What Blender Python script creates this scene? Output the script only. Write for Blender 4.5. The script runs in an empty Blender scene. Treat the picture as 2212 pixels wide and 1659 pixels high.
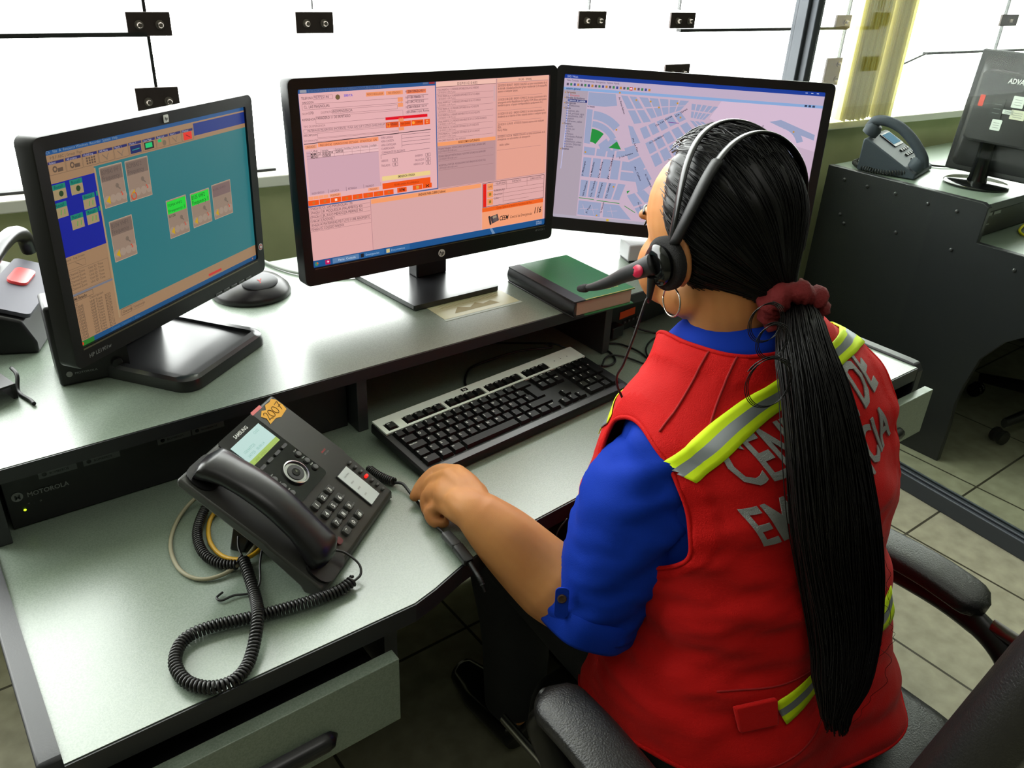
import bpy, bmesh, math, random
import numpy as np
from mathutils import Vector, Matrix
from mathutils.bvhtree import BVHTree
from mathutils import noise as mnoise

random.seed(7)
scene = bpy.context.scene
col = scene.collection
PI = math.pi

# ------------------------------------------------------------------ camera, sky, lamps, exposure
FPX = 1784.0; CX = 1106.0; CY = 829.5; CAM_H = 1.40
RW = np.array([[0.79558878, -0.25560491, 0.54927646],
               [-0.60423478, -0.40066866, 0.68874157],
               [0.04403214, -0.87984701, -0.47321286]])      # camera (x right, y down, z forward) -> world
cam_data = bpy.data.cameras.new('camera')
cam_data.sensor_width = 36.0
cam_data.lens = FPX / 2212.0 * 36.0
cam_data.clip_start = 0.01
cam = bpy.data.objects.new('camera', cam_data)
col.objects.link(cam)
cam.matrix_world = Matrix(((RW[0, 0], -RW[0, 1], -RW[0, 2], 0),
                           (RW[1, 0], -RW[1, 1], -RW[1, 2], 0),
                           (RW[2, 0], -RW[2, 1], -RW[2, 2], CAM_H),
                           (0, 0, 0, 1)))
scene.camera = cam

scene.view_settings.view_transform = 'Standard'
scene.view_settings.look = 'None'
scene.view_settings.gamma = 1.0
scene.view_settings.use_curve_mapping = False
scene.view_settings.exposure = 0.0

world = bpy.data.worlds.new('overcast_sky')
scene.world = world
world.use_nodes = True
bg = world.node_tree.nodes['Background']
bg.inputs[0].default_value = (1.0, 1.0, 0.985, 1)
bg.inputs[1].default_value = 12.0

# the window wall runs through this point with this direction
WP = (0.60, 1.80); WA = -0.0986
WD = (math.cos(WA), math.sin(WA))


def area_light(name, loc, target, sx, sy, power, color=(1, 1, 1), portal=False):
    ld = bpy.data.lights.new(name, 'AREA')
    ld.shape = 'RECTANGLE'; ld.size = sx; ld.size_y = sy; ld.energy = power; ld.color = color
    o = bpy.data.objects.new(name, ld); col.objects.link(o)
    o.location = loc
    d = Vector(target) - Vector(loc)
    o.rotation_euler = d.to_track_quat('-Z', 'Y').to_euler()
    if portal:
        ld.cycles.is_portal = True
    return o


# daylight entering through the window band (portal for the sky) and the office ceiling lamps behind the viewer
area_light('window_portal', (2.0, 1.80 - 0.138 - 0.03, 1.70), (2.0 - 0.0984, 1.80 - 0.138 - 1.03, 1.70), 7.2, 1.56, 1, portal=True)
area_light('ceiling_lamp', (0.35, -0.1, 2.46), (0.35, -0.1, 0), 1.2, 0.6, 4, (1.0, 0.98, 0.92))
area_light('ceiling_lamp', (2.9, 0.1, 2.46), (2.9, 0.1, 0), 1.2, 0.6, 5, (1.0, 0.98, 0.92))


# ------------------------------------------------------------------ helpers
def ray(px, py):
    return RW @ np.array([px - CX, py - CY, FPX])


def UN(px, py, z):
    """Point at height z under an image position."""
    r = ray(px, py); t = (z - CAM_H) / r[2]
    return Vector((r[0] * t, r[1] * t, z))


def UT(px, py, t):
    """Point at distance t along the viewing axis."""
    r = ray(px, py) / FPX * t
    return Vector((r[0], r[1], r[2] + CAM_H))


def UW(px, py, off=0.0):
    """Point on the window wall plane (off metres into the room)."""
    r = ray(px, py); nx, ny = -WD[1], WD[0]
    t = (nx * WP[0] + ny * WP[1] - off) / (nx * r[0] + ny * r[1])
    p = r * t
    return Vector((p[0], p[1], p[2] + CAM_H))


def srgb(r, g, b):
    def f(c):
        c /= 255.0
        return c / 12.92 if c <= 0.04045 else ((c + 0.055) / 1.055) ** 2.4
    return (f(r), f(g), f(b), 1.0)


MATS = {}


def mat(name, rgb, rough=0.5, metal=0.0, spec=0.5, emit=None, estr=1.0, bump=None, speck=None, alpha=None, coat=0.0, sheen=0.0, vary=None):
    """rgb in 0-255 sRGB; bump=(scale, strength); speck=(scale, rgb2, amount); vary=(scale, rgb2)"""
    if name in MATS:
        return MATS[name]
    m = bpy.data.materials.new(name); m.use_nodes = True
    nt = m.node_tree; N = nt.nodes; L = nt.links
    b = N['Principled BSDF']
    c = srgb(*rgb)
    b.inputs['Base Color'].default_value = c
    b.inputs['Roughness'].default_value = rough
    b.inputs['Metallic'].default_value = metal
    b.inputs['Specular IOR Level'].default_value = spec
    b.inputs['Coat Weight'].default_value = coat
    if sheen:
        b.inputs['Sheen Weight'].default_value = sheen
    if emit:
        b.inputs['Emission Color'].default_value = srgb(*emit)
        b.inputs['Emission Strength'].default_value = estr
    if bump or speck or vary:
        tc = N.new('ShaderNodeTexCoord')
    if speck or vary:
        sc, c2 = (speck or vary)[0], srgb(*(speck or vary)[1])
        n = N.new('ShaderNodeTexNoise'); n.inputs['Scale'].default_value = sc
        n.inputs['Detail'].default_value = 2.0 if speck else 5.0
        r = N.new('ShaderNodeValToRGB')
        r.color_ramp.elements[0].position = 0.38; r.color_ramp.elements[0].color = c2
        r.color_ramp.elements[1].position = 0.6; r.color_ramp.elements[1].color = c
        L.new(tc.outputs['Object'], n.inputs['Vector']); L.new(n.outputs['Fac'], r.inputs['Fac'])
        L.new(r.outputs['Color'], b.inputs['Base Color'])
    if bump:
        n2 = N.new('ShaderNodeTexNoise'); n2.inputs['Scale'].default_value = bump[0]; n2.inputs['Detail'].default_value = 4
        bp = N.new('ShaderNodeBump'); bp.inputs['Strength'].default_value = bump[1]; bp.inputs['Distance'].default_value = 0.002
        L.new(tc.outputs['Object'], n2.inputs['Vector']); L.new(n2.outputs['Fac'], bp.inputs['Height'])
        L.new(bp.outputs['Normal'], b.inputs['Normal'])
    MATS[name] = m
    return m


def glow(rgb, k=1.0):
    """Screen pixel colour: emits what the display shows."""
    name = 'screen_%02x%02x%02x' % rgb + ('' if k == 1.0 else '_%d' % int(k * 100))
    if name in MATS:
        return MATS[name]
    m = mat(name, (8, 8, 9), rough=0.45, spec=0.25, emit=rgb, estr=k)
    return m


def glass_mat(name, tint=(0.97, 1.0, 0.98), refl=1.0):
    m = bpy.data.materials.new(name); m.use_nodes = True
    nt = m.node_tree; N = nt.nodes; L = nt.links
    for n in list(N):
        N.remove(n)
    out = N.new('ShaderNodeOutputMaterial'); mx = N.new('ShaderNodeMixShader')
    tr = N.new('ShaderNodeBsdfTransparent'); tr.inputs[0].default_value = (*tint, 1)
    gl = N.new('ShaderNodeBsdfGlossy'); gl.inputs['Roughness'].default_value = 0.02
    lw = N.new('ShaderNodeFresnel'); gm = N.new('ShaderNodeNewGeometry')
    ma = N.new('ShaderNodeMath'); ma.operation = 'MULTIPLY_ADD'; ma.inputs[1].default_value = 1 / 1.45 - 1.45; ma.inputs[2].default_value = 1.45
    L.new(gm.outputs['Backfacing'], ma.inputs[0]); L.new(ma.outputs[0], lw.inputs[0])
    mr = N.new('ShaderNodeMath'); mr.operation = 'MULTIPLY'; mr.inputs[1].default_value = refl
    L.new(lw.outputs[0], mr.inputs[0]); L.new(mr.outputs[0], mx.inputs[0]); L.new(tr.outputs[0], mx.inputs[1]); L.new(gl.outputs[0], mx.inputs[2])
    L.new(mx.outputs[0], out.inputs[0])
    return m


class MB:
    """Mesh builder: collects shapes with a material slot each and links them as ONE object."""
    def __init__(self):
        self.v = []; self.f = []; self.m = []; self.mats = []

    def slot(self, m):
        if m is None:
            return 0
        if m not in self.mats:
            self.mats.append(m)
        return self.mats.index(m)

    def add(self, verts, faces, m=None, M=None):
        o = len(self.v); s = self.slot(m)
        if M is not None:
            verts = [M @ Vector(p) for p in verts]
        self.v += [tuple(p) for p in verts]
        self.f += [tuple(i + o for i in f) for f in faces]
        self.m += [s] * len(faces)
        return self

    def box(self, c, s, m=None, M=None, rz=0.0):
        x, y, z = s[0] / 2, s[1] / 2, s[2] / 2
        vs = [Vector((a * x, b * y, d * z)) for d in (-1, 1) for a, b in ((-1, -1), (1, -1), (1, 1), (-1, 1))]
        R = Matrix.Translation(Vector(c)) @ Matrix.Rotation(rz, 4, 'Z')
        vs = [R @ p for p in vs]
        fs = [(3, 2, 1, 0), (4, 5, 6, 7), (0, 1, 5, 4), (1, 2, 6, 5), (2, 3, 7, 6), (3, 0, 4, 7)]
        return self.add(vs, fs, m, M)

    def taper(self, c, s0, s1, h, m=None, M=None):
        """frustum: base s0 (x,y), top s1, height h from c upward"""
        vs = []
        for s, z in ((s0, 0), (s1, h)):
            for a, b in ((-1, -1), (1, -1), (1, 1), (-1, 1)):
                vs.append((c[0] + a * s[0] / 2, c[1] + b * s[1] / 2, c[2] + z))
        fs = [(3, 2, 1, 0), (4, 5, 6, 7), (0, 1, 5, 4), (1, 2, 6, 5), (2, 3, 7, 6), (3, 0, 4, 7)]
        return self.add(vs, fs, m, M)

    def prism(self, pts, z0, z1, m=None, M=None, mtop=None):
        n = len(pts)
        ar = sum(pts[i][0] * pts[(i + 1) % n][1] - pts[(i + 1) % n][0] * pts[i][1] for i in range(n))
        if ar < 0:
            pts = list(reversed(pts))
        vs = [(p[0], p[1], z0) for p in pts] + [(p[0], p[1], z1) for p in pts]
        self.add(vs, [tuple(range(n - 1, -1, -1))] + [(i, (i + 1) % n, n + (i + 1) % n, n + i) for i in range(n)], m, M)
        self.add(vs, [tuple(range(n, 2 * n))], mtop or m, M)
        return self

    def loft(self, rings, m=None, M=None, cap=True, closed=True):
        n = len(rings[0]); vs = [p for r in rings for p in r]; fs = []
        for i in range(len(rings) - 1):
            for j in range(n if closed else n - 1):
                k = (j + 1) % n
                fs.append((i * n + j, i * n + k, (i + 1) * n + k, (i + 1) * n + j))
        if cap:
            fs.append(tuple(range(n - 1, -1, -1)))
            fs.append(tuple((len(rings) - 1) * n + j for j in range(n)))
        return self.add(vs, fs, m, M)

    def tube(self, path, r, n=8, m=None, M=None, cap=True):
        path = [Vector(p) for p in path]; rings = []
        T = []
        for i in range(len(path)):
            a = path[max(i - 1, 0)]; b = path[min(i + 1, len(path) - 1)]
            d = b - a
            T.append(d.normalized() if d.length > 1e-9 else Vector((0, 0, 1)))
        up = Vector((0, 0, 1)) if abs(T[0].z) < 0.9 else Vector((1, 0, 0))
        u = (up - T[0] * up.dot(T[0])).normalized()
        for i, p in enumerate(path):
            u = (u - T[i] * u.dot(T[i]))
            u = u.normalized() if u.length > 1e-6 else T[i].orthogonal().normalized()
            w = T[i].cross(u)
            rr = r[i] if hasattr(r, '__len__') else r
            if hasattr(rr, '__len__'):
                ra, rb = rr
            else:
                ra = rb = rr
            rings.append([p + u * (math.cos(2 * PI * k / n) * ra) + w * (math.sin(2 * PI * k / n) * rb) for k in range(n)])
        return self.loft(rings, m, M, cap)

    def lathe(self, prof, n=32, m=None, M=None, c=(0, 0, 0), sx=1, sy=1):
        rings = [[(c[0] + r * sx * math.cos(2 * PI * k / n), c[1] + r * sy * math.sin(2 * PI * k / n), c[2] + z) for k in range(n)] for r, z in prof]
        return self.loft(rings, m, M)

    def build(self, name, mats=None, parent=None, smooth=None, bevel=None, sub=0, M=None):
        me = bpy.data.meshes.new(name)
        me.from_pydata(self.v, [], self.f)
        ml = list(self.mats)
        if mats is not None:
            ml = (mats if isinstance(mats, (list, tuple)) else [mats]) if not ml else ml
        for m in ml:
            me.materials.append(m)
        if self.mats:
            me.polygons.foreach_set('material_index', self.m)
        me.validate(); me.update()
        o = bpy.data.objects.new(name, me); col.objects.link(o)
        if parent is not None:
            o.parent = parent
        if M is not None:
            o.matrix_basis = M
        if bevel:
            b = o.modifiers.new('bevel', 'BEVEL'); b.width = bevel; b.segments = 2; b.limit_method = 'ANGLE'; b.angle_limit = math.radians(40)
            b.use_clamp_overlap = True
            if smooth is None:
                smooth = 35
        if sub:
            s = o.modifiers.new('sub', 'SUBSURF'); s.levels = sub; s.render_levels = sub
            smooth = 180 if smooth is None else smooth
        if smooth:
            me.polygons.foreach_set('use_smooth', [True] * len(me.polygons))
            if smooth < 179:
                me.set_sharp_from_angle(angle=math.radians(smooth))
            me.update()
        return o


def tag(o, label=None, cat=None, group=None, kind=None):
    if label: o['label'] = label
    if cat: o['category'] = cat
    if group: o['group'] = group
    if kind: o['kind'] = kind
    return o


def thing(name, label, cat, loc=(0, 0, 0), rz=0.0, group=None):
    o = bpy.data.objects.new(name, None); col.objects.link(o)
    o.empty_display_size = 0.05
    o.location = loc; o.rotation_euler = (0, 0, rz)
    return tag(o, label, cat, group)


def struct(o):
    o['kind'] = 'structure'
    return o


def rrect(w, h, r, n=5, cx=0, cy=0):
    pts = []
    for sx, sy, a0 in ((1, 1, 0), (-1, 1, 90), (-1, -1, 180), (1, -1, 270)):
        for k in range(n + 1):
            a = math.radians(a0 + 90 * k / n)
            pts.append((cx + sx * (w / 2 - r) + r * math.cos(a), cy + sy * (h / 2 - r) + r * math.sin(a)))
    return pts


def smooth_path(pts, k=8):
    """Catmull-Rom through the points."""
    P = [Vector(p) for p in pts]; out = []
    P = [P[0] * 2 - P[1]] + P + [P[-1] * 2 - P[-2]]
    for i in range(1, len(P) - 2):
        for j in range(k):
            t = j / k; a, b, c, d = P[i - 1], P[i], P[i + 1], P[i + 2]
            out.append(0.5 * ((2 * b) + (c - a) * t + (2 * a - 5 * b + 4 * c - d) * t * t + (-a + 3 * b - 3 * c + d) * t * t * t))
    out.append(P[-2])
    return out


_text_cache = {}


def text_mesh(s, bold=False, shear=0.0):
    """Vertices/faces of a string set in unit size, origin at left baseline; returns (verts, faces, width)"""
    key = (s, shear, bold)
    if key in _text_cache:
        return _text_cache[key]
    cu = bpy.data.curves.new('t', 'FONT'); cu.body = s; cu.size = 1.0; cu.resolution_u = 2; cu.shear = shear
    if bold: cu.offset = 0.018
    ob = bpy.data.objects.new('t', cu); col.objects.link(ob)
    dg = bpy.context.evaluated_depsgraph_get()
    me = bpy.data.meshes.new_from_object(ob.evaluated_get(dg))
    vs = [tuple(v.co) for v in me.vertices]; fs = [tuple(p.vertices) for p in me.polygons]
    bpy.data.objects.remove(ob); bpy.data.curves.remove(cu); bpy.data.meshes.remove(me)
    w = max([v[0] for v in vs]) if vs else 0
    _text_cache[key] = (vs, fs, w)
    return _text_cache[key]


def put_text(mb, s, m, M, size, align='L', width=None, bold=False, shear=0.0):
    """Flat lettering in the local xy plane of M (x right, y up)."""
    vs, fs, w = text_mesh(s, bold, shear)
    if not vs:
        return
    sx = size if width is None else width / w
    dx = 0 if align == 'L' else (-w * sx / 2 if align == 'C' else -w * sx)
    mb.add([M @ Vector((v[0] * sx + dx, v[1] * size, 0)) for v in vs], fs, m)


def frame(o, x, y):
    """Matrix with origin o, axes x and y (Vectors)."""
    x = Vector(x).normalized(); y = Vector(y); y = (y - x * y.dot(x)).normalized(); z = x.cross(y)
    return Matrix(((x.x, y.x, z.x, o[0]), (x.y, y.y, z.y, o[1]), (x.z, y.z, z.z, o[2]), (0, 0, 0, 1)))


def copy_tree(o, parent=None):
    c = o.copy(); col.objects.link(c); c.parent = parent
    for ch in o.children:
        copy_tree(ch, c)
    return c


# ------------------------------------------------------------------ materials
LAM = mat('green_grey_laminate', (128, 140, 127), rough=0.3, spec=0.9, speck=(520, (112, 126, 112), 1), bump=(900, 0.06))
EDGE = mat('charcoal_edge', (32, 32, 36), rough=0.42, bump=(500, 0.05))
BOARD = mat('charcoal_board', (46, 48, 50), rough=0.5, bump=(700, 0.05))
BLACKP = mat('black_plastic', (17, 16, 18), rough=0.42, bump=(1500, 0.04))
BEZ = mat('bezel_plastic', (15, 14, 14), rough=0.42, spec=0.35, bump=(1800, 0.05))
GLOSSB = mat('gloss_black', (10, 10, 11), rough=0.12)
DGREY = mat('dark_grey_plastic', (56, 56, 57), rough=0.45, bump=(1500, 0.05))
SILVER = mat('silver_paint', (222, 229, 222), rough=0.4, metal=0.0)
CHROME = mat('chrome', (190, 190, 190), rough=0.2, metal=1.0)
WHITE_INK = mat('white_ink', (225, 228, 225), rough=0.5)
GREY_INK = mat('grey_ink', (130, 132, 132), rough=0.5)
WALLM = mat('olive_wall_paint', (198, 202, 154), rough=0.75, bump=(60, 0.25), vary=(7, (188, 193, 146)))
WHITEM = mat('white_paint', (225, 224, 214), rough=0.6)
CABLE = mat('black_cable', (14, 14, 15), rough=0.45)
# ------------------------------------------------------------------ room
def floor_material():
    m = bpy.data.materials.new('beige_floor_tiles'); m.use_nodes = True
    nt = m.node_tree; N = nt.nodes; L = nt.links; b = N['Principled BSDF']
    tc = N.new('ShaderNodeTexCoord'); mp = N.new('ShaderNodeMapping')
    mp.inputs['Rotation'].default_value = (0, 0, 0.0); mp.inputs['Location'].default_value = (-0.02, 0.05, 0)
    br = N.new('ShaderNodeTexBrick'); br.offset = 0.0; br.squash = 1.0
    br.inputs['Scale'].default_value = 1.0; br.inputs['Brick Width'].default_value = 0.40; br.inputs['Row Height'].default_value = 0.40
    br.inputs['Mortar Size'].default_value = 0.0035; br.inputs['Mortar Smooth'].default_value = 0.1
    ns = N.new('ShaderNodeTexNoise'); ns.inputs['Scale'].default_value = 22; ns.inputs['Detail'].default_value = 8
    rp = N.new('ShaderNodeValToRGB')
    rp.color_ramp.elements[0].color = srgb(140, 136, 116); rp.color_ramp.elements[0].position = 0.3
    rp.color_ramp.elements[1].color = srgb(164, 160, 138); rp.color_ramp.elements[1].position = 0.7
    L.new(tc.outputs['Object'], mp.inputs['Vector']); L.new(mp.outputs['Vector'], br.inputs['Vector'])
    L.new(tc.outputs['Object'], ns.inputs['Vector']); L.new(ns.outputs['Fac'], rp.inputs['Fac'])
    L.new(rp.outputs['Color'], br.inputs['Color1']); L.new(rp.outputs['Color'], br.inputs['Color2'])
    br.inputs['Mortar'].default_value = srgb(62, 58, 46)
    L.new(br.outputs['Color'], b.inputs['Base Color'])
    b.inputs['Roughness'].default_value = 0.34
    return m


XL, XR, YB, YT, ZC = -1.6, 5.6, -3.0, 2.4, 2.5
WM = Matrix.Translation((WP[0], WP[1], 0)) @ Matrix.Rotation(WA, 4, 'Z')      # local x along the wall, y outwards
SIDEW = mat('cream_side_wall', (92, 94, 78), rough=0.8)


def wy(x, off=0.0):
    return WP[1] + (x - WP[0]) * WD[1] / WD[0] + off


fl = [(XL - 0.1, YB - 0.1), (XR + 0.1, YB - 0.1), (XR + 0.1, wy(XR + 0.1, 0.16)), (XL - 0.1, wy(XL - 0.1, 0.16))]
mb = MB(); mb.prism(fl, -0.1, 0.0); struct(mb.build('floor', floor_material()))
mb = MB(); mb.prism(fl, ZC, ZC + 0.1); struct(mb.build('ceiling', mat('ceiling_panels', (150, 150, 142), rough=0.8)))
mb = MB(); mb.prism([(XL - 0.1, YB), (XL, YB), (XL, wy(XL)), (XL - 0.1, wy(XL))], 0, ZC); struct(mb.build('wall_left', SIDEW))
mb = MB(); mb.prism([(XR, YB), (XR + 0.1, YB), (XR + 0.1, wy(XR)), (XR, wy(XR))], 0, ZC); struct(mb.build('wall_right', SIDEW))
mb = MB(); mb.box(((XL + XR) / 2, YB - 0.05, ZC / 2), (XR - XL, 0.1, ZC)); struct(mb.build('wall_near', SIDEW))
# window wall: parapet below, lintel above
ZS = 0.918
mb = MB(); mb.box((1.4, 0.085, (ZS - 0.025) / 2), (7.3, 0.16, ZS - 0.025)); mb.box((1.4, 0.08, 2.43), (7.3, 0.16, 0.14))
struct(mb.build('wall_far', WALLM, M=WM))
mb = MB(); mb.box((1.4, 0.07, ZS - 0.0125), (7.3, 0.20, 0.025)); struct(mb.build('trim_1', mat('sill_paint', (244, 242, 232), rough=0.6), bevel=0.003, M=WM))
WGLASS = glass_mat('window_glass', (0.98, 1.0, 0.99))
RUB = mat('black_rubber_seal', (20, 20, 20), rough=0.6)


def wl(px, py):
    p = UW(px, py); q = WM.inverted() @ p
    return q.x, q.z


# glass panes between the joints, each a window of the room
jx = [-2.2, wl(318, 28)[0], wl(684, 28)[0], wl(1286, 28)[0], wl(1482, 28)[0], wl(1846, 48)[0], wl(2187, 40)[0], 5.0]
for i in range(7):
    x0, x1 = jx[i] + 0.002, jx[i + 1] - 0.002
    mb = MB(); mb.box(((x0 + x1) / 2, 0.03, (ZS + 2.36) / 2), (x1 - x0, 0.008, 2.36 - ZS))
    o = mb.build('window_%d' % (i + 1), WGLASS, M=WM); struct(o)
# rubber joints and opening-light seals
zb = wl(0, 80)[1]
seal = []
for k, (x, z0, z1, w) in enumerate([(jx[1], ZS, 2.36, 0.006), (jx[2], 1.25, 2.36, 0.0022), (jx[3], 1.25, 2.36, 0.002),
                                    (jx[4], 1.25, 2.36, 0.002), (jx[5], 1.10, 2.36, 0.003), (jx[6], 1.06, 2.36, 0.003)]):
    mb = MB(); mb.box((x, 0.03, (z0 + z1) / 2), (w, 0.012, z1 - z0))
    struct(mb.build('trim_%d' % (k + 2), RUB, M=WM))
for k, (xa, xb, z) in enumerate([(-2.2, jx[1] - 0.004, zb), (-2.2, wl(600, 368)[0], ZS + 0.003), (jx[4], jx[5] - 0.01, wl(1500, 67)[1]),
                                 (wl(2010, 118)[0], 4.6, wl(2060, 115)[1])]):
    mb = MB(); mb.box(((xa + xb) / 2, 0.022, z), (xb - xa, 0.02, 0.008 if k != 1 else 0.005))
    struct(mb.build('trim_%d' % (k + 8), RUB, M=WM))
# sloping stay of the opening light at the right
a = wl(2010, 118); b = wl(1958, 142)
mb = MB(); mb.tube([(a[0], 0.02, a[1]), (b[0], 0.02, b[1])], 0.004, 6); struct(mb.build('trim_12', RUB, M=WM))

# glass clamps (spider plates with two bolt heads)
BRONZE = mat('dark_bronze_plate', (58, 47, 44), rough=0.45, metal=0.4)
BOLT = mat('worn_bolt', (120, 112, 104), rough=0.35, metal=0.8)


def clamp(px0, py0, px1, py1, label, vertical=False, bolts=2, half=None):
    x0, z1 = wl(px0, py0); x1, z0 = wl(px1, py1)
    cx, cz = (x0 + x1) / 2, (z0 + z1) / 2; w, h = x1 - x0, z1 - z0
    t = thing('glass_clamp', label, 'glass clamp', group='glass clamps on the window joints')
    t.matrix_world = WM @ Matrix.Translation((cx, 0.02, cz))
    mb = MB(); mb.box((0, -0.004, 0), (w, 0.008, h)); mb.build('plate', BRONZE, t, bevel=0.0012)
    for k in range(bolts):
        if vertical:
            p = (0, -0.008, (k - 0.5) * h * 0.55)
        else:
            p = ((k - (bolts - 1) / 2) * w * 0.47, -0.008, -0.001)
        mb = MB(); mb.lathe([(0.0085, 0), (0.0085, 0.003), (0.0055, 0.0035), (0.0055, 0.012), (0.004, 0.014), (0.0, 0.014)], 12, c=(0, 0, 0), M=Matrix.Translation(p) @ Matrix.Rotation(PI / 2, 4, 'X'))
        mb.build('bolt', BOLT, t, smooth=40)
    return t


clamp(272, 27, 376, 79, 'largest dark glass clamp at the top left above the left monitor')
clamp(293, 193, 395, 246, 'dark glass clamp half hidden behind the top edge of the left monitor')
clamp(642, 27, 726, 73, 'dark glass clamp above the left end of the middle monitor')
clamp(1258, 25, 1314, 63, 'dark glass clamp above the left end of the map monitor')
clamp(1458, 28, 1506, 62, 'dark glass clamp just left of the grey partition post')
clamp(1445, 141, 1493, 175, 'dark glass clamp cut off by the top edge of the map monitor')
clamp(1817, 33, 1850, 63, 'pale grey glass clamp between the post and the blinds', bolts=1)
clamp(1796, 127, 1832, 184, 'upright glass clamp with two screws left of the blinds', vertical=True)
clamp(1955, 33, 1976, 61, 'narrow glass clamp peeking out right of the blinds', bolts=0)
clamp(2174, 32, 2202, 57, 'small glass clamp at the top right corner of the window', bolts=1)

# vertical blinds drawn together
BL1 = mat('cream_blind_fabric', (238, 232, 190), rough=0.8, bump=(300, 0.2))
_n = BL1.node_tree.nodes; _t = _n.new('ShaderNodeBsdfTranslucent'); _t.inputs[0].default_value = srgb(244, 240, 200); _m = _n.new('ShaderNodeMixShader'); _m.inputs[0].default_value = 0.6
_o = [k for k in _n if k.type == 'OUTPUT_MATERIAL'][0]
BL1.node_tree.links.new(_n['Principled BSDF'].outputs[0], _m.inputs[1]); BL1.node_tree.links.new(_t.outputs[0], _m.inputs[2]); BL1.node_tree.links.new(_m.outputs[0], _o.inputs[0])
bx0 = (WM.inverted() @ UW(1806, 256, 0.06)).x; bx1 = (WM.inverted() @ UW(1906, 246, 0.06)).x
t = thing('vertical_blind', 'cream vertical blind drawn into two bunches at the window behind the partition glass', 'blind')
t.matrix_world = WM @ Matrix.Translation((bx0, -0.06, 0))
nslat = 26; W = bx1 - bx0
zlo = (WM.inverted() @ UW(1806, 256, 0.06)).z
for k in range(nslat):
    u = k / (nslat - 1)
    x = u * W + (0.012 if u > 0.6 else -0.006)
    ang = math.radians(62 + 10 * math.sin(k * 2.1))
    mb = MB(); ca, sa = math.cos(ang), math.sin(ang); hw = 0.036
    prof = [(-hw, 0), (-hw * 0.4, 0.004), (hw * 0.4, 0.004), (hw, 0)]
    pts = [(p[0] * ca - p[1] * sa, p[0] * sa + p[1] * ca) for p in prof]
    bk = [(p[0] + 0.0012 * -sa, p[1] + 0.0012 * ca) for p in reversed(pts)]
    mb.prism(pts + bk, zlo + 0.006 * math.sin(k * 1.7), 2.34)
    o = mb.build('slat', BL1, t); o.location = (x, 0, 0)
mb = MB(); mb.box((W / 2, 0, 2.35), (W + 0.3, 0.04, 0.03)); mb.build('head_rail', WHITEM, t)
CH = mat('bead_chain', (190, 186, 160), rough=0.5)
mb = MB()
p0 = WM.inverted() @ UW(1907, 256, 0.06)
zz = p0.z
while zz < 2.3:
    mb.lathe([(0.0, -0.0022), (0.0019, -0.0008), (0.0019, 0.0008), (0.0, 0.0022)], 6, c=(p0.x - bx0 + 0.01, 0.01, zz)); zz += 0.0062
mb.build('bead_chain', CH, t)

# ------------------------------------------------------------------ glass partition with its post and floor rail
ALU = mat('grey_anodised_frame', (64, 68, 74), rough=0.5, metal=0.15, spec=0.35)
prt = thing('glass_partition', 'clear glass partition with grey metal post and floor rail right of the chair', 'partition', (2.245, 0.958, 0), WA)
mb = MB(); mb.box((0, -1.55, 0.026), (0.05, 4.42, 0.052)); mb.box((0.012, -1.55, 0.056), (0.006, 4.42, 0.008)); mb.box((-0.012, -1.55, 0.056), (0.006, 4.42, 0.008))
mb.build('floor_rail', ALU, prt, bevel=0.003)
mb = MB(); mb.box((0, 0.635, 1.27), (0.055, 0.05, 2.42)); mb.box((0.0, 0.60, 1.27), (0.03, 0.03, 2.42)); mb.build('post', ALU, prt, bevel=0.003)
mb = MB(); mb.box((0, -1.60, 1.27), (0.008, 4.38, 2.42)); mb.build('glass_pane', glass_mat('partition_glass', (0.93, 0.96, 0.93), 0.2), prt)
# ------------------------------------------------------------------ main desk (worktop 0.69 m) with pedestals
DZ = 0.69; SZ = 0.806
desk = thing('desk', 'green-grey laminate desk with dark edges where the person sits', 'desk', (0, 0, 0))
front = [(0.0, 0.655), (0.387, 0.652), (0.42, 0.660), (0.471, 0.677), (0.52, 0.688), (0.592, 0.697), (0.70, 0.706), (0.86, 0.706), (0.965, 0.697), (1.04, 0.688), (1.09, 0.677), (1.14, 0.660), (1.17, 0.652), (1.545, 0.655)]
mb = MB(); mb.prism(front + [(1.545, 1.52), (0.0, 1.56)], DZ - 0.026, DZ); mb.v = mb.v
mb.build('worktop', LAM, desk)
mb = MB()
fr = [(x, y - 0.0) for x, y in front]
back = [(x, y - 0.0025) for x, y in front]
mb.prism(back + list(reversed(fr)), DZ - 0.028, DZ - 0.0012); mb.build('edge_band', EDGE, desk)
for x in (-0.011, 1.556):
    pts = [(0.652, DZ - 0.05), (0.652, DZ - 0.01), (0.662, DZ + 0.004), (0.68, DZ + 0.005), (1.54, DZ + 0.005), (1.54, 0.0), (0.99, 0.0), (0.99, 0.128), (0.985, 0.271), (0.96, 0.36), (0.90, 0.43), (0.82, 0.47), (0.70, 0.50), (0.67, 0.53)]
    mb = MB(); mb.prism(pts, -0.011, 0.011, M=Matrix.Translation((x, 0, 0)) @ Matrix(((0, 0, 1, 0), (1, 0, 0, 0), (0, 1, 0, 0), (0, 0, 0, 1))))
    mb.build('side_panel', EDGE, desk, bevel=0.003)
mb = MB(); mb.box((0.775, 1.30, 0.36), (1.53, 0.018, 0.60)); mb.build('modesty_panel', BOARD, desk)
for x in (0.365, 1.185):
    mb = MB(); mb.box((x, 0.95, 0.590), (0.018, 0.55, 0.146)); mb.build('drawer_support', BOARD, desk)


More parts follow.
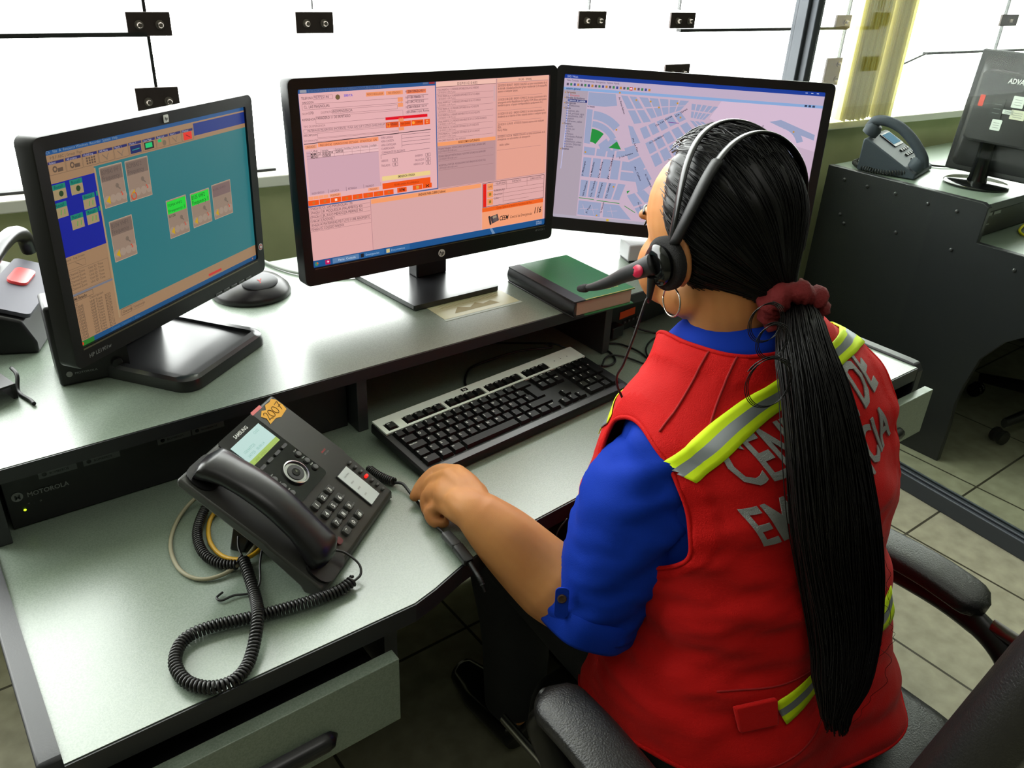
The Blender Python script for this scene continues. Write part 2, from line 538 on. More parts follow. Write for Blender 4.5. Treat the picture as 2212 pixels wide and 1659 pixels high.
def drawer(x0, x1, y, z0, z1, pull):
    mb = MB(); mb.box(((x0 + x1) / 2, y - 0.009, (z0 + z1) / 2), (x1 - x0, 0.018, z1 - z0))
    d = mb.build('drawer', LAM, desk, bevel=0.001)
    mb = MB()
    mb.box(((x0 + x1) / 2, y + 0.17, (z0 + z1) / 2 - 0.012), (x1 - x0 - 0.03, 0.34, z1 - z0 - 0.03), BLACKP)
    mb.build('drawer_box', None, d)
    n = 14; cx = pull; hw = 0.058; rings = []
    for k in range(n + 1):
        u = -1 + 2 * k / n
        r = 0.012 * math.sqrt(max(0.02, 1 - max(0, abs(u) - 0.72) ** 2 / 0.0784))
        rings.append([(cx + u * hw, y - 0.016 - r * max(0, math.sin(a)) * 1.3 - 0.0015, (z0 + z1) / 2 - 0.018 + r * math.cos(a)) for a in [2 * PI * j / 12 for j in range(12)]])
    mb = MB(); mb.loft(rings); mb.build('handle', GLOSSB if False else mat('dark_satin_handle', (24, 22, 26), rough=0.25), d, smooth=60)
    return d


drawer(0.012, 0.348, 0.642, 0.542, 0.645, 0.205)
drawer(1.205, 1.575, 0.642, 0.548, 0.646, 1.43)

# ------------------------------------------------------------------ raised monitor shelf standing on the desk
shelf = thing('monitor_shelf', 'long raised laminate shelf on the desk carrying the three monitors', 'shelf', (0, 0, DZ + 0.0005))
mb = MB(); mb.prism([(-0.022, 1.026), (1.50, 1.034), (1.50, 1.52), (-0.022, 1.56)], SZ - 0.018 - DZ, SZ - DZ); mb.build('shelf_top', LAM, shelf)
mb = MB(); mb.prism([(-0.022, 1.0235), (1.50, 1.0315), (1.50, 1.034), (-0.022, 1.026)], SZ - 0.020 - DZ, SZ - DZ - 0.0008); mb.build('edge_band', EDGE, shelf)
for x in (0.012, 0.524, 1.056, 1.49):
    mb = MB(); mb.box((x, 1.035 + 0.20, (SZ - 0.018 - DZ) / 2), (0.018, 0.40, SZ - 0.018 - DZ)); mb.build('upright', BOARD, shelf, bevel=0.001)
mb = MB(); mb.box((0.78, 1.20, (SZ - 0.018 - DZ) / 2), (0.515, 0.014, SZ - 0.02 - DZ)); mb.build('back_panel', BOARD, shelf)
# ------------------------------------------------------------------ monitors
def screen_frame(c, yaw, tilt, roll, w, h):
    """Matrix whose origin is the centre of the display, x right, y up, z towards the viewer."""
    r = Vector((math.cos(yaw), math.sin(yaw), 0)); nr = Vector((math.sin(yaw), -math.cos(yaw), 0))
    u = Vector((0, 0, 1)) * math.cos(tilt) - nr * math.sin(tilt)
    r2 = r * math.cos(roll) + u * math.sin(roll); u2 = -r * math.sin(roll) + u * math.cos(roll)
    return frame(c, r2, u2)


class Screen:
    """Draws rectangles, lines and lettering on a display measured in pixels, y down."""
    def __init__(self, W, H, w, h, gain=1.0):
        self.W, self.H, self.w, self.h = W, H, w, h; self.mb = MB(); self.g = gain

    def P(self, u, v, l=0):
        return ((u / self.W - 0.5) * self.w, (0.5 - v / self.H) * self.h, 0.00012 * l + 0.0001)

    def rect(self, u0, v0, u1, v1, c, l=1):
        self.mb.add([self.P(u0, v1, l), self.P(u1, v1, l), self.P(u1, v0, l), self.P(u0, v0, l)], [(0, 1, 2, 3)], glow(c))

    def poly(self, pts, c, l=1):
        pts = [(max(0, min(self.W, a)), max(0, min(self.H, b))) for a, b in pts]
        self.mb.add([self.P(a, b, l) for a, b in pts], [tuple(range(len(pts) - 1, -1, -1))], glow(c))

    def line(self, u0, v0, u1, v1, c, wd=2, l=2):
        dx, dy = u1 - u0, v1 - v0; d = math.hypot(dx, dy) or 1; nx, ny = -dy / d * wd / 2, dx / d * wd / 2
        self.mb.add([self.P(u0 + nx, v0 + ny, l), self.P(u1 + nx, v1 + ny, l), self.P(u1 - nx, v1 - ny, l), self.P(u0 - nx, v0 - ny, l)], [(0, 1, 2, 3)], glow(c))

    def box(self, u0, v0, u1, v1, c, wd=2, l=2):
        self.line(u0, v0, u1, v0, c, wd, l); self.line(u0, v1, u1, v1, c, wd, l); self.line(u0, v0, u0, v1, c, wd, l); self.line(u1, v0, u1, v1, c, wd, l)

    def disc(self, u, v, r, c, l=3, n=10, ry=None):
        ry = ry or r
        self.mb.add([self.P(u + r * math.cos(2 * PI * k / n), v - ry * math.sin(2 * PI * k / n), l) for k in range(n)], [tuple(range(n))], glow(c))

    def text(self, u, v, s, size, c, l=3, width=None, bold=False, rot=0.0, align='L', shear=0.0):
        k = self.w / self.W
        x, y, z = self.P(u, v, l)
        M = Matrix.Translation((x, y, z)) @ Matrix.Rotation(rot, 4, 'Z')
        put_text(self.mb, s, glow(c), M, size * k * 1.38, align, None if width is None else width * k, bold, shear)


# ---- content of the left display (radio console)
def draw_console(S):
    beige = (150, 118, 88); dark = (88, 70, 58); teal = (38, 108, 114); blue = (12, 26, 140); card = (140, 118, 102); tabc = (34, 36, 96)
    S.rect(0, 0, 1440, 900, beige, 0)
    S.rect(0, 0, 1440, 22, (30, 78, 130)); S.text(14, 17, 'Ch   File  A  Resource Windows  Recorder  System  Help', 13, (120, 140, 160))
    S.text(30, 42, 'P B F ABC | Group  Page', 13, dark)
    heads = ['Select', 'All points', 'Hold/ring', 'All Mute', 'Patch 1', 'Mode 1', 'Aux Page', 'Page List', 'Alert 1', 'Multisel']
    for k in range(10):
        u = 14 + k * 97
        S.rect(u, 50, u + 88, 62, tabc, 2); S.text(u + 6, 61, heads[k], 11, (170, 165, 180), 3)
        S.box(u, 50, u + 92, 106, (110, 88, 70), 2, 2)
        if k in (5,): S.rect(u + 8, 66, u + 82, 102, (14, 30, 90), 2); S.line(u + 20, 86, u + 70, 84, (40, 140, 130), 4, 3)
        elif k == 6: S.rect(u + 8, 66, u + 76, 100, (30, 32, 30), 2); S.rect(u + 16, 70, u + 64, 92, (20, 190, 110), 3)
        elif k == 7: S.rect(u + 10, 66, u + 36, 80, (20, 170, 100), 3); S.disc(u + 56, 88, 14, (112, 96, 76), 3)
        elif k == 9: S.rect(u + 12, 64, u + 78, 102, (220, 40, 26), 2); S.line(u + 30, 76, u + 62, 92, (120, 10, 10), 4, 3)
        elif k in (0, 1):
            S.disc(u + 32, 84, 13, dark, 3, ry=14); S.disc(u + 32, 84, 7, beige, 4); S.rect(u + 46, 82, u + 76, 98, dark, 3)
        elif k == 2:
            for q in range(4):
                for w_ in range(3): S.rect(u + 18 + q * 15, 68 + w_ * 11, u + 28 + q * 15, 76 + w_ * 11, dark, 3)
        else:
            S.line(u + 20, 72, u + 50, 98, (118, 96, 80), 5, 3); S.line(u + 60, 70, u + 42, 98, (120, 100, 84), 4, 3)
    S.rect(985, 30, 1440, 92, (26, 46, 120))
    S.rect(264, 114, 1440, 812, teal)
    S.rect(0, 142, 262, 470, blue)
    for (u, v, ph) in [(13, 148, 1), (111, 146, 1), (2, 226, 0), (168, 224, 0), (81, 295, 0), (172, 295, 0)]:
        S.rect(u, v, u + 72, v + 66, (150, 132, 96), 2); S.rect(u, v, u + 72, v + 22, (18, 120, 100), 3); S.text(u + 8, v + 18, 'Recall', 15, (6, 60, 70), 4)
        if ph: S.disc(u + 42, v + 42, 13, (30, 60, 30), 4)
        else:
            S.line(u + 36, v + 32, u + 30, v + 54, (60, 150, 60), 4, 4); S.line(u + 56, v + 32, u + 52, v + 54, (60, 150, 60), 4, 4)
    for v in (222, 292): S.rect(250, v, 262, v + 22, (18, 120, 100), 3)

    def channel(u, v, u1, v1, head, lines, hc):
        S.rect(u, v, u1, v1, card, 2); S.box(u, v, u1, v1, (176, 150, 126), 3, 3)
        S.rect(u + 4, v + 6, u1 - 4, v + (v1 - v) * 0.36, head, 3)
        for k, tx in enumerate(lines):
            S.text(u + 8, v + 34 + k * 28, tx, 22 if len(lines) == 2 else 14, hc, 4, width=min((u1 - u) * 0.86, len(tx) * 12.5))
        b = v1 - (v1 - v) * 0.24; w_ = u1 - u
        for q in range(4): S.disc(u + 22 + q * w_ * 0.25, b + 10, 20, (152, 132, 116), 3); 
        S.poly([(u + 12, b + 14), (u + 38, b - 8), (u + 38, b + 32)][::-1], (186, 150, 20), 4)
        S.line(u + w_ * .78, b - 12, u + w_ * .86, b + 4, (200, 50, 20), 4, 4); S.line(u + w_ * .86, b + 4, u + w_ * .8, b + 6, (200, 50, 20), 4, 4)
        S.disc(u + w_ * .66, b - 44, 12, (112, 96, 84), 4, n=6); S.line(u + w_ * .66, b - 40, u + w_ * .78, b - 24, (104, 90, 80), 6, 4)
    gh = (112, 94, 84); gt = (86, 72, 66)
    channel(292, 127, 436, 313, gh, ['BOMBAS VHF 1', 'Frequency'], gt); channel(458, 129, 612, 318, gh, ['BOMBAS 2', 'Frequency'], gt)
    S.disc(486, 296, 20, (200, 60, 20), 4); S.disc(486, 296, 14, card, 5)
    channel(299, 380, 449, 576, gh, ['B104 VHF1', 'Frequency'], gt)
    channel(703, 374, 858, 571, (26, 200, 50), ['TDMA VHF2', 'Frequency 2', 'B108'], (10, 60, 20)); channel(895, 380, 1054, 564, (26, 200, 50), ['B105 VHF2', 'Frequency 1'], (6, 30, 10))
    channel(1081, 374, 1250, 564, (116, 92, 90), ['B106 VHF3'], (92, 74, 74))
    # lists on the left
    S.text(8, 488, 'Stack   Log Screen', 11, dark); S.box(8, 500, 120, 530, (118, 94, 72)); S.line(60, 505, 96, 526, dark, 2)
    S.box(6, 540, 254, 640, (120, 96, 76))
    for r in range(5):
        for c_, tx in enumerate(['Channel', 'Zone', 'Unit ID', 'Time']): S.text(12 + c_ * 58, 558 + r * 17, tx, 12, dark)
    S.rect(0, 644, 262, 654, (110, 110, 120), 2); S.box(8, 656, 130, 680, dark); S.text(14, 675, 'Mi Estado', 14, (60, 46, 40), bold=True)
    S.text(14, 700, 'ID', 13, dark); S.text(104, 696, 'Descripcion', 13, dark)
    for r in range(12):
        v = 716 + r * 14.2
        S.text(6, v, '210045', 13, (70, 56, 48)); S.text(100, v, 'VHF Trans', 13, (70, 56, 48)); S.text(196, v, 'BC%02d' % (r + 3), 12, (70, 56, 48))
    S.rect(262, 120, 272, 850, (158, 132, 100), 2)
    S.rect(974, 852, 1092, 866, (190, 50, 44), 2)
    S.box(284, 816, 352, 846, dark); S.text(290, 838, 'Channels', 13, (50, 40, 36)); S.box(358, 816, 438, 846, (120, 96, 76)); S.text(366, 838, 'Telephones', 13, dark)
    S.rect(0, 876, 1440, 900, (26, 74, 118), 2); S.rect(0, 876, 88, 900, (40, 110, 40), 3); S.disc(14, 888, 8, (190, 60, 30), 4)
    S.text(200, 894, 'Console  Operator  -  Lima', 13, (70, 110, 150), 3)
    S.disc(1400, 888, 5, (190, 120, 90), 4)


# ---- content of the middle display (emergency report form)
def draw_form(S):
    bgc = (222, 168, 166); pinkd = (206, 152, 156); og = (238, 96, 30); ol = (244, 156, 104); ink = (66, 44, 52); thin = (150, 108, 112); grayp = (186, 144, 146)
    S.rect(0, 0, 1920, 1080, bgc, 0)
    # right part, background window
    S.rect(955, 6, 1447, 34, (240, 190, 176)); S.text(1130, 30, 'D I S P O S I C I O N E S', 17, ink, width=160, bold=True)
    S.line(955, 36, 1447, 36, (120, 80, 80), 3)
    names = ['VARIEDAD', 'ABEJAS', 'HERIDA', 'RESCATE', 'ECO RESCATES', 'CONTRA INCENDIOS', 'RESCATES', 'SANIDAD']
    for k in range(8):
        v = 60 + k * 40
        S.text(972, v, 'STOCK MINIMO AL %d  %% UNIDADES DISPONIBLES DE LA P-CS %s' % (k * 3 % 7 + 1, names[k]), 13, (110, 74, 80), width=330 + 8 * (k % 3) + (50 if k == 5 else 0))
        S.text(972, v + 16, '( 23/10/2015 11:59:17 p.m.)', 12, (120, 84, 88), width=140); S.line(965, v + 22, 1425, v + 22, thin, 1.5)
    S.rect(1428, 50, 1440, 150, (208, 168, 170), 2)
    S.text(972, 381, 'MINI CARRO POLICIA EN  2 ISLE  (PATRULLA)', 12, (110, 74, 80), width=220)
    S.rect(964, 386, 1447, 411, ol); S.text(1130, 405, 'NOSOCOMIOS SATURADOS', 16, (100, 40, 20), width=180, bold=True)
    S.rect(964, 411, 1447, 690, grayp)
    for v, tx in ((434, 'Hospital Rebagliati  NOSOCOMIO SATURADO POR CAMARA SEPE'), (484, 'EDGARDO REBAGLIATI MARTINS ESSALUD  NOSOCOMIO SATURADO DE: CAMARA SEPE'), (544, 'HOSPITAL LOAYZA  NOSOCOMIO SATURADO DE ADULTOS')):
        S.text(970, v, tx, 13, (104, 74, 84), width=390); S.text(970, v + 18, '( 23/10/2015 09:13:05 a.m.)', 12, (110, 80, 88), width=150); S.line(966, v + 26, 1430, v + 26, thin, 1.5)
    S.rect(1448, 6, 1456, 690, (196, 148, 144), 2)
    S.rect(1458, 4, 1912, 32, (236, 178, 156)); S.text(1640, 27, 'ON LINE  -  SEMANAL', 15, ink, width=120); S.line(1458, 34, 1912, 34, thin, 2)
    S.rect(1458, 36, 1912, 690, (228, 160, 142), 1)
    paras = [(58, ['22/10/2015 08:36:57   RADIO CALLAO: se tomo conocimiento de el', 'la alcrada  (Ciudad pachacutec grupo residencial 1) A manzanilla', 'atento a cualquier apoyo.']),
             (150, ['21/10/2015 08:12:58   RADIO COMAS 2: Se toma conocimiento de la', 'emergencia en Av Republicana (la Capilla) COM. Eliaus patriotisms', 'bomberos paros  el apoyo correspondiente cavaltamente A.C.']),
             (244, ['21/10/2015 23:16:52   RADIO COMAS 2: Se toma conocimiento la', 'incidencia en el distrito d lima: estando atento a cualquier apoyo']),
             (316, ['22/10/2015 12:34:18   ATODOS: Estamos atentos ante cualquier', 'PEDL.', 'Percy Millas']), (398, ['23/10/2015 16:23:36   RADIO CALLAO, se toma conocimiento de la', 'emergencia  en esta atento a la emergencia', '', '   radio callao'])]
    for v, ls in paras:
        for k, tx in enumerate(ls):
            if tx: S.text(1464, v + k * 19, tx, 15, (78, 44, 50), width=min(436, 7.0 * len(tx)))
        S.line(1460, v + len(ls) * 19 + 10, 1860, v + len(ls) * 19 + 10, thin, 1.5)
    S.line(975, 696, 1905, 690, thin, 2)
    # box bottom right
    S.box(1336, 702, 1902, 874, (50, 34, 36), 3); S.rect(1340, 708, 1369, 872, (226, 30, 24), 2)
    for k, c_ in enumerate(('UPS', '', '')):
        S.rect(1376, 710 + k * 54, 1428, 756 + k * 54, (238, 150, 96), 2)
        if k: S.rect(1392, 722 + k * 54, 1412, 742 + k * 54, (150, 120, 40), 3)
    S.text(1386, 740, 'UPS', 14, ink)
    for u, tx in ((1450, 'TELEFONO'), (1600, 'DISTRITO'), (1770, 'DIRECCION')): S.text(u, 724, tx, 14, ink)
    for v, tx in ((772, 'SUBGRUPO'), (800, 'Direccion'), (828, 'Caller')): S.text(1436, v, tx, 14, ink)
    for v in (730, 764, 792, 820): S.line(1430, v, 1895, v, (110, 70, 66), 1.6)
    S.line(1520, 764, 1520, 860, (110, 70, 66), 1.6); S.line(1550, 706, 1550, 764, (110, 70, 66), 1.6); S.line(1740, 706, 1740, 764, (110, 70, 66), 1.6); S.line(1526, 850, 1760, 850, (110, 70, 66), 1.6)
    S.rect(1332, 878, 1900, 908, og, 2); S.text(1460, 900, 'Cuerpo General de Bomberos Voluntarios del Peru', 16, (150, 40, 10), width=330)
    S.rect(1332, 908, 1900, 1034, (242, 158, 118), 1)
    S.text(1486, 990, 'CEEM', 34, (24, 18, 20), bold=True, shear=0.25, width=86); S.text(1584, 988, 'Central de Emergencias', 22, (40, 26, 28), shear=0.25, width=212); S.text(1808, 982, '116', 46, (24, 18, 20), bold=True, shear=0.25, width=76)
    S.poly([(1404, 950), (1470, 938), (1484, 986), (1420, 1004)][::-1], (70, 60, 64), 2); S.poly([(1386, 946), (1402, 942), (1416, 1006), (1400, 1012)][::-1], (50, 44, 48), 3); S.poly([(1424, 952), (1458, 944), (1464, 962), (1430, 968)][::-1], (160, 140, 120), 3)
    for k in range(3): S.line(1432, 974 + k * 8, 1470, 966 + k * 8, (150, 130, 128), 2, 3)
    # bottom left list
    S.rect(443, 700, 1322, 728, ol, 2); S.text(800, 722, 'UNIDADES PARA CUBRIR (5 ultimos)', 17, (90, 40, 26), width=220, bold=True)
    S.rect(443, 728, 1322, 1034, (216, 166, 164), 1)
    rows = ['CL. LAS MAGNOLIAS 170', 'JR. MOQUEGUA (MALAMBITO) 420', 'JR. JULIO MENDOZA MERINO 762', 'ROOSVELT', 'FRATERNIDAD MZ-7 LOTE 19 URB. AEROPUERTO', 'COLEGIO INNOVA']
    for k, tx in enumerate(rows):
        v = 712 + k * 26
        S.text(8, v, '15N6261%d' % k, 17, (96, 64, 76), width=80); S.text(98, v, tx, 17, (70, 44, 56), width=min(330, 10 * len(tx))); S.line(6, v + 6, 434, v + 6, thin, 1.6)
    S.line(92, 690, 92, 850, thin, 1.6); S.line(438, 690, 438, 1034, (170, 124, 130), 3)
    # front window
    S.rect(2, 0, 962, 694, (66, 96, 150), 3); S.rect(8, 24, 954, 686, (228, 176, 178), 4)
    S.rect(2, 0, 962, 24, (44, 84, 140), 4); S.rect(18, 4, 60, 20, (150, 150, 160), 5)
    S.rect(70, 4, 560, 20, (70, 96, 140), 5); S.text(76, 18, 'ATENCION DE EMERGENCIAS - CONSOLA  [ PARTE ]  ', 15, (34, 56, 110), 6, width=470)
    S.rect(862, 2, 900, 14, (90, 110, 150), 5); S.rect(908, 2, 952, 14, (150, 50, 60), 5)
    L = 5
    S.text(22, 58, 'TELEFONO', 15, ink, 6, width=74); S.box(100, 40, 225, 62, thin, 1.6, L); S.text(104, 57, '957725146', 16, (90, 60, 80), 6, width=96); S.disc(258, 56, 16, (110, 90, 60), L, n=8); S.text(300, 56, '5000 Y.A', 14, (40, 40, 200), 6, width=58, bold=True)
    S.rect(450, 40, 578, 64, (240, 150, 104), L); S.rect(590, 40, 712, 64, (240, 150, 104), L); S.text(456, 58, 'MEDICO REGULADOR', 13, (130, 60, 30), 6, width=112); S.text(606, 58, 'NO ATENDIDO', 13, (130, 60, 30), 6, width=88)
    S.text(26, 82, 'DIRECCION', 13, ink, 6, width=72); S.box(24, 86, 700, 116, thin, 1.8, L); S.text(34, 108, 'CL. LAS MAGNOLIAS', 17, ink, 6, width=166)
    S.rect(672, 82, 710, 108, (240, 150, 104), L); S.rect(672, 116, 710, 140, (240, 150, 104), L)
    S.text(18, 144, 'NUM', 13, thin, 6); S.text(58, 144, '170', 17, ink, 6); S.text(140, 144, 'DISTRITO', 13, thin, 6); S.box(214, 126, 668, 150, thin, 1.6, L); S.text(218, 144, 'INDEPENDENCIA', 16, ink, 6, width=132)
    S.text(16, 178, 'REFERENCIA', 13, ink, 6, width=86); S.box(104, 160, 706, 200, thin, 1.6, L); S.text(108, 176, 'PARADERO 11 DE ERMITAÑO', 16, ink, 6, width=226)
    S.text(22, 218, 'TIPO DE EMERGENCIA', 13, thin, 6, width=140); S.box(20, 228, 700, 248, thin, 1.6, L); S.text(44, 243, 'MATERIALES PELIGROSOS (INCIDENTE) / FUGA GAS GLP Y OTROS GASES INFLAM / BALON GLP', 13, (80, 54, 66), 6, width=620)
    S.rect(672, 206, 710, 232, (240, 150, 104), L); S.rect(672, 264, 710, 284, (240, 150, 104), L)
    S.text(16, 268, 'DESCRIPCION', 12, ink, 6, width=88); S.box(108, 256, 668, 282, thin, 1.6, L); S.text(16, 300, 'INFORMANTE', 12, thin, 6, width=84); S.box(106, 288, 668, 304, thin, 1.6, L)
    S.line(14, 312, 912, 296, (30, 20, 34), 4, L)
    for k, (tx, v) in enumerate((('NUMERO PARTE ORIGEN', 56), ('NUMERO PARTE', 92), ('MODULO', 122), ('FECHA Y HORA', 152), ('OPERADOR', 182))):
        S.text(728, v, tx, 13, (104, 70, 84), 6, align='R' if False else 'L', width=150 if k == 0 else 9 * len(tx))
    S.rect(738, 40, 884, 64, (240, 128, 84), L - 0.5)
    S.rect(738, 40, 884, 64, (240, 128, 84), L); S.text(748, 59, '2015062615', 17, (140, 50, 30), 6, width=110)
    for v, tx in ((96, '2015062615'), (124, 'PCMOD02'), (154, '23/10/2015 11:56:14'), (184, 'Flores Lopez, Romina')):
        S.line(744, v - 20, 900, v - 20, (60, 40, 56), 2, L); S.line(744, v - 20, 744, v + 2, (60, 40, 56), 2, L); S.text(770 if v != 154 else 750, v - 3, tx, 15, ink, 6, width=96 if v in (96, 124) else 134)
    S.rect(578, 196, 890, 214, (226, 14, 34), L)
    for a, b_ in ((578, 672), (680, 764), (768, 858), (864, 908)): S.rect(a, 228, b_, 262, (236, 84, 26), L)
    S.text(616, 250, 'GRABAR', 13, (120, 30, 10), 6, width=48); S.text(686, 250, 'PARA GRABAR', 13, (120, 30, 10), 6, width=70); S.text(800, 248, 'CERRAR', 13, (120, 30, 10), 6, width=50); S.box(588, 234, 606, 256, (250, 170, 60), 3, 6); S.disc(782, 244, 10, (250, 160, 60), 6); S.box(880, 236, 892, 252, (250, 190, 120), 3, 6)
    S.rect(16, 318, 98, 342, (238, 160, 128), L); S.rect(104, 310, 520, 336, (246, 150, 108), L)
    for u, tx, w_ in ((26, 'UNIDADES', 60), (116, 'PRECUENTAS', 80), (206, 'COMUNICACIONES', 100), (312, 'EFECTUADAS', 64), (390, 'ESTADISTICAS', 80), (482, 'GPS', 26)): S.text(u, 334 if u > 30 else 337, tx, 14, (120, 56, 40), 6, width=w_)
    S.rect(24, 356, 516, 620, (206, 164, 176), L)
    S.rect(50, 356, 516, 398, (232, 186, 188), L + 0.5)
    for k, u in enumerate((50, 118, 208, 268, 330, 388, 452)):
        S.line(u, 352, u, 400, thin, 1.6, 6); S.text(u + 8, 364, ['UNI.', 'horaselec', 'horasal', 'horalleg', 'horaret', 'horaing', 'codigo'][k], 12, ink, 6, width=44)
    S.line(24, 368, 516, 366, thin, 1.6, 6); S.line(24, 384, 516, 382, thin, 1.6, 6); S.line(24, 400, 516, 400, thin, 1.6, 6)
    S.text(52, 382, 'MAMO 21', 15, (20, 12, 24), 6, width=62, bold=True); S.text(124, 381, '12:00:2014', 15, (20, 12, 24), 6, width=74, bold=True); S.text(214, 380, '12:03:53', 15, (20, 12, 24), 6, width=54, bold=True)
    S.text(52, 399, 'MEDAB 1', 15, (20, 12, 24), 6, width=52, bold=True); S.text(124, 398, '12:00:30', 15, (20, 12, 24), 6, width=60, bold=True)
    for u, v, tx in ((538, 326, 'HORA LLAMADA'), (538, 348, 'HORA CONTESTA'), (538, 372, 'HORA CONTROLADA'), (538, 394, 'CLASIFICACION'), (538, 418, 'COMANDANTE DEL INCIDENTE'), (532, 470, 'HERIDOS'), (530, 500, 'TRASLADOS'), (786, 462, 'ENFERMOS'), (784, 490, 'FALLECIDOS'), (772, 516, 'HERIDOS CBP')):
        S.text(u, v, tx, 14, (104, 68, 84), 6, width=len(tx) * 7.2)
    for v in (312, 334, 356, 378): S.line(690, v, 906, v, (80, 56, 70), 1.8, 6)
    S.line(690, 312, 690, 392, (80, 56, 70), 1.8, 6); S.line(532, 424, 900, 416, (80, 56, 70), 1.8, 6); S.line(532, 424, 532, 450, (80, 56, 70), 1.8, 6)
    for u, v in ((616, 456), (616, 484), (868, 446), (868, 474), (868, 500)): S.box(u, v, u + 36, v + 20, (80, 56, 70), 1.8, 6); S.text(u + 12, v + 17, '0', 15, ink, 6, bold=True)
    S.rect(532, 562, 900, 590, (236, 206, 140), L); S.text(650, 582, 'EMERGENCIA ATENDIDA', 15, (60, 40, 30), 6, width=130, bold=True)
    S.rect(532, 606, 900, 644, (240, 84, 22), L); S.text(620, 632, 'RESUMEN GENERAL DE LA EMERGENCIA', 13, (130, 40, 10), 6, width=190)
    for k, tx in enumerate(('SALIDA VEHICULO', 'LLEGADA', 'RETIRADA', 'INGRESO')):
        S.line(24 + 124 * (k + 1), 596, 24 + 124 * (k + 1), 622, ink, 1.6, 6); S.text(36 + 124 * k, 616, tx, 13, (110, 76, 88), 6, width=84 if k == 0 else 62)
    for k in range(4): S.rect(12 + 34 * k, 628, 44 + 34 * k, 648, (244, 158, 120), L)
    S.rect(154, 628, 232, 648, (244, 158, 120), L); S.text(160, 644, 'MODIFICAR', 13, (140, 60, 40), 6, width=62); S.rect(426, 624, 506, 644, (244, 158, 120), L); S.text(436, 640, 'TRASLADO', 13, (140, 60, 40), 6, width=58)
    for k in range(8):
        a = 8 + k * 76 + (0 if k < 8 else 0); S.rect(a, 652, a + 72, 684, (240, 84, 22), L)
        S.rect(a + 28, 660, a + 44, 676, (200, 110, 50) if k != 2 else (250, 220, 200), 6)
    S.rect(640, 648, 712, 680, (240, 84, 22), 5.5); S.text(656, 674, 'RPM', 20, (80, 20, 10), 6, width=40, bold=True); S.rect(760, 646, 834, 678, (240, 84, 22), L); S.rect(838, 644, 910, 676, (240, 84, 22), L); S.rect(786, 652, 808, 672, (220, 150, 60), 6); S.line(862, 652, 888, 670, (60, 30, 20), 5, 6); S.line(888, 652, 862, 670, (60, 30, 20), 5, 6)
    # task bar
    S.rect(0, 1036, 1920, 1080, (28, 82, 138), 2); S.disc(28, 1058, 14, (60, 130, 110), 3); S.disc(34, 1054, 6, (210, 90, 40), 4); S.rect(88, 1044, 122, 1074, (190, 20, 90), 3); S.text(97, 1069, '+', 24, (255, 220, 230), 4, bold=True)
    S.rect(140, 1042, 330, 1076, (90, 126, 168), 3); S.rect(336, 1042, 520, 1076, (44, 98, 152), 3); S.rect(342, 1046, 366, 1072, (30, 30, 40), 4); S.rect(530, 1042, 720, 1076, (44, 98, 152), 3); S.rect(536, 1046, 562, 1072, (210, 190, 130), 4)
    S.text(180, 1066, 'Parte  Consola', 15, (200, 215, 230), 4); S.text(378, 1066, 'Emergencias', 15, (160, 190, 220), 4); S.text(572, 1066, 'Documentos', 15, (150, 180, 210), 4)
    S.text(1836, 1056, '12:06 p.m.', 12, (190, 200, 215), 4, width=56); S.text(1836, 1072, '23/10/2015', 12, (190, 200, 215), 4, width=56)
    S.poly([(1400, 1036), (1420, 1036), (1450, 1080), (1424, 1080)][::-1], (110, 140, 176), 3)


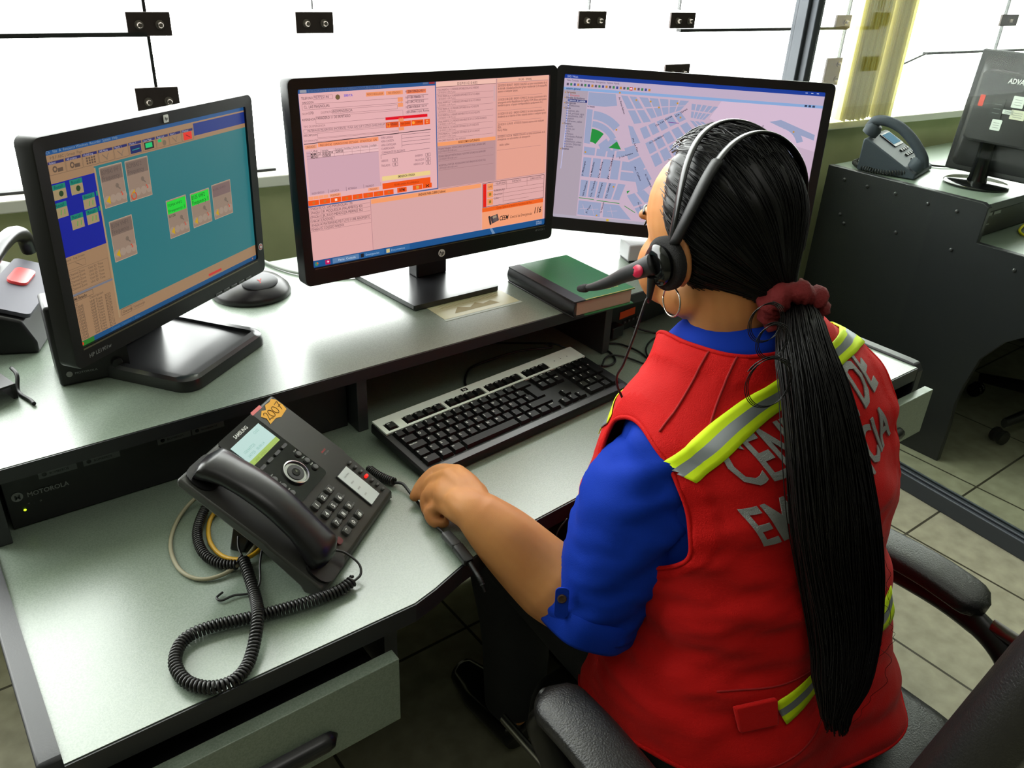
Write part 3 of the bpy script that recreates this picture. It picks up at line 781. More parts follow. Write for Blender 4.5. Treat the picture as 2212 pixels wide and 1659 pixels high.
# ---- content of the right display (street map)
def draw_map(S):
    road = (198, 174, 194); blk = (152, 160, 192); ink = (60, 50, 80); park = (34, 140, 60); side = (172, 158, 172)
    S.rect(0, 0, 1920, 1080, (186, 166, 190), 0)
    S.rect(0, 0, 1920, 28, (24, 58, 150)); S.rect(0, 28, 1920, 92, (190, 172, 196)); S.text(20, 22, 'SIG Web', 16, (180, 190, 230)); S.text(18, 48, 'Vista  Consulta  Ver  Herramientas  Emergencias  Ventana  Ayuda', 15, ink, width=400)
    for k in range(24):
        c_ = [(90, 80, 100), (60, 130, 80), (60, 70, 140), (190, 130, 60)][k % 4]
        S.rect(20 + k * 27, 62, 36 + k * 27, 80, c_, 2)
    S.rect(500, 60, 522, 84, (200, 30, 30), 3); S.rect(507, 65, 515, 79, (250, 230, 230), 4); S.rect(502, 70, 520, 74, (250, 230, 230), 4)
    S.rect(0, 92, 1920, 112, (136, 168, 214)); S.text(18, 108, 'catastro.general', 15, (40, 50, 90), bold=True, width=110)
    for k in range(3): S.rect(1790 + k * 28, 95, 1808 + k * 28, 109, (50, 60, 90), 3)
    for k in range(3): S.rect(1780 + k * 40, 10, 1796 + k * 40, 14, (220, 225, 240), 3)
    S.rect(0, 112, 188, 1058, side)
    items = [(0, 'Temporales', (120, 80, 30)), (30, 'Emergencia', (200, 30, 30)), (0, 'Unidades de Bomberos', ink), (30, 'ubicacion_de_unidades', (235, 235, 250)), (0, 'Emergencias', ink), (30, 'Poblaciones', ink), (0, 'Calado', ink), (24, 'cuencas_alto', ink), (24, 'red_principal_agua', ink), (24, 'estadistica_vial', ink), (24, 'gestion', ink), (24, 'hidrantes_callao', ink),
             (0, 'Catastro', ink), (30, 'Cuadro', ink), (30, 'Area_cen', ink), (30, 'Via', ink), (30, 'Parques', ink), (30, 'Unidades Policial', ink), (30, 'Manzana', ink), (30, 'Habilitacion_urbana', ink), (30, 'Limite Distrital', ink), (30, 'Sectores', ink), (0, 'Sistemas', ink)]
    for k, (dx, tx, c_) in enumerate(items):
        v = 136 + k * 19
        if k == 3: S.rect(40, v - 15, 188, v + 4, (30, 40, 110), 2)
        S.text(24 + dx, v, tx, 15, c_, 3, width=min(150 - dx, 7.2 * len(tx)), bold=(dx == 0))
        S.rect(12 + dx, v - 9, 20 + dx, v - 1, (190, 140, 60) if dx == 0 else (90, 110, 180), 3)
    S.line(30, 700, 50, 130, (190, 190, 230), 5, 2)
    # map: ground is road coloured, blocks on top
    S.rect(190, 112, 1920, 1058, road, 1)
    S.poly([(1190, 112), (1920, 112), (1920, 420), (1500, 330), (1250, 290), (1120, 240)][::-1], (212, 186, 208), 2)

    def quad(a, b, c_, d, n, m, g=10, c0=blk, l=3):
        for i in range(n):
            for j in range(m):
                def bl(u, v):
                    x = (a[0] * (1 - u) + b[0] * u) * (1 - v) + (d[0] * (1 - u) + c_[0] * u) * v
                    y = (a[1] * (1 - u) + b[1] * u) * (1 - v) + (d[1] * (1 - u) + c_[1] * u) * v
                    return x, y
                wu = math.hypot(b[0] - a[0], b[1] - a[1]); wv = math.hypot(d[0] - a[0], d[1] - a[1])
                eu, ev = g / wu, g / wv
                u0, u1, v0, v1 = i / n + eu, (i + 1) / n - eu, j / m + ev, (j + 1) / m - ev
                S.poly([bl(u0, v0), bl(u0, v1), bl(u1, v1), bl(u1, v0)], c0, l)
    # grid at the lower left: columns slant slightly
    quad((195, 592), (500, 596), (492, 756), (190, 754), 4, 1, 7)
    quad((192, 766), (560, 774), (520, 912), (192, 908), 5, 1, 7)
    quad((195, 515), (290, 520), (290, 585), (195, 583), 1, 1, 4); quad((295, 522), (380, 524), (372, 588), (293, 586), 1, 1, 5); quad((382, 524), (445, 527), (440, 590), (376, 588), 1, 1, 5); quad((450, 530), (540, 520), (560, 560), (446, 590), 1, 1, 5)
    quad((192, 930), (380, 935), (380, 1054), (192, 1050), 1, 1, 4); quad((390, 936), (520, 940), (640, 1054), (390, 1054), 1, 1, 5)
    quad((500, 600), (590, 604), (640, 760), (494, 756), 1, 2, 6)
    for x in (230, 300, 450): S.line(x, 960, x + 30, 1040, road, 3, 4); S.line(x - 20, 1000, x + 60, 990, road, 3, 4)
    # curved avenue around the park
    def arc(cx, cy, r0, r1, a0, a1, c0=blk, l=3, n=7):
        A = [math.radians(a0 + (a1 - a0) * k / n) for k in range(n + 1)]
        S.poly([(cx + r0 * math.cos(a), cy - r0 * math.sin(a)) for a in A][::-1] + [(cx + r1 * math.cos(a), cy - r1 * math.sin(a)) for a in A], c0, l)
    S.poly([(194, 118), (400, 118), (420, 200), (330, 215), (194, 212)][::-1], blk, 3)
    S.poly([(194, 240), (238, 242), (240, 496), (194, 492)][::-1], blk, 3)
    arc(238, 560, 248, 310, 45, 88); arc(238, 560, 190, 236, 32, 88); arc(238, 560, 80, 178, 55, 88, park, 4)
    arc(238, 560, 190, 236, 8, 28); arc(238, 560, 92, 170, 8, 42)
    S.poly([(448, 461), (486, 519), (388, 514)], park, 5)
    S.poly([(400, 500), (440, 450), (400, 440), (380, 470)], blk, 4)
    # diagonal district: rows between two diagonal streets
    quad((430, 118), (560, 122), (700, 300), (560, 330), 2, 2, 7)
    quad((570, 122), (960, 126), (900, 200), (690, 280), 5, 2, 6)
    quad((512, 330), (560, 340), (640, 460), (560, 480), 1, 1, 6); quad((600, 350), (900, 200), (960, 260), (650, 440), 5, 1, 8)
    quad((655, 455), (960, 270), (1090, 400), (760, 640), 5, 2, 8); quad((500, 505), (585, 470), (760, 720), (650, 800), 1, 3, 7)
    quad((970, 140), (1180, 150), (1080, 260), (980, 250), 5, 2, 5); quad((970, 262), (1080, 268), (1200, 330), (1100, 390), 3, 1, 5)
    quad((570, 610), (640, 580), (760, 760), (650, 850), 1, 2, 6); quad((560, 860), (700, 800), (900, 960), (700, 1050), 2, 2, 8)
    quad((1100, 410), (1480, 330), (1700, 620), (1300, 760), 5, 4, 9); quad((900, 640), (1290, 760), (1500, 1050), (900, 1050), 4, 3, 9)
    arc(1330, 470, 120, 200, 20, 160); arc(1620, 560, 140, 230, 0, 150); quad((1500, 470), (1900, 560), (1890, 1050), (1520, 1050), 4, 6, 9)
    arc(1640, 420, 150, 196, 20, 80); S.poly([(1560, 232), (1640, 212), (1900, 300), (1900, 340), (1640, 262)][::-1], blk, 4)
    # parks and tree rows along the avenue, street names, hydrants
    for a, b_ in (((194, 914), (316, 918)), ((338, 922), (520, 930)), ((560, 945), (650, 990))): S.line(*a, *b_, park, 5, 5)
    S.poly([(566, 830), (592, 822), (572, 850)], park, 5)
    for (x, y, r_, tx, w_) in [(230, 900, 80, 'Calle Republicana', 120), (292, 900, 80, 'Ca. Tambo', 130), (352, 900, 80, 'Av. Bocanegra', 120), (414, 900, 80, 'Ca. Galvez', 120), (210, 740, 84, 'Jr. Moquegua', 110), (276, 748, 82, 'Ca. Malambito', 120), (340, 750, 82, 'Ca. Arica', 130), (412, 750, 82, 'Jr. Callao', 190),
                               (424, 140, -66, 'Av. Perez Salmon', 130), (560, 430, -62, 'Av. La Paz', 110), (690, 690, -58, 'Av. Universitaria', 110), (480, 585, 22, 'Jr. Los Geranios', 110), (700, 460, 34, 'Av. Tomas Marsano', 120), (730, 330, 36, 'Ca. Las Flores', 140), (870, 250, 38, 'Ca. Grau', 100),
                               (600, 640, -60, 'Av. Callao', 120), (660, 910, -60, 'Av. Colonial', 90), (1380, 300, 20, 'Jr. Cusco', 90), (1480, 340, 60, 'Ca. Cuzco', 90), (1620, 500, 20, 'Av. Argentina', 110), (1740, 560, 62, 'Jr. Loreto', 110), (385, 1020, 80, 'Ca. Ayacucho', 90), (270, 1030, 66, 'Jr. Puno', 70), (194, 226, 0, 'Av. Venezuela', 56)]:
        S.text(x, y, tx, 13, (34, 30, 60), 6, width=w_, rot=math.radians(r_), bold=True)
    for (x, y) in [(430, 106), (560, 150), (668, 152), (736, 190), (870, 150), (905, 250), (434, 376), (212, 560), (460, 806), (1745, 290), (720, 1010), (350, 1040), (1200, 480), (1500, 700)]: S.disc(x, y, 7, (196, 140, 50), 6)
    S.line(820, 290, 900, 292, (120, 40, 140), 4, 6)
    S.rect(0, 1058, 1920, 1080, (176, 168, 184), 5); S.rect(430, 1060, 450, 1078, (200, 170, 60), 6)


def monitor(name, label, c, yaw, tilt, roll, w, h, bez, lower, W, H, draw, zbase):
    """bez: side/top bezel; lower: bottom bezel"""
    t = thing(name, label, 'monitor', (c[0], c[1], zbase), yaw)
    MW = screen_frame(Vector(c), yaw, tilt, roll, w, h)
    ML = t.matrix_basis.inverted() @ MW if False else (Matrix.Translation((c[0], c[1], zbase)) @ Matrix.Rotation(yaw, 4, 'Z')).inverted() @ MW
    ow, oh = w + 2 * bez, h + bez + lower; cy = (bez - lower) / 2
    mb = MB()
    out = rrect(ow, oh, 0.011, 5, 0, cy); n = len(out)
    inn = [(max(-w / 2, min(w / 2, x)), max(-h / 2, min(h / 2, y))) for x, y in out]
    # inner loop on the display rectangle, matched by angle
    inn = []
    for x, y in out:
        sx = w / 2 / (ow / 2); sy = 1
        yy = (y - cy) / (oh / 2) * (h / 2)
        xx = x * sx
        k = max(abs(xx) / (w / 2), abs(yy) / (h / 2))
        xx, yy = xx / k, yy / k
        inn.append((xx, yy))
    r0 = [(x, y, -0.022) for x, y in out]; r1 = [(x, y, 0.002) for x, y in out]
    r2 = [(x * 0.996, (y - cy) * 0.995 + cy, 0.0045) for x, y in out]; r3 = [(x, y, 0.0035) for x, y in inn]; r4 = [(x, y, -0.0008) for x, y in inn]
    mb.loft([r0, r1, r2, r3, r4], cap=False)
    b = mb.build('bezel', BEZ, t, smooth=30, M=ML)
    mb = MB(); mb.prism(rrect(ow * 0.985, oh * 0.985, 0.012, 4, 0, cy), -0.024, -0.020); mb.taper((0, cy, -0.024), (ow * 0.82, oh * 0.78), (ow * 0.5, oh * 0.5), -0.024)
    mb.build('back_cover', BEZ, t, M=ML)
    S = Screen(W, H, w, h); draw(S)
    s = S.mb.build('screen', None, t, M=ML @ Matrix.Translation((0, 0, -0.0006)))
    return t, ML, b


# positions solved from the photograph (metres)
M2w, M2h = 0.509, 0.286
m2, ML2, b2 = monitor('monitor', 'middle black widescreen monitor showing a pink and orange emergency form', (0.8053, 1.2543, 1.0379), 0.0071, 0.0519, -0.005, M2w, M2h, 0.0175, 0.031, 1920, 1080, draw_form, SZ + 0.001)
m3, ML3, b3 = monitor('monitor', 'right black widescreen monitor showing a street map behind the headset', (1.3191, 1.1346, 1.0248), -0.8288, 0.143, 0.0, M2w, M2h, 0.0175, 0.026, 1920, 1080, draw_map, SZ + 0.001)
m1, ML1, b1 = monitor('monitor', 'left black monitor showing a teal radio console turned away from the chair', (0.329, 1.234, 1.0233), 0.6111, -0.0076, -0.0244, 0.408, 0.255, 0.018, 0.027, 1440, 900, draw_console, SZ + 0.001)

# brand marks on the bezels
def on(ML, x, y, z=0.0052):
    return ML @ Matrix.Translation((x, y, z))


def mk_logo(parent, ML, x, y, s, style):
    mb = MB()
    if style == 'disc':
        mb.lathe([(s, 0), (s, 0.0006), (0, 0.0006)], 24, m=WHITE_INK, M=on(ML, x, y, 0.0040)); put_text(mb, 'hp', BEZ, on(ML, x - s * 0.05, y - s * 0.42, 0.0049), s * 1.5, 'C', bold=True, shear=0.25)
    else:
        mb.prism(rrect(s * 2, s * 2, s * 0.3, 3), 0, 0.0006, m=WHITE_INK, M=on(ML, x, y, 0.0042)); put_text(mb, 'hp', BEZ, on(ML, x, y - s * 0.35, 0.0051), s * 1.2, 'C', bold=True, shear=0.25)
    return mb.build('badge', None, parent)


mk_logo(m2, ML2, 0.002, -M2h / 2 - 0.0165, 0.0073, 'disc')
mb = MB(); put_text(mb, 'HP LV2311', GREY_INK, on(ML2, M2w / 2 - 0.004, -M2h / 2 - 0.010, 0.0050), 0.0055, 'R'); mb.build('model_mark', None, m2)
mk_logo(m1, ML1, 0.012, 0.1275 + 0.008, 0.0052, 'square')
mb = MB(); put_text(mb, 'HP LE1901w', GREY_INK, on(ML1, -0.204 + 0.006, -0.1275 - 0.017, 0.0050), 0.0078, 'L', bold=True); mb.build('model_mark', None, m1)
mb = MB(); mb.box((-0.002, -0.1275 - 0.0025, 0.0042), (0.405, 0.0018, 0.001), mat('silver_line', (120, 112, 90), rough=0.3, metal=0.6), M=ML1); mb.build('lower_trim', None, m1)
mb = MB(); mb.box((0, -M2h / 2 - 0.0018, 0.0042), (M2w - 0.004, 0.0012, 0.001), mat('silver_line', (120, 112, 90)), M=ML2); mb.build('lower_trim', None, m2)
for k in range(5):
    mb = MB(); mb.box((0.085 + k * 0.021, -0.1275 - 0.024, 0.0046), (0.017, 0.0045, 0.0016), M=ML1); mb.build('button', DGREY, m1, bevel=0.0004)
mb = MB(); mb.lathe([(0.0058, 0), (0.0058, 0.0006), (0, 0.0006)], 20, m=WHITE_INK, M=on(ML1, 0.2125, -0.108, 0.004)); mb.lathe([(0.0046, 0), (0.0046, 0.0004), (0, 0.0004)], 20, m=mat('red_print', (178, 40, 44)), M=on(ML1, 0.2125, -0.108, 0.0045)); mb.lathe([(0.0028, 0), (0.0028, 0.0004), (0, 0.0004)], 12, m=WHITE_INK, M=on(ML1, 0.2125, -0.108, 0.0048)); mb.build('sticker', None, m1, )

# stands --------------------------------------------------------------
def stand_plate(parent, pts, z0, z1, inner=None):
    mb = MB(); mb.prism(pts, z0, z1); return mb.build('stand_base', BLACKP if inner is None else inner, parent, bevel=0.003)


R2 = Matrix.Rotation(-0.0071, 4, 'Z')
def loc2(t, x, y):
    v = (Matrix.Translation(t.location) @ Matrix.Rotation(t.rotation_euler[2], 4, 'Z')).inverted() @ Vector((x, y, t.location.z)); return (v.x, v.y)
SAT = mat('satin_black_metal', (20, 20, 22), rough=0.28, spec=0.7)
stand_plate(m2, [loc2(m2, *p) for p in ((0.706, 1.175), (0.893, 1.176), (0.960, 1.375), (0.690, 1.375))], 0.0, 0.011, SAT)
nx, ny = loc2(m2, 0.815, 1.305)
mb = MB(); mb.box((nx, ny, 0.13), (0.068, 0.032, 0.24)); mb.build('stand_neck', BLACKP, m2, bevel=0.003)
c3 = (1.3191 + 0.055, 1.1346 + 0.06)
p3 = [(-0.03, -0.10), (0.13, -0.10), (0.15, 0.08), (-0.05, 0.08)]
stand_plate(m3, p3, 0.0, 0.011, SAT)
mb = MB(); mb.box((0.05, 0.052, 0.13), (0.068, 0.032, 0.24)); mb.build('stand_neck', BLACKP, m3, bevel=0.003)
# left monitor base: rounded tray with a recessed shiny panel
mb = MB(); W1, D1 = 0.198, 0.215
cx1, cy1 = loc2(m1, 0.300, 1.230)
outp = rrect(W1, D1, 0.026, 6, cx1, cy1 ); inp = rrect(W1 - 0.030, D1 - 0.034, 0.006, 6, cx1, cy1)
lo = rrect(W1 + 0.004, D1 + 0.004, 0.027, 6, cx1, cy1)
mb.loft([[(x, y, 0) for x, y in lo], [(x, y, 0.008) for x, y in lo], [(x, y, 0.016) for x, y in outp], [(cx1 + (x - cx1) * 0.95, cy1 + (y - cy1) * 0.955, 0.020) for x, y in outp], [(x, y, 0.020) for x, y in inp], [(cx1 + (x - cx1) * 0.985, cy1 + (y - cy1) * 0.985, 0.015) for x, y in inp]], cap=True)
mb.build('stand_base', SAT, m1, smooth=35)
mb = MB(); mb.box((cx1 + 0.01, cy1 + 0.075, 0.12), (0.09, 0.03, 0.21)); mb.build('stand_neck', BLACKP, m1, bevel=0.003)
# ------------------------------------------------------------------ desk telephone in front
PH_YAW = 0.653
tel = thing('desk_telephone', 'charcoal office telephone with glowing screen and yellow 2007 tag on the desk', 'telephone', (0.2995, 0.720, DZ), PH_YAW)
PHB = mat('telephone_body', (58, 58, 55), rough=0.42, spec=0.5, bump=(2500, 0.05))
W_ = 0.213
PL = frame((0, 0, 0.015), (1, 0, 0), (0, 0.067, 0.0485))
PU = frame((0, 0.067, 0.0635), (1, 0, 0), (0, 0.111, 0.0725))
LL, LU = 0.0827, 0.1326
mb = MB()
prof = [(0.0, 0.002), (0.0, 0.013), (0.003, 0.0165), (0.067, 0.0625), (0.0705, 0.0672), (0.176, 0.136), (0.180, 0.132), (0.180, 0.124), (0.078, 0.0545), (0.030, 0.012), (0.025, 0.002)]
EX = Matrix(((0, 0, 1, 0), (1, 0, 0, 0), (0, 1, 0, 0), (0, 0, 0, 1)))
mb.prism(prof, 0, W_, M=EX)
mb.build('body', PHB, tel, bevel=0.003)
mb = MB(); mb.prism([(0.03, 0.0), (0.06, 0.030), (0.120, 0.078), (0.135, 0.080), (0.155, 0.0), (0.135, 0.0), (0.112, 0.055), (0.06, 0.0)], 0.045, 0.175, M=EX); mb.build('stand', BLACKP, tel, bevel=0.002)
mb = MB(); mb.prism(rrect(0.080, 0.128, 0.006, 4, 0.1185, 0.067), 0.0, 0.0022, M=PU); panel = mb.build('screen_panel', GLOSSB, tel, bevel=0.0006)
# display
mb = MB()
LCD = mat('phone_lcd', (20, 30, 30), rough=0.3, emit=(186, 218, 212), estr=0.9); LCDG = mat('phone_lcd_green', (20, 30, 10), rough=0.3, emit=(150, 178, 70), estr=1.0); LINK = mat('lcd_ink', (40, 60, 60), rough=0.4, emit=(120, 168, 158), estr=1.0)
mb.box((0.1185, 0.1005, 0.0028), (0.066, 0.029, 0.001), LCD, PU); mb.box((0.1185, 0.0825, 0.0028), (0.066, 0.007, 0.001), LCDG, PU)
put_text(mb, '150347725', LINK, PU @ Matrix.Translation((0.092, 0.0965, 0.0035)), 0.0056, 'L'); put_text(mb, '347725   00:00:14', LINK, PU @ Matrix.Translation((0.092, 0.0895, 0.0035)), 0.0052, 'L'); put_text(mb, '12:02', LINK, PU @ Matrix.Translation((0.130, 0.107, 0.0035)), 0.0056, 'L'); put_text(mb, 'SAVE   HOLD', mat('lcd_ink2', (30, 40, 10), emit=(120, 140, 60)), PU @ Matrix.Translation((0.094, 0.0805, 0.0035)), 0.0045, 'L')
mb.build('display', None, tel)
mb = MB(); put_text(mb, 'SAMSUNG', WHITE_INK, PU @ Matrix.Translation((0.1195, 0.1195, 0.0024)), 0.0072, 'C', width=0.030, bold=True)
put_text(mb, 'SMART', mat('red_print', (178, 40, 44)), PU @ Matrix.Translation((0.182, 0.025, 0.0012)), 0.0038, 'L', bold=True); put_text(mb, 'SMT-5230', GREY_INK, PU @ Matrix.Translation((0.183, 0.0205, 0.0012)), 0.0028, 'L')
mb.build('brand_print', None, tel)
for k in range(4):
    mb = MB(); mb.prism(rrect(0.0115, 0.0042, 0.0014, 2, 0.093 + k * 0.0178, 0.0692), 0.002, 0.0045, M=PU); mb.build('soft_key', DGREY, tel, bevel=0.0005)
mb = MB(); mb.lathe([(0.0175, 0.001), (0.0175, 0.0045), (0.0166, 0.0052), (0.0156, 0.0045), (0.0152, 0.003), (0.012, 0.003), (0.0118, 0.0046), (0, 0.0050)], 40, m=BLACKP, M=PU @ Matrix.Translation((0.1205, 0.0342, 0)))
ring = MB(); ring.lathe([(0.0184, 0.0026), (0.0182, 0.0058), (0.0166, 0.0062), (0.0160, 0.0036)], 40, M=PU @ Matrix.Translation((0.1205, 0.0342, 0)))
dial = mb.build('navigation_dial', None, tel, smooth=40); ring.build('chrome_ring', CHROME, dial, smooth=60)['label'] = 'bright chrome ring'
mb = MB(); mb.lathe([(0.006, 0.0048), (0.0058, 0.0056), (0, 0.0058)], 20, M=PU @ Matrix.Translation((0.1205, 0.0342, 0))); mb.build('centre_key', GLOSSB, dial, smooth=40)
for side, x0 in ((1, 0.151), (-1, 0.0885)):
    for k in range(3):
        s_ = 0.0480 - k * 0.0141
        mb = MB(); mb.lathe([(0.0045, 0.001), (0.0045, 0.004), (0.0038, 0.005), (0, 0.0052)], 18, M=PU @ Matrix.Translation((x0, s_, 0))); o = mb.build('function_key', PHB, tel, smooth=40)
        mb = MB(); put_text(mb, (['Conf', 'Menu', 'Hold'], ['Transfer', 'Mute', 'Redial'])[0 if side == 1 else 1][k], WHITE_INK, PU @ Matrix.Translation((x0 + 0.0015, s_ + 0.0058, 0.0024)), 0.0028, 'C'); mb.build('key_print', None, o)
# keypad: 4 rows of 3
rows = [['1', '2', '3'], ['4', '5', '6'], ['7', '8', '9'], ['*', '0', '#']]
for r in range(4):
    for c_ in range(3):
        x = 0.0975 + c_ * 0.0185; s_ = 0.0690 - r * 0.0170
        mb = MB(); mb.loft([[(q[0], q[1], 0.0) for q in rrect(0.0135, 0.0112, 0.003, 4, x, s_)], [(q[0], q[1], 0.003) for q in rrect(0.0135, 0.0112, 0.003, 4, x, s_)], [(q[0], q[1], 0.0042) for q in rrect(0.0118, 0.0092, 0.0026, 4, x, s_)]], m=PHB, M=PL)
        put_text(mb, rows[r][c_], WHITE_INK, PL @ Matrix.Translation((x - 0.001, s_ - 0.0028, 0.0044)), 0.0085, 'C', bold=True)
        if rows[r][c_] in '23456789': put_text(mb, ['ABC', 'DEF', 'GHI', 'JKL', 'MNO', 'PQRS', 'TUV', 'WXYZ'][int(rows[r][c_]) - 2], GREY_INK, PL @ Matrix.Translation((x + 0.0052, s_ - 0.0036, 0.0044)), 0.0026, 'C')
        mb.build('number_key', None, tel, smooth=40)
for k in range(2):
    mb = MB(); x = 0.0752 - 0.0 + (0.000 if k == 0 else -0.0155); mb.prism(rrect(0.0105, 0.0095, 0.0035, 3, 0.0752 if k == 0 else 0.0745, 0.0185 if k == 0 else 0.034), 0, 0.0035, M=PL); mb.build('call_key', mat('dark_red_key', (92, 26, 30), rough=0.5), tel, bevel=0.0008)
mb = MB(); mb.prism(rrect(0.029, 0.063, 0.002, 3, 0.1775, 0.0415), 0.0, 0.0015, m=mat('grey_recess', (40, 40, 42)), M=PL)
mb.prism(rrect(0.0265, 0.060, 0.0012, 3, 0.1775, 0.0415), 0.0012, 0.002, m=mat('paper_label', (206, 214, 214), rough=0.35), M=PL)
for k in range(4): put_text(mb, ['CENTRAL', 'SALA', 'BASE', 'JEFE'][k], GREY_INK, PL @ Matrix.Translation((0.170, 0.062 - k * 0.012, 0.0022)), 0.0032, 'L')
mb.build('name_card', None, tel)
for k in range(7):
    mb = MB(); mb.lathe([(0.0036, 0), (0.0036, 0.003), (0.0025, 0.004), (0, 0.004)], 12, M=PL @ Matrix.Translation((0.2005 + 0.0004 * k, 0.0705 - k * 0.0098, 0)) @ Matrix.Diagonal((1, 0.7, 1, 1)))
    o = mb.build('memory_key', PHB if k != 3 else mat('red_led', (120, 10, 10), emit=(255, 30, 24), estr=1.0), tel, smooth=40)
    if k == 3: o['label'] = 'lit red memory key'
# yellow 2007 tag with pink flag and clear tape
YT_ = mat('orange_sticky_paper', (250, 184, 60), rough=0.6)
mb = MB(); tagp = [(0.166, 0.104), (0.170, 0.113), (0.166, 0.120), (0.176, 0.1255), (0.182, 0.122), (0.189, 0.128), (0.199, 0.127), (0.206, 0.129), (0.211, 0.124), (0.2115, 0.112), (0.209, 0.104), (0.190, 0.101), (0.182, 0.105)]
TG = frame((0, 0, 0), (1, 0, 0), (0, 1, 0))
mb.prism(tagp, 0.0004, 0.0010, m=YT_, M=PU @ Matrix.Translation((0, -0.001, 0.0008)))
INKP = mat('pen_ink', (40, 20, 16), rough=0.6)
# hand written 2 0 0 7
def stroke(pts, r=0.00035):
    mb.tube(smooth_path([(p[0], p[1], 0.0022) for p in pts], 5), r, 5, INKP, PU)
bx, by = 0.171, 0.1065
stroke([(bx, by + 0.011), (bx + 0.003, by + 0.0135), (bx + 0.006, by + 0.011), (bx + 0.003, by + 0.005), (bx, by + 0.001), (bx + 0.004, by + 0.002), (bx + 0.008, by)])
for q in (0.0125, 0.0225): stroke([(bx + q + 0.004 * math.cos(a), by + 0.0065 + 0.006 * math.sin(a)) for a in [k * PI / 5 + 1.6 for k in range(11)]])
stroke([(bx + 0.029, by + 0.0125), (bx + 0.033, by + 0.013), (bx + 0.0375, by + 0.0135), (bx + 0.034, by + 0.006), (bx + 0.032, by + 0.0005)])
stroke([(bx + 0.031, by + 0.007), (bx + 0.038, by + 0.0075)])
mb.build('number_tag', None, tel)['label'] = 'orange tag reading 2007'
mb = MB(); mb.prism([(0.188, 0.1275), (0.212, 0.1275), (0.2125, 0.1325), (0.19, 0.1325)], 0.0004, 0.001, M=PU @ Matrix.Translation((-0.03, 0, 0.0006))); mb.build('pink_flag', mat('pink_paper', (236, 128, 128), rough=0.6), tel)
# handset
rings = []
path = []
n = 26
for k in range(n + 1):
    u = k / n                                    # 0 lower end, 1 upper end
    y = 0.004 + u * 0.160
    base = 0.015 + (y / 0.067 * 0.0485 if y < 0.067 else 0.0485 + (y - 0.067) / 0.111 * 0.0725)
    arch = 0.021 * math.sin(PI * u) ** 0.9
    e = min(u, 1 - u)
    cup = max(0.0, 1 - e / 0.22)
    hw = 0.0235 + 0.0035 * cup; th = 0.0125 + 0.003 * cup
    cap_ = math.sqrt(max(0.0, 1 - max(0, (0.055 - e) / 0.055) ** 2)) if e < 0.055 else 1.0
    hw *= 0.35 + 0.65 * cap_; th *= 0.45 + 0.55 * cap_
    cz = base + 0.017 + arch
    ny, nz = -0.59, 0.81
    ring_ = []
    for j in range(20):
        a = 2 * PI * j / 20
        ca, sa = math.cos(a), math.sin(a)
        px_ = hw * (abs(ca) ** 0.75) * (1 if ca >= 0 else -1)
        pt = th * (abs(sa) ** 0.8) * (1 if sa >= 0 else -1)
        if sa < 0: pt *= 1.0 + 0.9 * cup
        ring_.append((0.034 + px_, y + ny * pt, cz + nz * pt))
    rings.append(ring_)
mb = MB(); mb.loft(rings); hs = mb.build('handset', mat('handset_black', (20, 17, 22), rough=0.3, spec=0.6), tel, smooth=60)
for u in (0.012, 0.112):
    F_ = PL if u < 0.07 else PU; s_ = 0.012 if u < 0.07 else 0.108
    mb = MB(); mb.prism(rrect(0.056, 0.040, 0.016, 5, 0.034, s_ + (0.004 if u < 0.07 else 0.004)), -0.001, 0.004, M=F_); mb.build('cradle', BLACKP, tel, bevel=0.001)


def coil(path, R, r, pitch, n=5, seg=9):
    """helix of wire radius r and coil radius R following a path"""
    P = [Vector(p) for p in path]
    # resample
    L = [0]
    for i in range(1, len(P)): L.append(L[-1] + (P[i] - P[i - 1]).length)
    tot = L[-1]; turns = int(tot / pitch); N_ = turns * seg; out = []
    up = Vector((0, 0, 1)); u = None; i = 0
    for k in range(N_ + 1):
        s = tot * k / N_
        while i < len(P) - 2 and L[i + 1] < s: i += 1
        f = (s - L[i]) / max(1e-9, L[i + 1] - L[i]); p = P[i].lerp(P[i + 1], f)
        d = (P[min(i + 1, len(P) - 1)] - P[i]).normalized()
        u = (up - d * up.dot(d)) if u is None else (u - d * u.dot(d)); u.normalize(); w = d.cross(u)
        a = 2 * PI * k / seg
        out.append(p + u * math.cos(a) * R + w * math.sin(a) * R)
    return out


CORD = mat('coiled_cord_black', (20, 18, 18), rough=0.38, spec=0.6)
cz = DZ + 0.009
cp = [(0.245, 0.830, DZ + 0.012), (0.233, 0.765, cz), (0.217, 0.713, cz + 0.010), (0.191, 0.672, cz), (0.167, 0.653, cz), (0.143, 0.657, cz), (0.125, 0.679, cz), (0.123, 0.711, cz), (0.14, 0.738, cz), (0.17, 0.742, cz), (0.223, 0.728, cz), (0.277, 0.717, cz), (0.318, 0.714, cz), (0.340, 0.718, cz + 0.002)]
cord = thing('telephone_cord', 'black coiled telephone handset cord looping across the desk', 'cord', (0.2, 0.7, DZ))
OFF = Matrix.Translation((-0.2, -0.7, -DZ))
mb = MB(); mb.tube([OFF @ p for p in coil(smooth_path(cp, 10), 0.0058, 0.0019, 0.0044)], 0.0019, 6); mb.build('coil', CORD, cord, smooth=180)
mb = MB(); mb.tube([OFF @ Vector(p) for p in smooth_path([(0.340, 0.718, cz), (0.352, 0.722, DZ + 0.012), (0.356, 0.735, DZ + 0.018), (0.346, 0.752, DZ + 0.028), (0.330, 0.756, DZ + 0.037)], 6)], 0.0016, 6); mb.build('plain_end', CORD, cord, smooth=180)
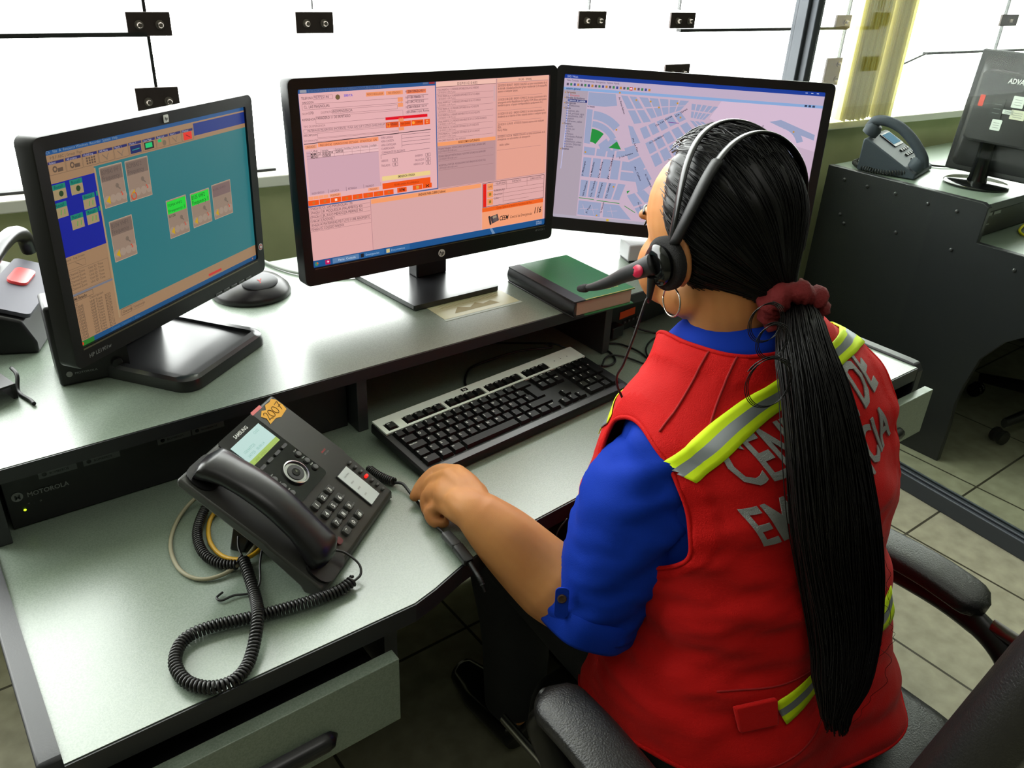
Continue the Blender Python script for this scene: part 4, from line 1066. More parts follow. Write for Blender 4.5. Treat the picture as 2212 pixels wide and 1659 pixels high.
mb = MB(); mb.tube([OFF @ Vector(p) for p in smooth_path([(0.245, 0.830, DZ + 0.012), (0.247, 0.85, DZ + 0.02), (0.262, 0.875, DZ + 0.035), (0.285, 0.90, DZ + 0.045)], 6)], 0.0016, 6); mb.build('plain_end', CORD, cord, smooth=180)


def cable(name, pts, r, m, label, cat='cable', group=None, k=8, n=8):
    c0 = Vector(pts[0]); t = MB(); t.tube([p - c0 for p in smooth_path(pts, k)], r, n)
    o = t.build(name, m, smooth=180); o.location = c0; tag(o, label, cat, group); return o


z0 = DZ + 0.0035
cable('network_cable', [(0.262, 0.985, z0 + 0.02), (0.232, 0.985, z0 + 0.006), (0.203, 0.96, z0), (0.181, 0.915, z0), (0.176, 0.866, z0), (0.189, 0.834, z0), (0.215, 0.824, z0 + 0.001), (0.247, 0.833, z0 + 0.004), (0.275, 0.852, z0 + 0.012), (0.30, 0.88, z0 + 0.03)], 0.0027, mat('beige_cable', (150, 144, 118), rough=0.5), 'beige network cable looping out from under the desk telephone')
cable('network_cable', [(0.285, 0.96, z0 + 0.015), (0.245, 0.945, z0), (0.226, 0.90, z0), (0.228, 0.86, z0), (0.245, 0.835, z0 + 0.004), (0.27, 0.838, z0 + 0.007), (0.30, 0.86, z0 + 0.02)], 0.003, mat('yellow_cable', (206, 158, 22), rough=0.45), 'yellow network cable curled under the desk telephone')
c_ = coil(smooth_path([(0.262, 0.965, DZ + 0.03), (0.238, 0.952, DZ + 0.012), (0.216, 0.915, DZ + 0.009), (0.209, 0.872, DZ + 0.009), (0.218, 0.842, DZ + 0.009), (0.236, 0.825, DZ + 0.009)], 8), 0.0052, 0.0017, 0.0040)
mb = MB(); mb.tube([p - Vector((0.21, 0.88, DZ)) for p in c_], 0.0017, 6); o = mb.build('spare_cord', CORD, smooth=180); o.location = (0.21, 0.88, DZ); tag(o, 'short bunch of coiled black cord behind the desk telephone', 'cord')
cable('thin_cable', [(0.205, 0.795, z0), (0.196, 0.790, z0), (0.199, 0.782, z0), (0.214, 0.782, z0), (0.232, 0.775, z0), (0.243, 0.772, z0 + 0.012), (0.256, 0.80, z0 + 0.02), (0.28, 0.84, z0 + 0.03)], 0.0014, CABLE, 'thin black cable with a hooked end beside the coiled telephone cord')

# ------------------------------------------------------------------ keyboard
kb = thing('keyboard', 'black and silver computer keyboard on the desk', 'keyboard', (0.530, 0.849, DZ), 0.090)
KW, KD = 0.456, 0.156
KM = Matrix.Translation((0, 0, 0.013)) @ Matrix.Rotation(0.115, 4, 'X')       # tilted key plane
mb = MB()
out = rrect(KW, KD, 0.012, 5, KW / 2, KD / 2)
mb.loft([[(x, y, -0.010 + 0.0) for x, y in out], [(x, y, 0.0) for x, y in out], [(KW / 2 + (x - KW / 2) * 0.99, KD / 2 + (y - KD / 2) * 0.98, 0.003) for x, y in out]], M=KM)
mb.box((0.06, KD - 0.012, -0.0125), (0.02, 0.012, 0.010), None, KM); mb.box((KW - 0.06, KD - 0.012, -0.0125), (0.02, 0.012, 0.010), None, KM)
mb.build('case', mat('keyboard_case', (13, 13, 14), rough=0.45, spec=0.3), kb, smooth=30)
mb = MB(); mb.box((KW / 2, 0.0085, 0.0035), (KW - 0.02, 0.0125, 0.0015), None, KM); mb.build('front_rest', mat('front_strip', (40, 40, 40), rough=0.3), kb, bevel=0.0006)
# silver deck with wells for the function keys: strips around the wells
mb = MB()
x0s, x1s = 0.005, KW - 0.005; yb_, yt_ = 0.1135, KD - 0.003; y1_, y2_ = 0.1180, 0.1360
wells = [(0.0130, 0.0325), (0.0475, 0.1275), (0.1330, 0.2130), (0.2185, 0.2985), (0.3055, 0.3650)]
mb.box(((x0s + x1s) / 2, (yb_ + y1_) / 2, 0.0045), (x1s - x0s, y1_ - yb_, 0.003), None, KM); mb.box(((x0s + x1s) / 2, (y2_ + yt_) / 2, 0.0045), (x1s - x0s, yt_ - y2_, 0.003), None, KM)
xe = x0s
for a, b_ in wells + [(x1s, x1s)]:
    mb.box(((xe + a) / 2, (y1_ + y2_) / 2, 0.0045), (a - xe, y2_ - y1_, 0.003), None, KM); xe = b_
mb.build('silver_deck', SILVER, kb)
mb = MB(); mb.prism(rrect(0.0125, 0.0075, 0.0012, 2, 0.1855, 0.1455), 0.006, 0.0064, m=GLOSSB, M=KM); put_text(mb, 'hp', WHITE_INK, KM @ Matrix.Translation((0.1855, 0.1435, 0.0066)), 0.0068, 'C', bold=True, shear=0.25)
for k in range(3):
    mb.lathe([(0.0011, 0), (0, 0.0002)], 8, m=GLOSSB, M=KM @ Matrix.Translation((0.387 + k * 0.0165, 0.1315 - 0.0005, 0.0062))); put_text(mb, '1A+'[k], GREY_INK, KM @ Matrix.Translation((0.387 + k * 0.0165, 0.1345, 0.0062)), 0.0026, 'C')
mb.build('badge', None, kb)
KEYM = mat('key_black', (11, 11, 12), rough=0.45, spec=0.25); P_ = 0.01895
rest = MB(); nkeys = 0


def key(u, v, wu=1.0, lab='', tall=1, x=None, y=None, to=None, small=1.0):
    """u,v: left edge in key units and row (0 = front row)"""
    global nkeys
    X = 0.0125 + u * P_ if x is None else x; Y = 0.0185 + v * P_ * 0.985 if y is None else y
    w = wu * P_ - 0.0009; h = P_ * tall * 0.985 - 0.0009
    mb = MB() if to is None else to
    t0, t1 = 0.0012, 0.0030
    vs = []
    for (ix, iyb, iyt, z) in ((0, 0, 0, 0.002), (t1, 0.0030, 0.0016, 0.0088)):
        vs += [(X + ix, Y + iyb, z), (X + w - ix, Y + iyb, z), (X + w - ix, Y + h - iyt, z), (X + ix, Y + h - iyt, z)]
    mb.add(vs, [(4, 5, 6, 7), (0, 1, 5, 4), (1, 2, 6, 5), (2, 3, 7, 6), (3, 0, 4, 7)], KEYM, KM)
    if lab:
        sz = 0.0056 * small if len(lab) <= 1 else (0.0030 if len(lab) > 3 else 0.0036)
        put_text(mb, lab, WHITE_INK, KM @ Matrix.Translation((X + 0.0038, Y + h - 0.0016 - sz * 1.05, 0.0089)), sz, 'L', bold=True)
    if to is None:
        mb.build('key', None, kb, bevel=None); nkeys += 1


W1 = "Esc"
fy = 0.1190
key(0, 0, 1, 'Esc', x=0.0138, y=fy - 0.0012)
for g, xs in enumerate((0.0485, 0.1340, 0.2195)):
    for k in range(4): key(0, 0, 1, 'F%d' % (g * 4 + k + 1), x=xs + k * 0.0195, y=fy - 0.0012)
for k, tx in enumerate(('Impr', 'Bloq', 'Pausa')): key(0, 0, 1, tx, x=0.3065 + k * 0.0195, y=fy - 0.0012)
for k, tx in enumerate(['º', '1', '2', '3', '4', '5', '6', '7', '8', '9', '0', "'", '¡']): key(k, 4, 1, tx, small=0.9)
key(13, 4, 2, '<-')
key(0, 3, 1.5, '|<'); [key(1.5 + k, 3, 1, t_) for k, t_ in enumerate('QWERTYUIOP')]; key(11.5, 3, 1, '`'); key(12.5, 3, 1, '+')
key(13.75, 2, 1.25, '', tall=2)
key(0, 2, 1.75, 'Bloq Mayus'); [key(1.75 + k, 2, 1, t_) for k, t_ in enumerate('ASDFGHJKLÑ')]; key(11.75, 2, 1, '´'); key(12.75, 2, 1, 'ç')
key(0, 1, 1.25, '^'); key(1.25, 1, 1, '<'); [key(2.25 + k, 1, 1, t_) for k, t_ in enumerate('ZXCVBNM,.-')]; key(12.25, 1, 2.75, '^')
for u, w_, t_ in ((0, 1.5, 'Ctrl'), (1.5, 1.25, '#'), (2.75, 1.25, 'Alt'), (4, 6, ''), (10, 1.25, 'AltGr'), (11.25, 1.25, '#'), (12.5, 1.25, '='), (13.75, 1.25, 'Control')): key(u, 0, w_, t_)
for r, ls in ((4, ('Insert', 'Inicio', 'RePag')), (3, ('Supr', 'Fin', 'AvPag'))):
    for k, t_ in enumerate(ls): key(15.35 + k, r, 1, t_)
for u, r, t_ in ((16.35, 1, '^'), (15.35, 0, '<'), (16.35, 0, 'v'), (17.35, 0, '>')): key(u, r, 1, t_)
for k, t_ in enumerate(('Bloq', '/', '*', '-')): key(18.75 + k, 4, 1, t_)
for r, ls in ((3, '789'), (2, '456'), (1, '123')):
    for k, t_ in enumerate(ls):
        key(18.75 + k, r, 1, t_, to=(rest if (r == 1) else None))
key(21.75, 2, 1, '+', tall=2); key(21.75, 0, 1, '', tall=2, to=rest); key(18.75, 0, 2, '0', to=rest); key(20.75, 0, 1, '.', to=rest)
o = rest.build('numeric_keys', None, kb); o['kind'] = 'stuff'
# keyboard lead
cable('keyboard_cable', [(0.941, 1.085, z0 + 0.028), (0.945, 1.07, z0 + 0.024), (0.888, 1.097, z0 + 0.02), (0.829, 1.121, z0 + 0.004), (0.79, 1.118, z0), (0.759, 1.089, z0), (0.745, 1.061, z0), (0.760, 1.050, z0), (0.79, 1.03, z0 + 0.004)], 0.0022, CABLE, 'black keyboard cable curving behind the keyboard under the shelf')
cable('keyboard_cable', [(0.885, 1.19, z0), (0.911, 1.173, z0), (0.94, 1.105, z0 + 0.02), (0.958, 1.075, z0 + 0.026), (0.975, 1.05, z0 + 0.02)], 0.0018, CABLE, 'thin black cable running from the shelf back panel to the keyboard edge')
# ------------------------------------------------------------------ radio rack unit under the shelf
ru = thing('radio_rack_unit', 'long black radio rack unit under the left end of the shelf, small green light', 'radio unit', (0.025, 1.062, DZ + 0.001))
mb = MB(); mb.box((0.243, 0.15, 0.0385), (0.484, 0.30, 0.075)); mb.build('housing', BLACKP, ru, bevel=0.001)
FR = Matrix.Translation((-0.025, -0.0006, 0)) @ Matrix.Rotation(PI / 2, 4, 'X')
mb = MB(); mb.lathe([(0.0068, 0), (0, 0.0002)], 20, m=GREY_INK, M=FR @ Matrix.Translation((0.040, 0.048, 0.0004))); put_text(mb, 'M', GLOSSB, FR @ Matrix.Translation((0.040, 0.0445, 0.0012)), 0.0095, 'C', bold=True)
put_text(mb, 'MOTOROLA', GREY_INK, FR @ Matrix.Translation((0.051, 0.0440, 0.0006)), 0.0095, 'L', width=0.050, bold=True); mb.build('brand_print', None, ru)
mb = MB(); mb.lathe([(0.0018, 0), (0.0012, 0.001), (0, 0.001)], 10, M=FR @ Matrix.Translation((0.0445, 0.026, 0.0004))); mb.build('green_light', mat('green_led', (60, 90, 10), emit=(190, 255, 40), estr=2.0), ru)['label'] = 'lit green indicator'
for k in range(3):
    mb = MB(); put_text(mb, '<.o'[k], GREY_INK, FR @ Matrix.Translation((0.049 + k * 0.007, 0.032, 0.0004)), 0.005); mb.build('symbol', None, ru)
STK = mat('dull_silver_label', (92, 94, 96), rough=0.4, metal=0.3)
for k, x in enumerate((0.067, 0.121, 0.217, 0.265)):
    mb = MB(); mb.box((x, -0.0005, 0.070), (0.046, 0.0006, 0.011), STK); mb.lathe([(0.003, 0), (0, 0.0001)], 12, m=GLOSSB, M=Matrix.Translation((x - 0.016, -0.0009, 0.070)) @ Matrix.Rotation(PI / 2, 4, 'X')); put_text(mb, 'BOMBEROS', GLOSSB, Matrix.Translation((x - 0.010, -0.001, 0.068)) @ Matrix.Rotation(PI / 2, 4, 'X'), 0.0045, 'L'); mb.build('asset_label', None, ru)

# puck ---------------------------------------------------------------
pk = thing('conference_speaker', 'round black domed speaker puck with oval button beside the left monitor', 'speaker', (0.497, 1.405, SZ + 0.0008), 0.6)
mb = MB(); mb.lathe([(0.0, 0), (0.069, 0), (0.071, 0.004), (0.068, 0.012), (0.055, 0.024), (0.035, 0.032), (0.018, 0.0345), (0, 0.035)], 48); mb.build('dome', mat('matt_black_shell', (30, 26, 28), rough=0.35), pk, smooth=60)
Mo = Matrix.Rotation(-0.6, 4, 'Z') @ Matrix.Translation((0.005, -0.034, 0.0305)) @ Matrix.Rotation(0.42, 4, 'X')
mb = MB(); mb.lathe([(0.033, 0.0), (0.033, 0.003), (0.030, 0.0045), (0, 0.0050)], 36, sx=1, sy=0.62, M=Mo); mb.build('push_button', mat('dark_grey_button', (62, 62, 66), rough=0.4), pk, smooth=50)
mb = MB(); put_text(mb, 'Y', mat('red_print', (178, 40, 44)), Mo @ Matrix.Translation((0, -0.006, 0.0053)) @ Matrix.Rotation(0.15, 4, 'Z'), 0.014, 'C', bold=True, shear=0.3); mb.build('red_mark', None, pk)
Mo2 = Matrix.Rotation(-0.6, 4, 'Z') @ Matrix.Translation((0.0, 0.036, 0.031)) @ Matrix.Rotation(-0.35, 4, 'X')
mb = MB(); mb.lathe([(0.024, 0.0), (0.024, 0.002), (0, 0.003)], 30, sy=0.6, M=Mo2); mb.build('rear_button', mat('dark_grey_button', (62, 62, 66)), pk, smooth=50)
gc = mat('grey_ribbed_cable', (130, 136, 128), rough=0.5)
cable('grey_cable', [(0.575, 1.405 + 0.145, SZ + 0.005), (0.585, 1.50, SZ + 0.005), (0.605, 1.45, SZ + 0.005), (0.645, 1.40, SZ + 0.005), (0.70, 1.375, SZ + 0.005), (0.76, 1.385, SZ + 0.005), (0.79, 1.42, SZ + 0.005)], 0.0034, gc, 'grey ribbed cable sweeping behind the middle monitor on the shelf')

# green book -----------------------------------------------------------
bk = thing('hardback_book', 'thick green hardback book with black spine overhanging the shelf edge', 'book', (0.932, 1.000, SZ + 0.0008), -0.035)
GRN = mat('green_book_cloth', (38, 122, 66), rough=0.33, spec=0.6, bump=(400, 0.15)); PAGES = mat('page_edges', (176, 160, 140), rough=0.8)
BW, BL_, BH = 0.143, 0.206, 0.032
mb = MB(); mb.box((BW / 2 + 0.002, BL_ / 2, BH / 2), (BW - 0.012, BL_ - 0.008, BH - 0.006)); mb.build('pages', PAGES, bk)
for z in (0.0013, BH - 0.0013):
    mb = MB(); mb.box((BW / 2 + 0.012, BL_ / 2, z), (BW - 0.022, BL_, 0.0026), GRN); mb.box((0.012, BL_ / 2, z), (0.026, BL_, 0.0028), mat('black_book_cloth', (22, 24, 26), rough=0.4)); mb.build('cover', None, bk, bevel=0.0006)
mb = MB(); mb.loft([[(0.002 - 0.005 * math.sin(PI * k / 8), y, BH * k / 8) for k in range(9)] + [(0.004 - 0.005 * math.sin(PI * k / 8), y, BH * k / 8) for k in range(8, -1, -1)] for y in (0.0, BL_)]); mb.build('spine', mat('black_book_cloth', (22, 24, 26)), bk, smooth=60)
GOLD = mat('gold_foil', (226, 204, 116), rough=0.35, metal=0.5)
mb = MB(); put_text(mb, 'Rey Perú', GOLD, Matrix.Translation((0.088, 0.020, BH + 0.0004)) @ Matrix.Rotation(0.02, 4, 'Z'), 0.011, 'L', width=0.032, bold=True); mb.box((BW / 2 + 0.012, 0.0006, BH - 0.0002), (BW - 0.024, 0.0012, 0.0006), GOLD); mb.build('gold_lettering', None, bk)

# paper card on the shelf ----------------------------------------------
pc = thing('laminated_card', 'cream laminated paper card lying flat in front of the middle monitor', 'card', (0.733, 1.118, SZ + 0.0004), 0.0)
mb = MB(); mb.box((0.083, 0.032, 0.0004), (0.166, 0.066, 0.0006), mat('cream_paper', (196, 196, 160), rough=0.35)); mb.box((0.083, -0.004, 0.0003), (0.17, 0.008, 0.0004), mat('clear_film', (190, 200, 190), rough=0.2))
CI = mat('faded_brown_print', (150, 140, 92), rough=0.6)
mb.add([(0.03, 0.012, 0.0009), (0.13, 0.012, 0.0009), (0.12, 0.03, 0.0009), (0.10, 0.024, 0.0009), (0.09, 0.036, 0.0009), (0.07, 0.022, 0.0009), (0.05, 0.034, 0.0009), (0.04, 0.024, 0.0009)], [tuple(range(8))], CI)
for k in range(5): mb.box((0.083, 0.043 + k * 0.004, 0.0008), (0.13 - 0.012 * (k % 2), 0.0009, 0.0002), CI)
mb.build('sheet', None, pc)

# black device under the book -------------------------------------------
dv = thing('radio_base_unit', 'black radio unit with orange label and small keys under the book', 'radio unit', (1.085, 1.085, DZ + 0.001), 0.12)
mb = MB(); mb.box((0.14, 0.10, 0.030), (0.25, 0.20, 0.06)); mb.build('housing', BLACKP, dv, bevel=0.003)
FD = Matrix.Rotation(PI / 2, 4, 'X')
mb = MB(); mb.box((0.085, -0.0008, 0.038), (0.050, 0.001, 0.016)); mb.build('orange_label', mat('orange_label_paper', (240, 92, 22), rough=0.5), dv)
for k in range(4):
    mb = MB(); mb.box((0.078 + k * 0.014, -0.0015, 0.020), (0.009, 0.002, 0.006), DGREY); put_text(mb, str(k + 1), WHITE_INK, FD @ Matrix.Translation((0.078 + k * 0.014, 0.0185, 0.0030)), 0.004, 'C'); mb.build('key', None, dv)
mb = MB(); mb.box((0.03, -0.012, 0.018), (0.035, 0.024, 0.024)); mb.build('plug', BLACKP, dv, bevel=0.002)
GC = 'black cables on the desk right of the keyboard'
cable('loose_cable', [(1.11, 1.09, z0 + 0.01), (1.081, 1.075, z0), (1.107, 1.045, z0), (1.114, 0.998, z0), (1.098, 0.955, z0), (1.06, 0.93, z0)], 0.0019, CABLE, 'thin black cable arching from the radio unit towards the vest collar', 'cable', GC)
cable('loose_cable', [(1.085, 1.10, z0), (1.068, 1.069, z0), (1.061, 1.024, z0), (1.045, 0.995, z0), (1.020, 0.988, z0), (1.0, 1.0, z0)], 0.0022, CABLE, 'black cable hooked round the top right corner of the keyboard', 'cable', GC)
cable('loose_cable', [(1.006, 0.99, z0 + 0.004), (1.03, 1.008, z0 + 0.004), (1.053, 1.013, z0 + 0.003), (1.074, 0.998, z0), (1.085, 0.955, z0), (1.09, 0.93, z0)], 0.0019, CABLE, 'black cable bowed just right of the keyboard corner', 'cable', GC)
cable('loose_cable', [(1.09, 0.93, z0 + 0.006), (1.105, 0.966, z0 + 0.005), (1.140, 1.005, z0), (1.183, 1.027, z0), (1.23, 1.03, z0)], 0.0019, CABLE, 'black cable bending up towards the blue collar', 'cable', GC)
cable('loose_cable', [(1.17, 1.078, z0 + 0.012), (1.19, 1.062, z0 + 0.004), (1.21, 1.045, z0), (1.235, 1.02, z0), (1.27, 0.99, z0)], 0.0022, CABLE, 'thicker black cable leaving the plug of the orange-labelled radio unit', 'cable', GC)

# white box behind the face ----------------------------------------------
wb = thing('white_box', 'small white box on the shelf half hidden behind the face', 'box', (1.222, 1.160, SZ + 0.001), -0.35)
mb = MB(); mb.box((0.05, 0.025, 0.022), (0.10, 0.05, 0.036)); mb.build('body', mat('off_white_plastic', (196, 196, 200), rough=0.4), wb, bevel=0.003)
mb = MB(); mb.box((0.05, 0.025, 0.002), (0.094, 0.044, 0.004)); mb.build('foot', BLACKP, wb)

# ------------------------------------------------------------------ motorola desk speaker behind the left monitor
ms = thing('desk_speaker', 'black box speaker with volume knob under the left monitor corner', 'speaker', (0.135, 1.204, SZ + 0.0008), -0.08)
mb = MB(); mb.prism([(0.0, 0.0), (0.012, 0.118), (0.075, 0.118), (0.085, 0.0)], 0.0, 0.095, M=EX); mb.build('housing', BLACKP, ms, bevel=0.004)
FS = Matrix.Translation((0, -0.001, 0)) @ Matrix.Rotation(PI / 2 - 0.1, 4, 'X')
mb = MB(); mb.lathe([(0.0042, 0), (0, 0.0002)], 16, m=GREY_INK, M=FS @ Matrix.Translation((0.014, 0.018, 0.001))); put_text(mb, 'MOTOROLA', GREY_INK, FS @ Matrix.Translation((0.021, 0.0165, 0.001)), 0.0042, 'L', width=0.03); mb.build('brand_print', None, ms)
mb = MB(); mb.lathe([(0.008, 0), (0.007, 0.007), (0, 0.008)], 16, M=FS @ Matrix.Translation((0.078, 0.022, 0.0))); mb.build('volume_knob', BLACKP, ms, smooth=40)

# ------------------------------------------------------------------ radio telephone at the far left
rp = thing('radio_telephone', 'black radio telephone with a red lit bar and curved handset behind the left monitor', 'telephone', (0.116, 1.443, SZ + 0.001), 1.13)
SLV = mat('silver_console_panel', (96, 95, 104), rough=0.55, spec=0.2)
mb = MB(); mb.prism([(-0.06, 0.0), (-0.06, 0.018), (-0.045, 0.055), (0.085, 0.095), (0.105, 0.085), (0.105, 0.0)], -0.09, 0.115, M=EX); mb.build('housing', BLACKP, rp, bevel=0.004)
sl = math.atan2(0.04, 0.13); PB = Matrix.Translation((0, -0.045, 0.0555)) @ Matrix.Rotation(sl, 4, 'X')
mb = MB(); mb.prism(rrect(0.20, 0.075, 0.008, 4, 0.02, 0.028), 0, 0.008, M=PB); mb.build('silver_panel', SLV, rp, bevel=0.0025)
mb = MB(); mb.prism(rrect(0.060, 0.030, 0.010, 4, 0.045, 0.036), 0.006, 0.013, M=PB); mb.build('red_lamp', mat('red_translucent', (220, 84, 84), rough=0.3, emit=(150, 30, 30), estr=0.5), rp, bevel=0.003)['label'] = 'red push bar'
for k in range(8):
    mb = MB(); mb.box((-0.06 + k * 0.022, 0.085, 0.008), (0.014, 0.009, 0.008), (mat('orange_key', (220, 90, 40)) if k == 6 else BLACKP), PB); mb.build('key', None, rp, bevel=0.001)
hp = [(-0.112, 0.012, 0.045), (-0.110, 0.010, 0.080), (-0.080, 0.005, 0.112), (-0.03, 0.0, 0.126), (0.03, 0.0, 0.134), (0.09, 0.0, 0.132), (0.135, 0.0, 0.115), (0.150, 0.0, 0.085)]
mb = MB(); mb.tube(smooth_path(hp, 6), (0.013), 12); mb.build('handset', mat('handset_black', (20, 17, 22)), rp, smooth=60)
bx_ = thing('document_holder', 'black metal bracket tray at the far left end of the shelf', 'tray', (0.035, 1.20, SZ + 0.0008), 0.25)
mb = MB(); mb.box((-0.02, 0.05, 0.022), (0.13, 0.12, 0.003)); mb.box((-0.02, 0.11, 0.04), (0.13, 0.003, 0.04)); mb.build('tray', BLACKP, bx_, bevel=0.001)
for x in (-0.08, 0.042):
    mb = MB(); mb.box((x, 0.05, 0.011), (0.006, 0.115, 0.022)); mb.build('bracket', BLACKP, bx_)
cable('short_lead', [(0.085, 1.255, SZ + 0.024), (0.088, 1.235, SZ + 0.02), (0.083, 1.215, SZ + 0.004), (0.092, 1.18, SZ + 0.004), (0.094, 1.168, SZ + 0.004)], 0.0028, CABLE, 'short black lead hanging down beside the box speaker')
# ------------------------------------------------------------------ second workstation behind the glass
X2 = 2.455
d2 = thing('desk', 'second grey workstation desk behind the glass with a riveted side panel', 'desk', (X2, 0, 0))
pts = [(1.50, 0.0), (1.50, SZ + 0.002), (1.0, SZ + 0.002), (0.982, SZ - 0.008), (0.985, DZ + 0.006), (0.60, DZ + 0.006), (0.60, DZ - 0.04), (0.70, 0.50), (0.782, 0.478), (0.825, 0.445), (0.874, 0.37), (0.893, 0.271), (0.900, 0.204), (0.895, 0.128), (0.895, 0.0)]
mb = MB(); mb.prism(pts, 0, 0.02, M=EX); mb.build('side_panel', EDGE, d2, bevel=0.002)
mb = MB(); mb.box((0.62, 1.245, SZ - 0.010), (1.20, 0.51, 0.018)); mb.build('upper_shelf', LAM, d2)
mb = MB(); mb.box((0.62, 0.9885, SZ - 0.012), (1.20, 0.003, 0.022)); mb.build('edge_band', EDGE, d2)
mb = MB(); mb.box((0.62, 1.05, DZ - 0.012), (1.20, 0.88, 0.024)); mb.build('worktop', LAM, d2)
mb = MB(); mb.box((0.62, 1.30, 0.34), (1.18, 0.02, 0.66)); mb.build('back_panel', BOARD, d2)
mb = MB(); mb.box((1.23, 1.05, 0.40), (0.02, 0.9, 0.80)); mb.build('side_panel', EDGE, d2)
SCR = mat('screw_cap', (52, 50, 54), rough=0.35)
for y, z in ((1.433, 0.775), (1.352, 0.772), (1.257, 0.772), (1.152, 0.768), (1.064, 0.768), (1.42, 0.665), (1.40, 0.64), (1.224, 0.660), (1.048, 0.657), (0.865, 0.652)):
    mb = MB(); mb.lathe([(0.0058, 0), (0.0050, 0.003), (0.002, 0.0042), (0, 0.0042)], 14, M=Matrix.Translation((-0.0002, y, z)) @ Matrix.Rotation(-PI / 2, 4, 'Y')); mb.build('screw_cap', SCR, d2, smooth=60)
FR = Matrix.Translation((0.02, -0.0006, 0)) @ Matrix.Rotation(PI / 2, 4, 'X')
r2 = thing('radio_rack_unit', 'black radio rack unit under the shelf of the second workstation', 'radio unit', (2.485, 1.015, DZ + 0.001))
mb = MB(); mb.box((0.42, 0.12, 0.038), (0.83, 0.24, 0.072)); mb.build('housing', BLACKP, r2, bevel=0.001)
mb = MB(); mb.lathe([(0.0062, 0), (0, 0.0002)], 16, m=WHITE_INK, M=FR @ Matrix.Translation((0.022, 0.036, 0.0006))); put_text(mb, 'MOTOROLA', WHITE_INK, FR @ Matrix.Translation((0.031, 0.034, 0.0006)), 0.0062, 'L', width=0.034); mb.build('brand_print', None, r2)
for x in (0.065, 0.118):
    mb = MB(); mb.box((x, -0.0008, 0.066), (0.042, 0.001, 0.009)); mb.build('asset_label', mat('pale_label', (150, 152, 150)), r2)
cable('network_cable', [(2.80, 0.985, DZ + 0.03), (2.70, 0.975, DZ + 0.008), (2.665, 0.93, DZ + 0.005), (2.69, 0.885, DZ + 0.005), (2.78, 0.85, DZ + 0.005), (2.85, 0.84, DZ + 0.005)], 0.004, mat('bright_yellow_cable', (226, 212, 30), rough=0.4), 'bright yellow cable on the second workstation behind the glass')
pp = thing('paper_stack', 'small stack of white papers on the second workstation', 'papers', (2.66, 0.80, DZ + 0.0008), -0.35)
for k in range(3):
    mb = MB(); mb.box((0.0 + 0.004 * k, 0.003 * k, 0.0012 + 0.0024 * k), (0.21, 0.15, 0.0018)); mb.build('sheet', mat('white_paper', (222, 224, 218), rough=0.7), pp)

# monitor seen from behind -------------------------------------------------
MG = mat('monitor_back_grey', (58, 57, 59), rough=0.5, spec=0.25, bump=(1200, 0.05))
mo = thing('monitor', 'grey monitor seen from behind with white stickers beyond the glass', 'monitor', (2.665, 1.125, SZ + 0.0008), 0.0)
mb = MB(); mb.lathe([(0.092, 0), (0.093, 0.004), (0.088, 0.008), (0.02, 0.010), (0, 0.010)], 48); mb.build('round_base', GLOSSB, mo, smooth=40)
mb = MB(); mb.lathe([(0.030, 0.008), (0.026, 0.03), (0.022, 0.09), (0.024, 0.13), (0, 0.13)], 20, sx=0.7, sy=1); mb.build('neck', GLOSSB, mo, smooth=60)
TB = Matrix.Translation((0.03, -0.09, 0.20)) @ Matrix.Rotation(0.06, 4, 'Z') @ Matrix.Rotation(0.10, 4, 'Y')
# local: x depth (+ = front), y width, z height
mb = MB(); mb.box((0.028, 0, 0), (0.022, 0.415, 0.350), None, TB); mb.build('bezel', MG, mo, bevel=0.006)
mb = MB()
def rr(w, h, x, r=0.02, dz=0.0): return [TB @ Vector((x, a, b + dz)) for a, b in rrect(w, h, r, 4)]
mb.loft([rr(0.385, 0.32, 0.018), rr(0.36, 0.29, 0.004), rr(0.335, 0.205, -0.012, 0.018, 0.02), rr(0.325, 0.195, -0.042, 0.016, 0.02), rr(0.315, 0.185, -0.046, 0.014, 0.02)]); mb.build('rear_housing', MG, mo, smooth=35)
BKF = TB @ frame((-0.0465, 0, 0.02), (0, -1, 0), (0, 0, 1))
mb = MB(); put_text(mb, 'ADVANCE', WHITE_INK, BKF @ Matrix.Translation((-0.085, 0.070, 0.0004)), 0.020, 'L', width=0.075, bold=True, shear=0.15); mb.build('brand_print', None, mo)
def stick(x, y, w, h, c, nm):
    mb = MB(); mb.prism(rrect(w, h, 0.002, 2, x, y), 0.0002, 0.0008, m=c, M=BKF)
    if nm != 'red_sticker':
        for k in range(3): mb.box((x, y - h * 0.25 + k * h * 0.22, 0.0010), (w * 0.6, 0.0012, 0.0004), GREY_INK, BKF)
    mb.build(nm, None, mo)
WS = mat('white_sticker', (214, 218, 214), rough=0.5)
stick(-0.139, 0.015, 0.014, 0.032, mat('red_sticker_paper', (206, 52, 34)), 'red_sticker'); stick(-0.040, 0.024, 0.032, 0.032, WS, 'white_sticker'); stick(-0.030, -0.010, 0.040, 0.026, mat('cream_sticker', (206, 204, 184)), 'white_sticker'); stick(-0.058, -0.006, 0.030, 0.012, WS, 'white_sticker'); stick(-0.078, -0.045, 0.028, 0.030, WS, 'white_sticker'); stick(-0.090, 0.0, 0.034, 0.055, mat('dark_label', (40, 40, 42)), 'data_label')

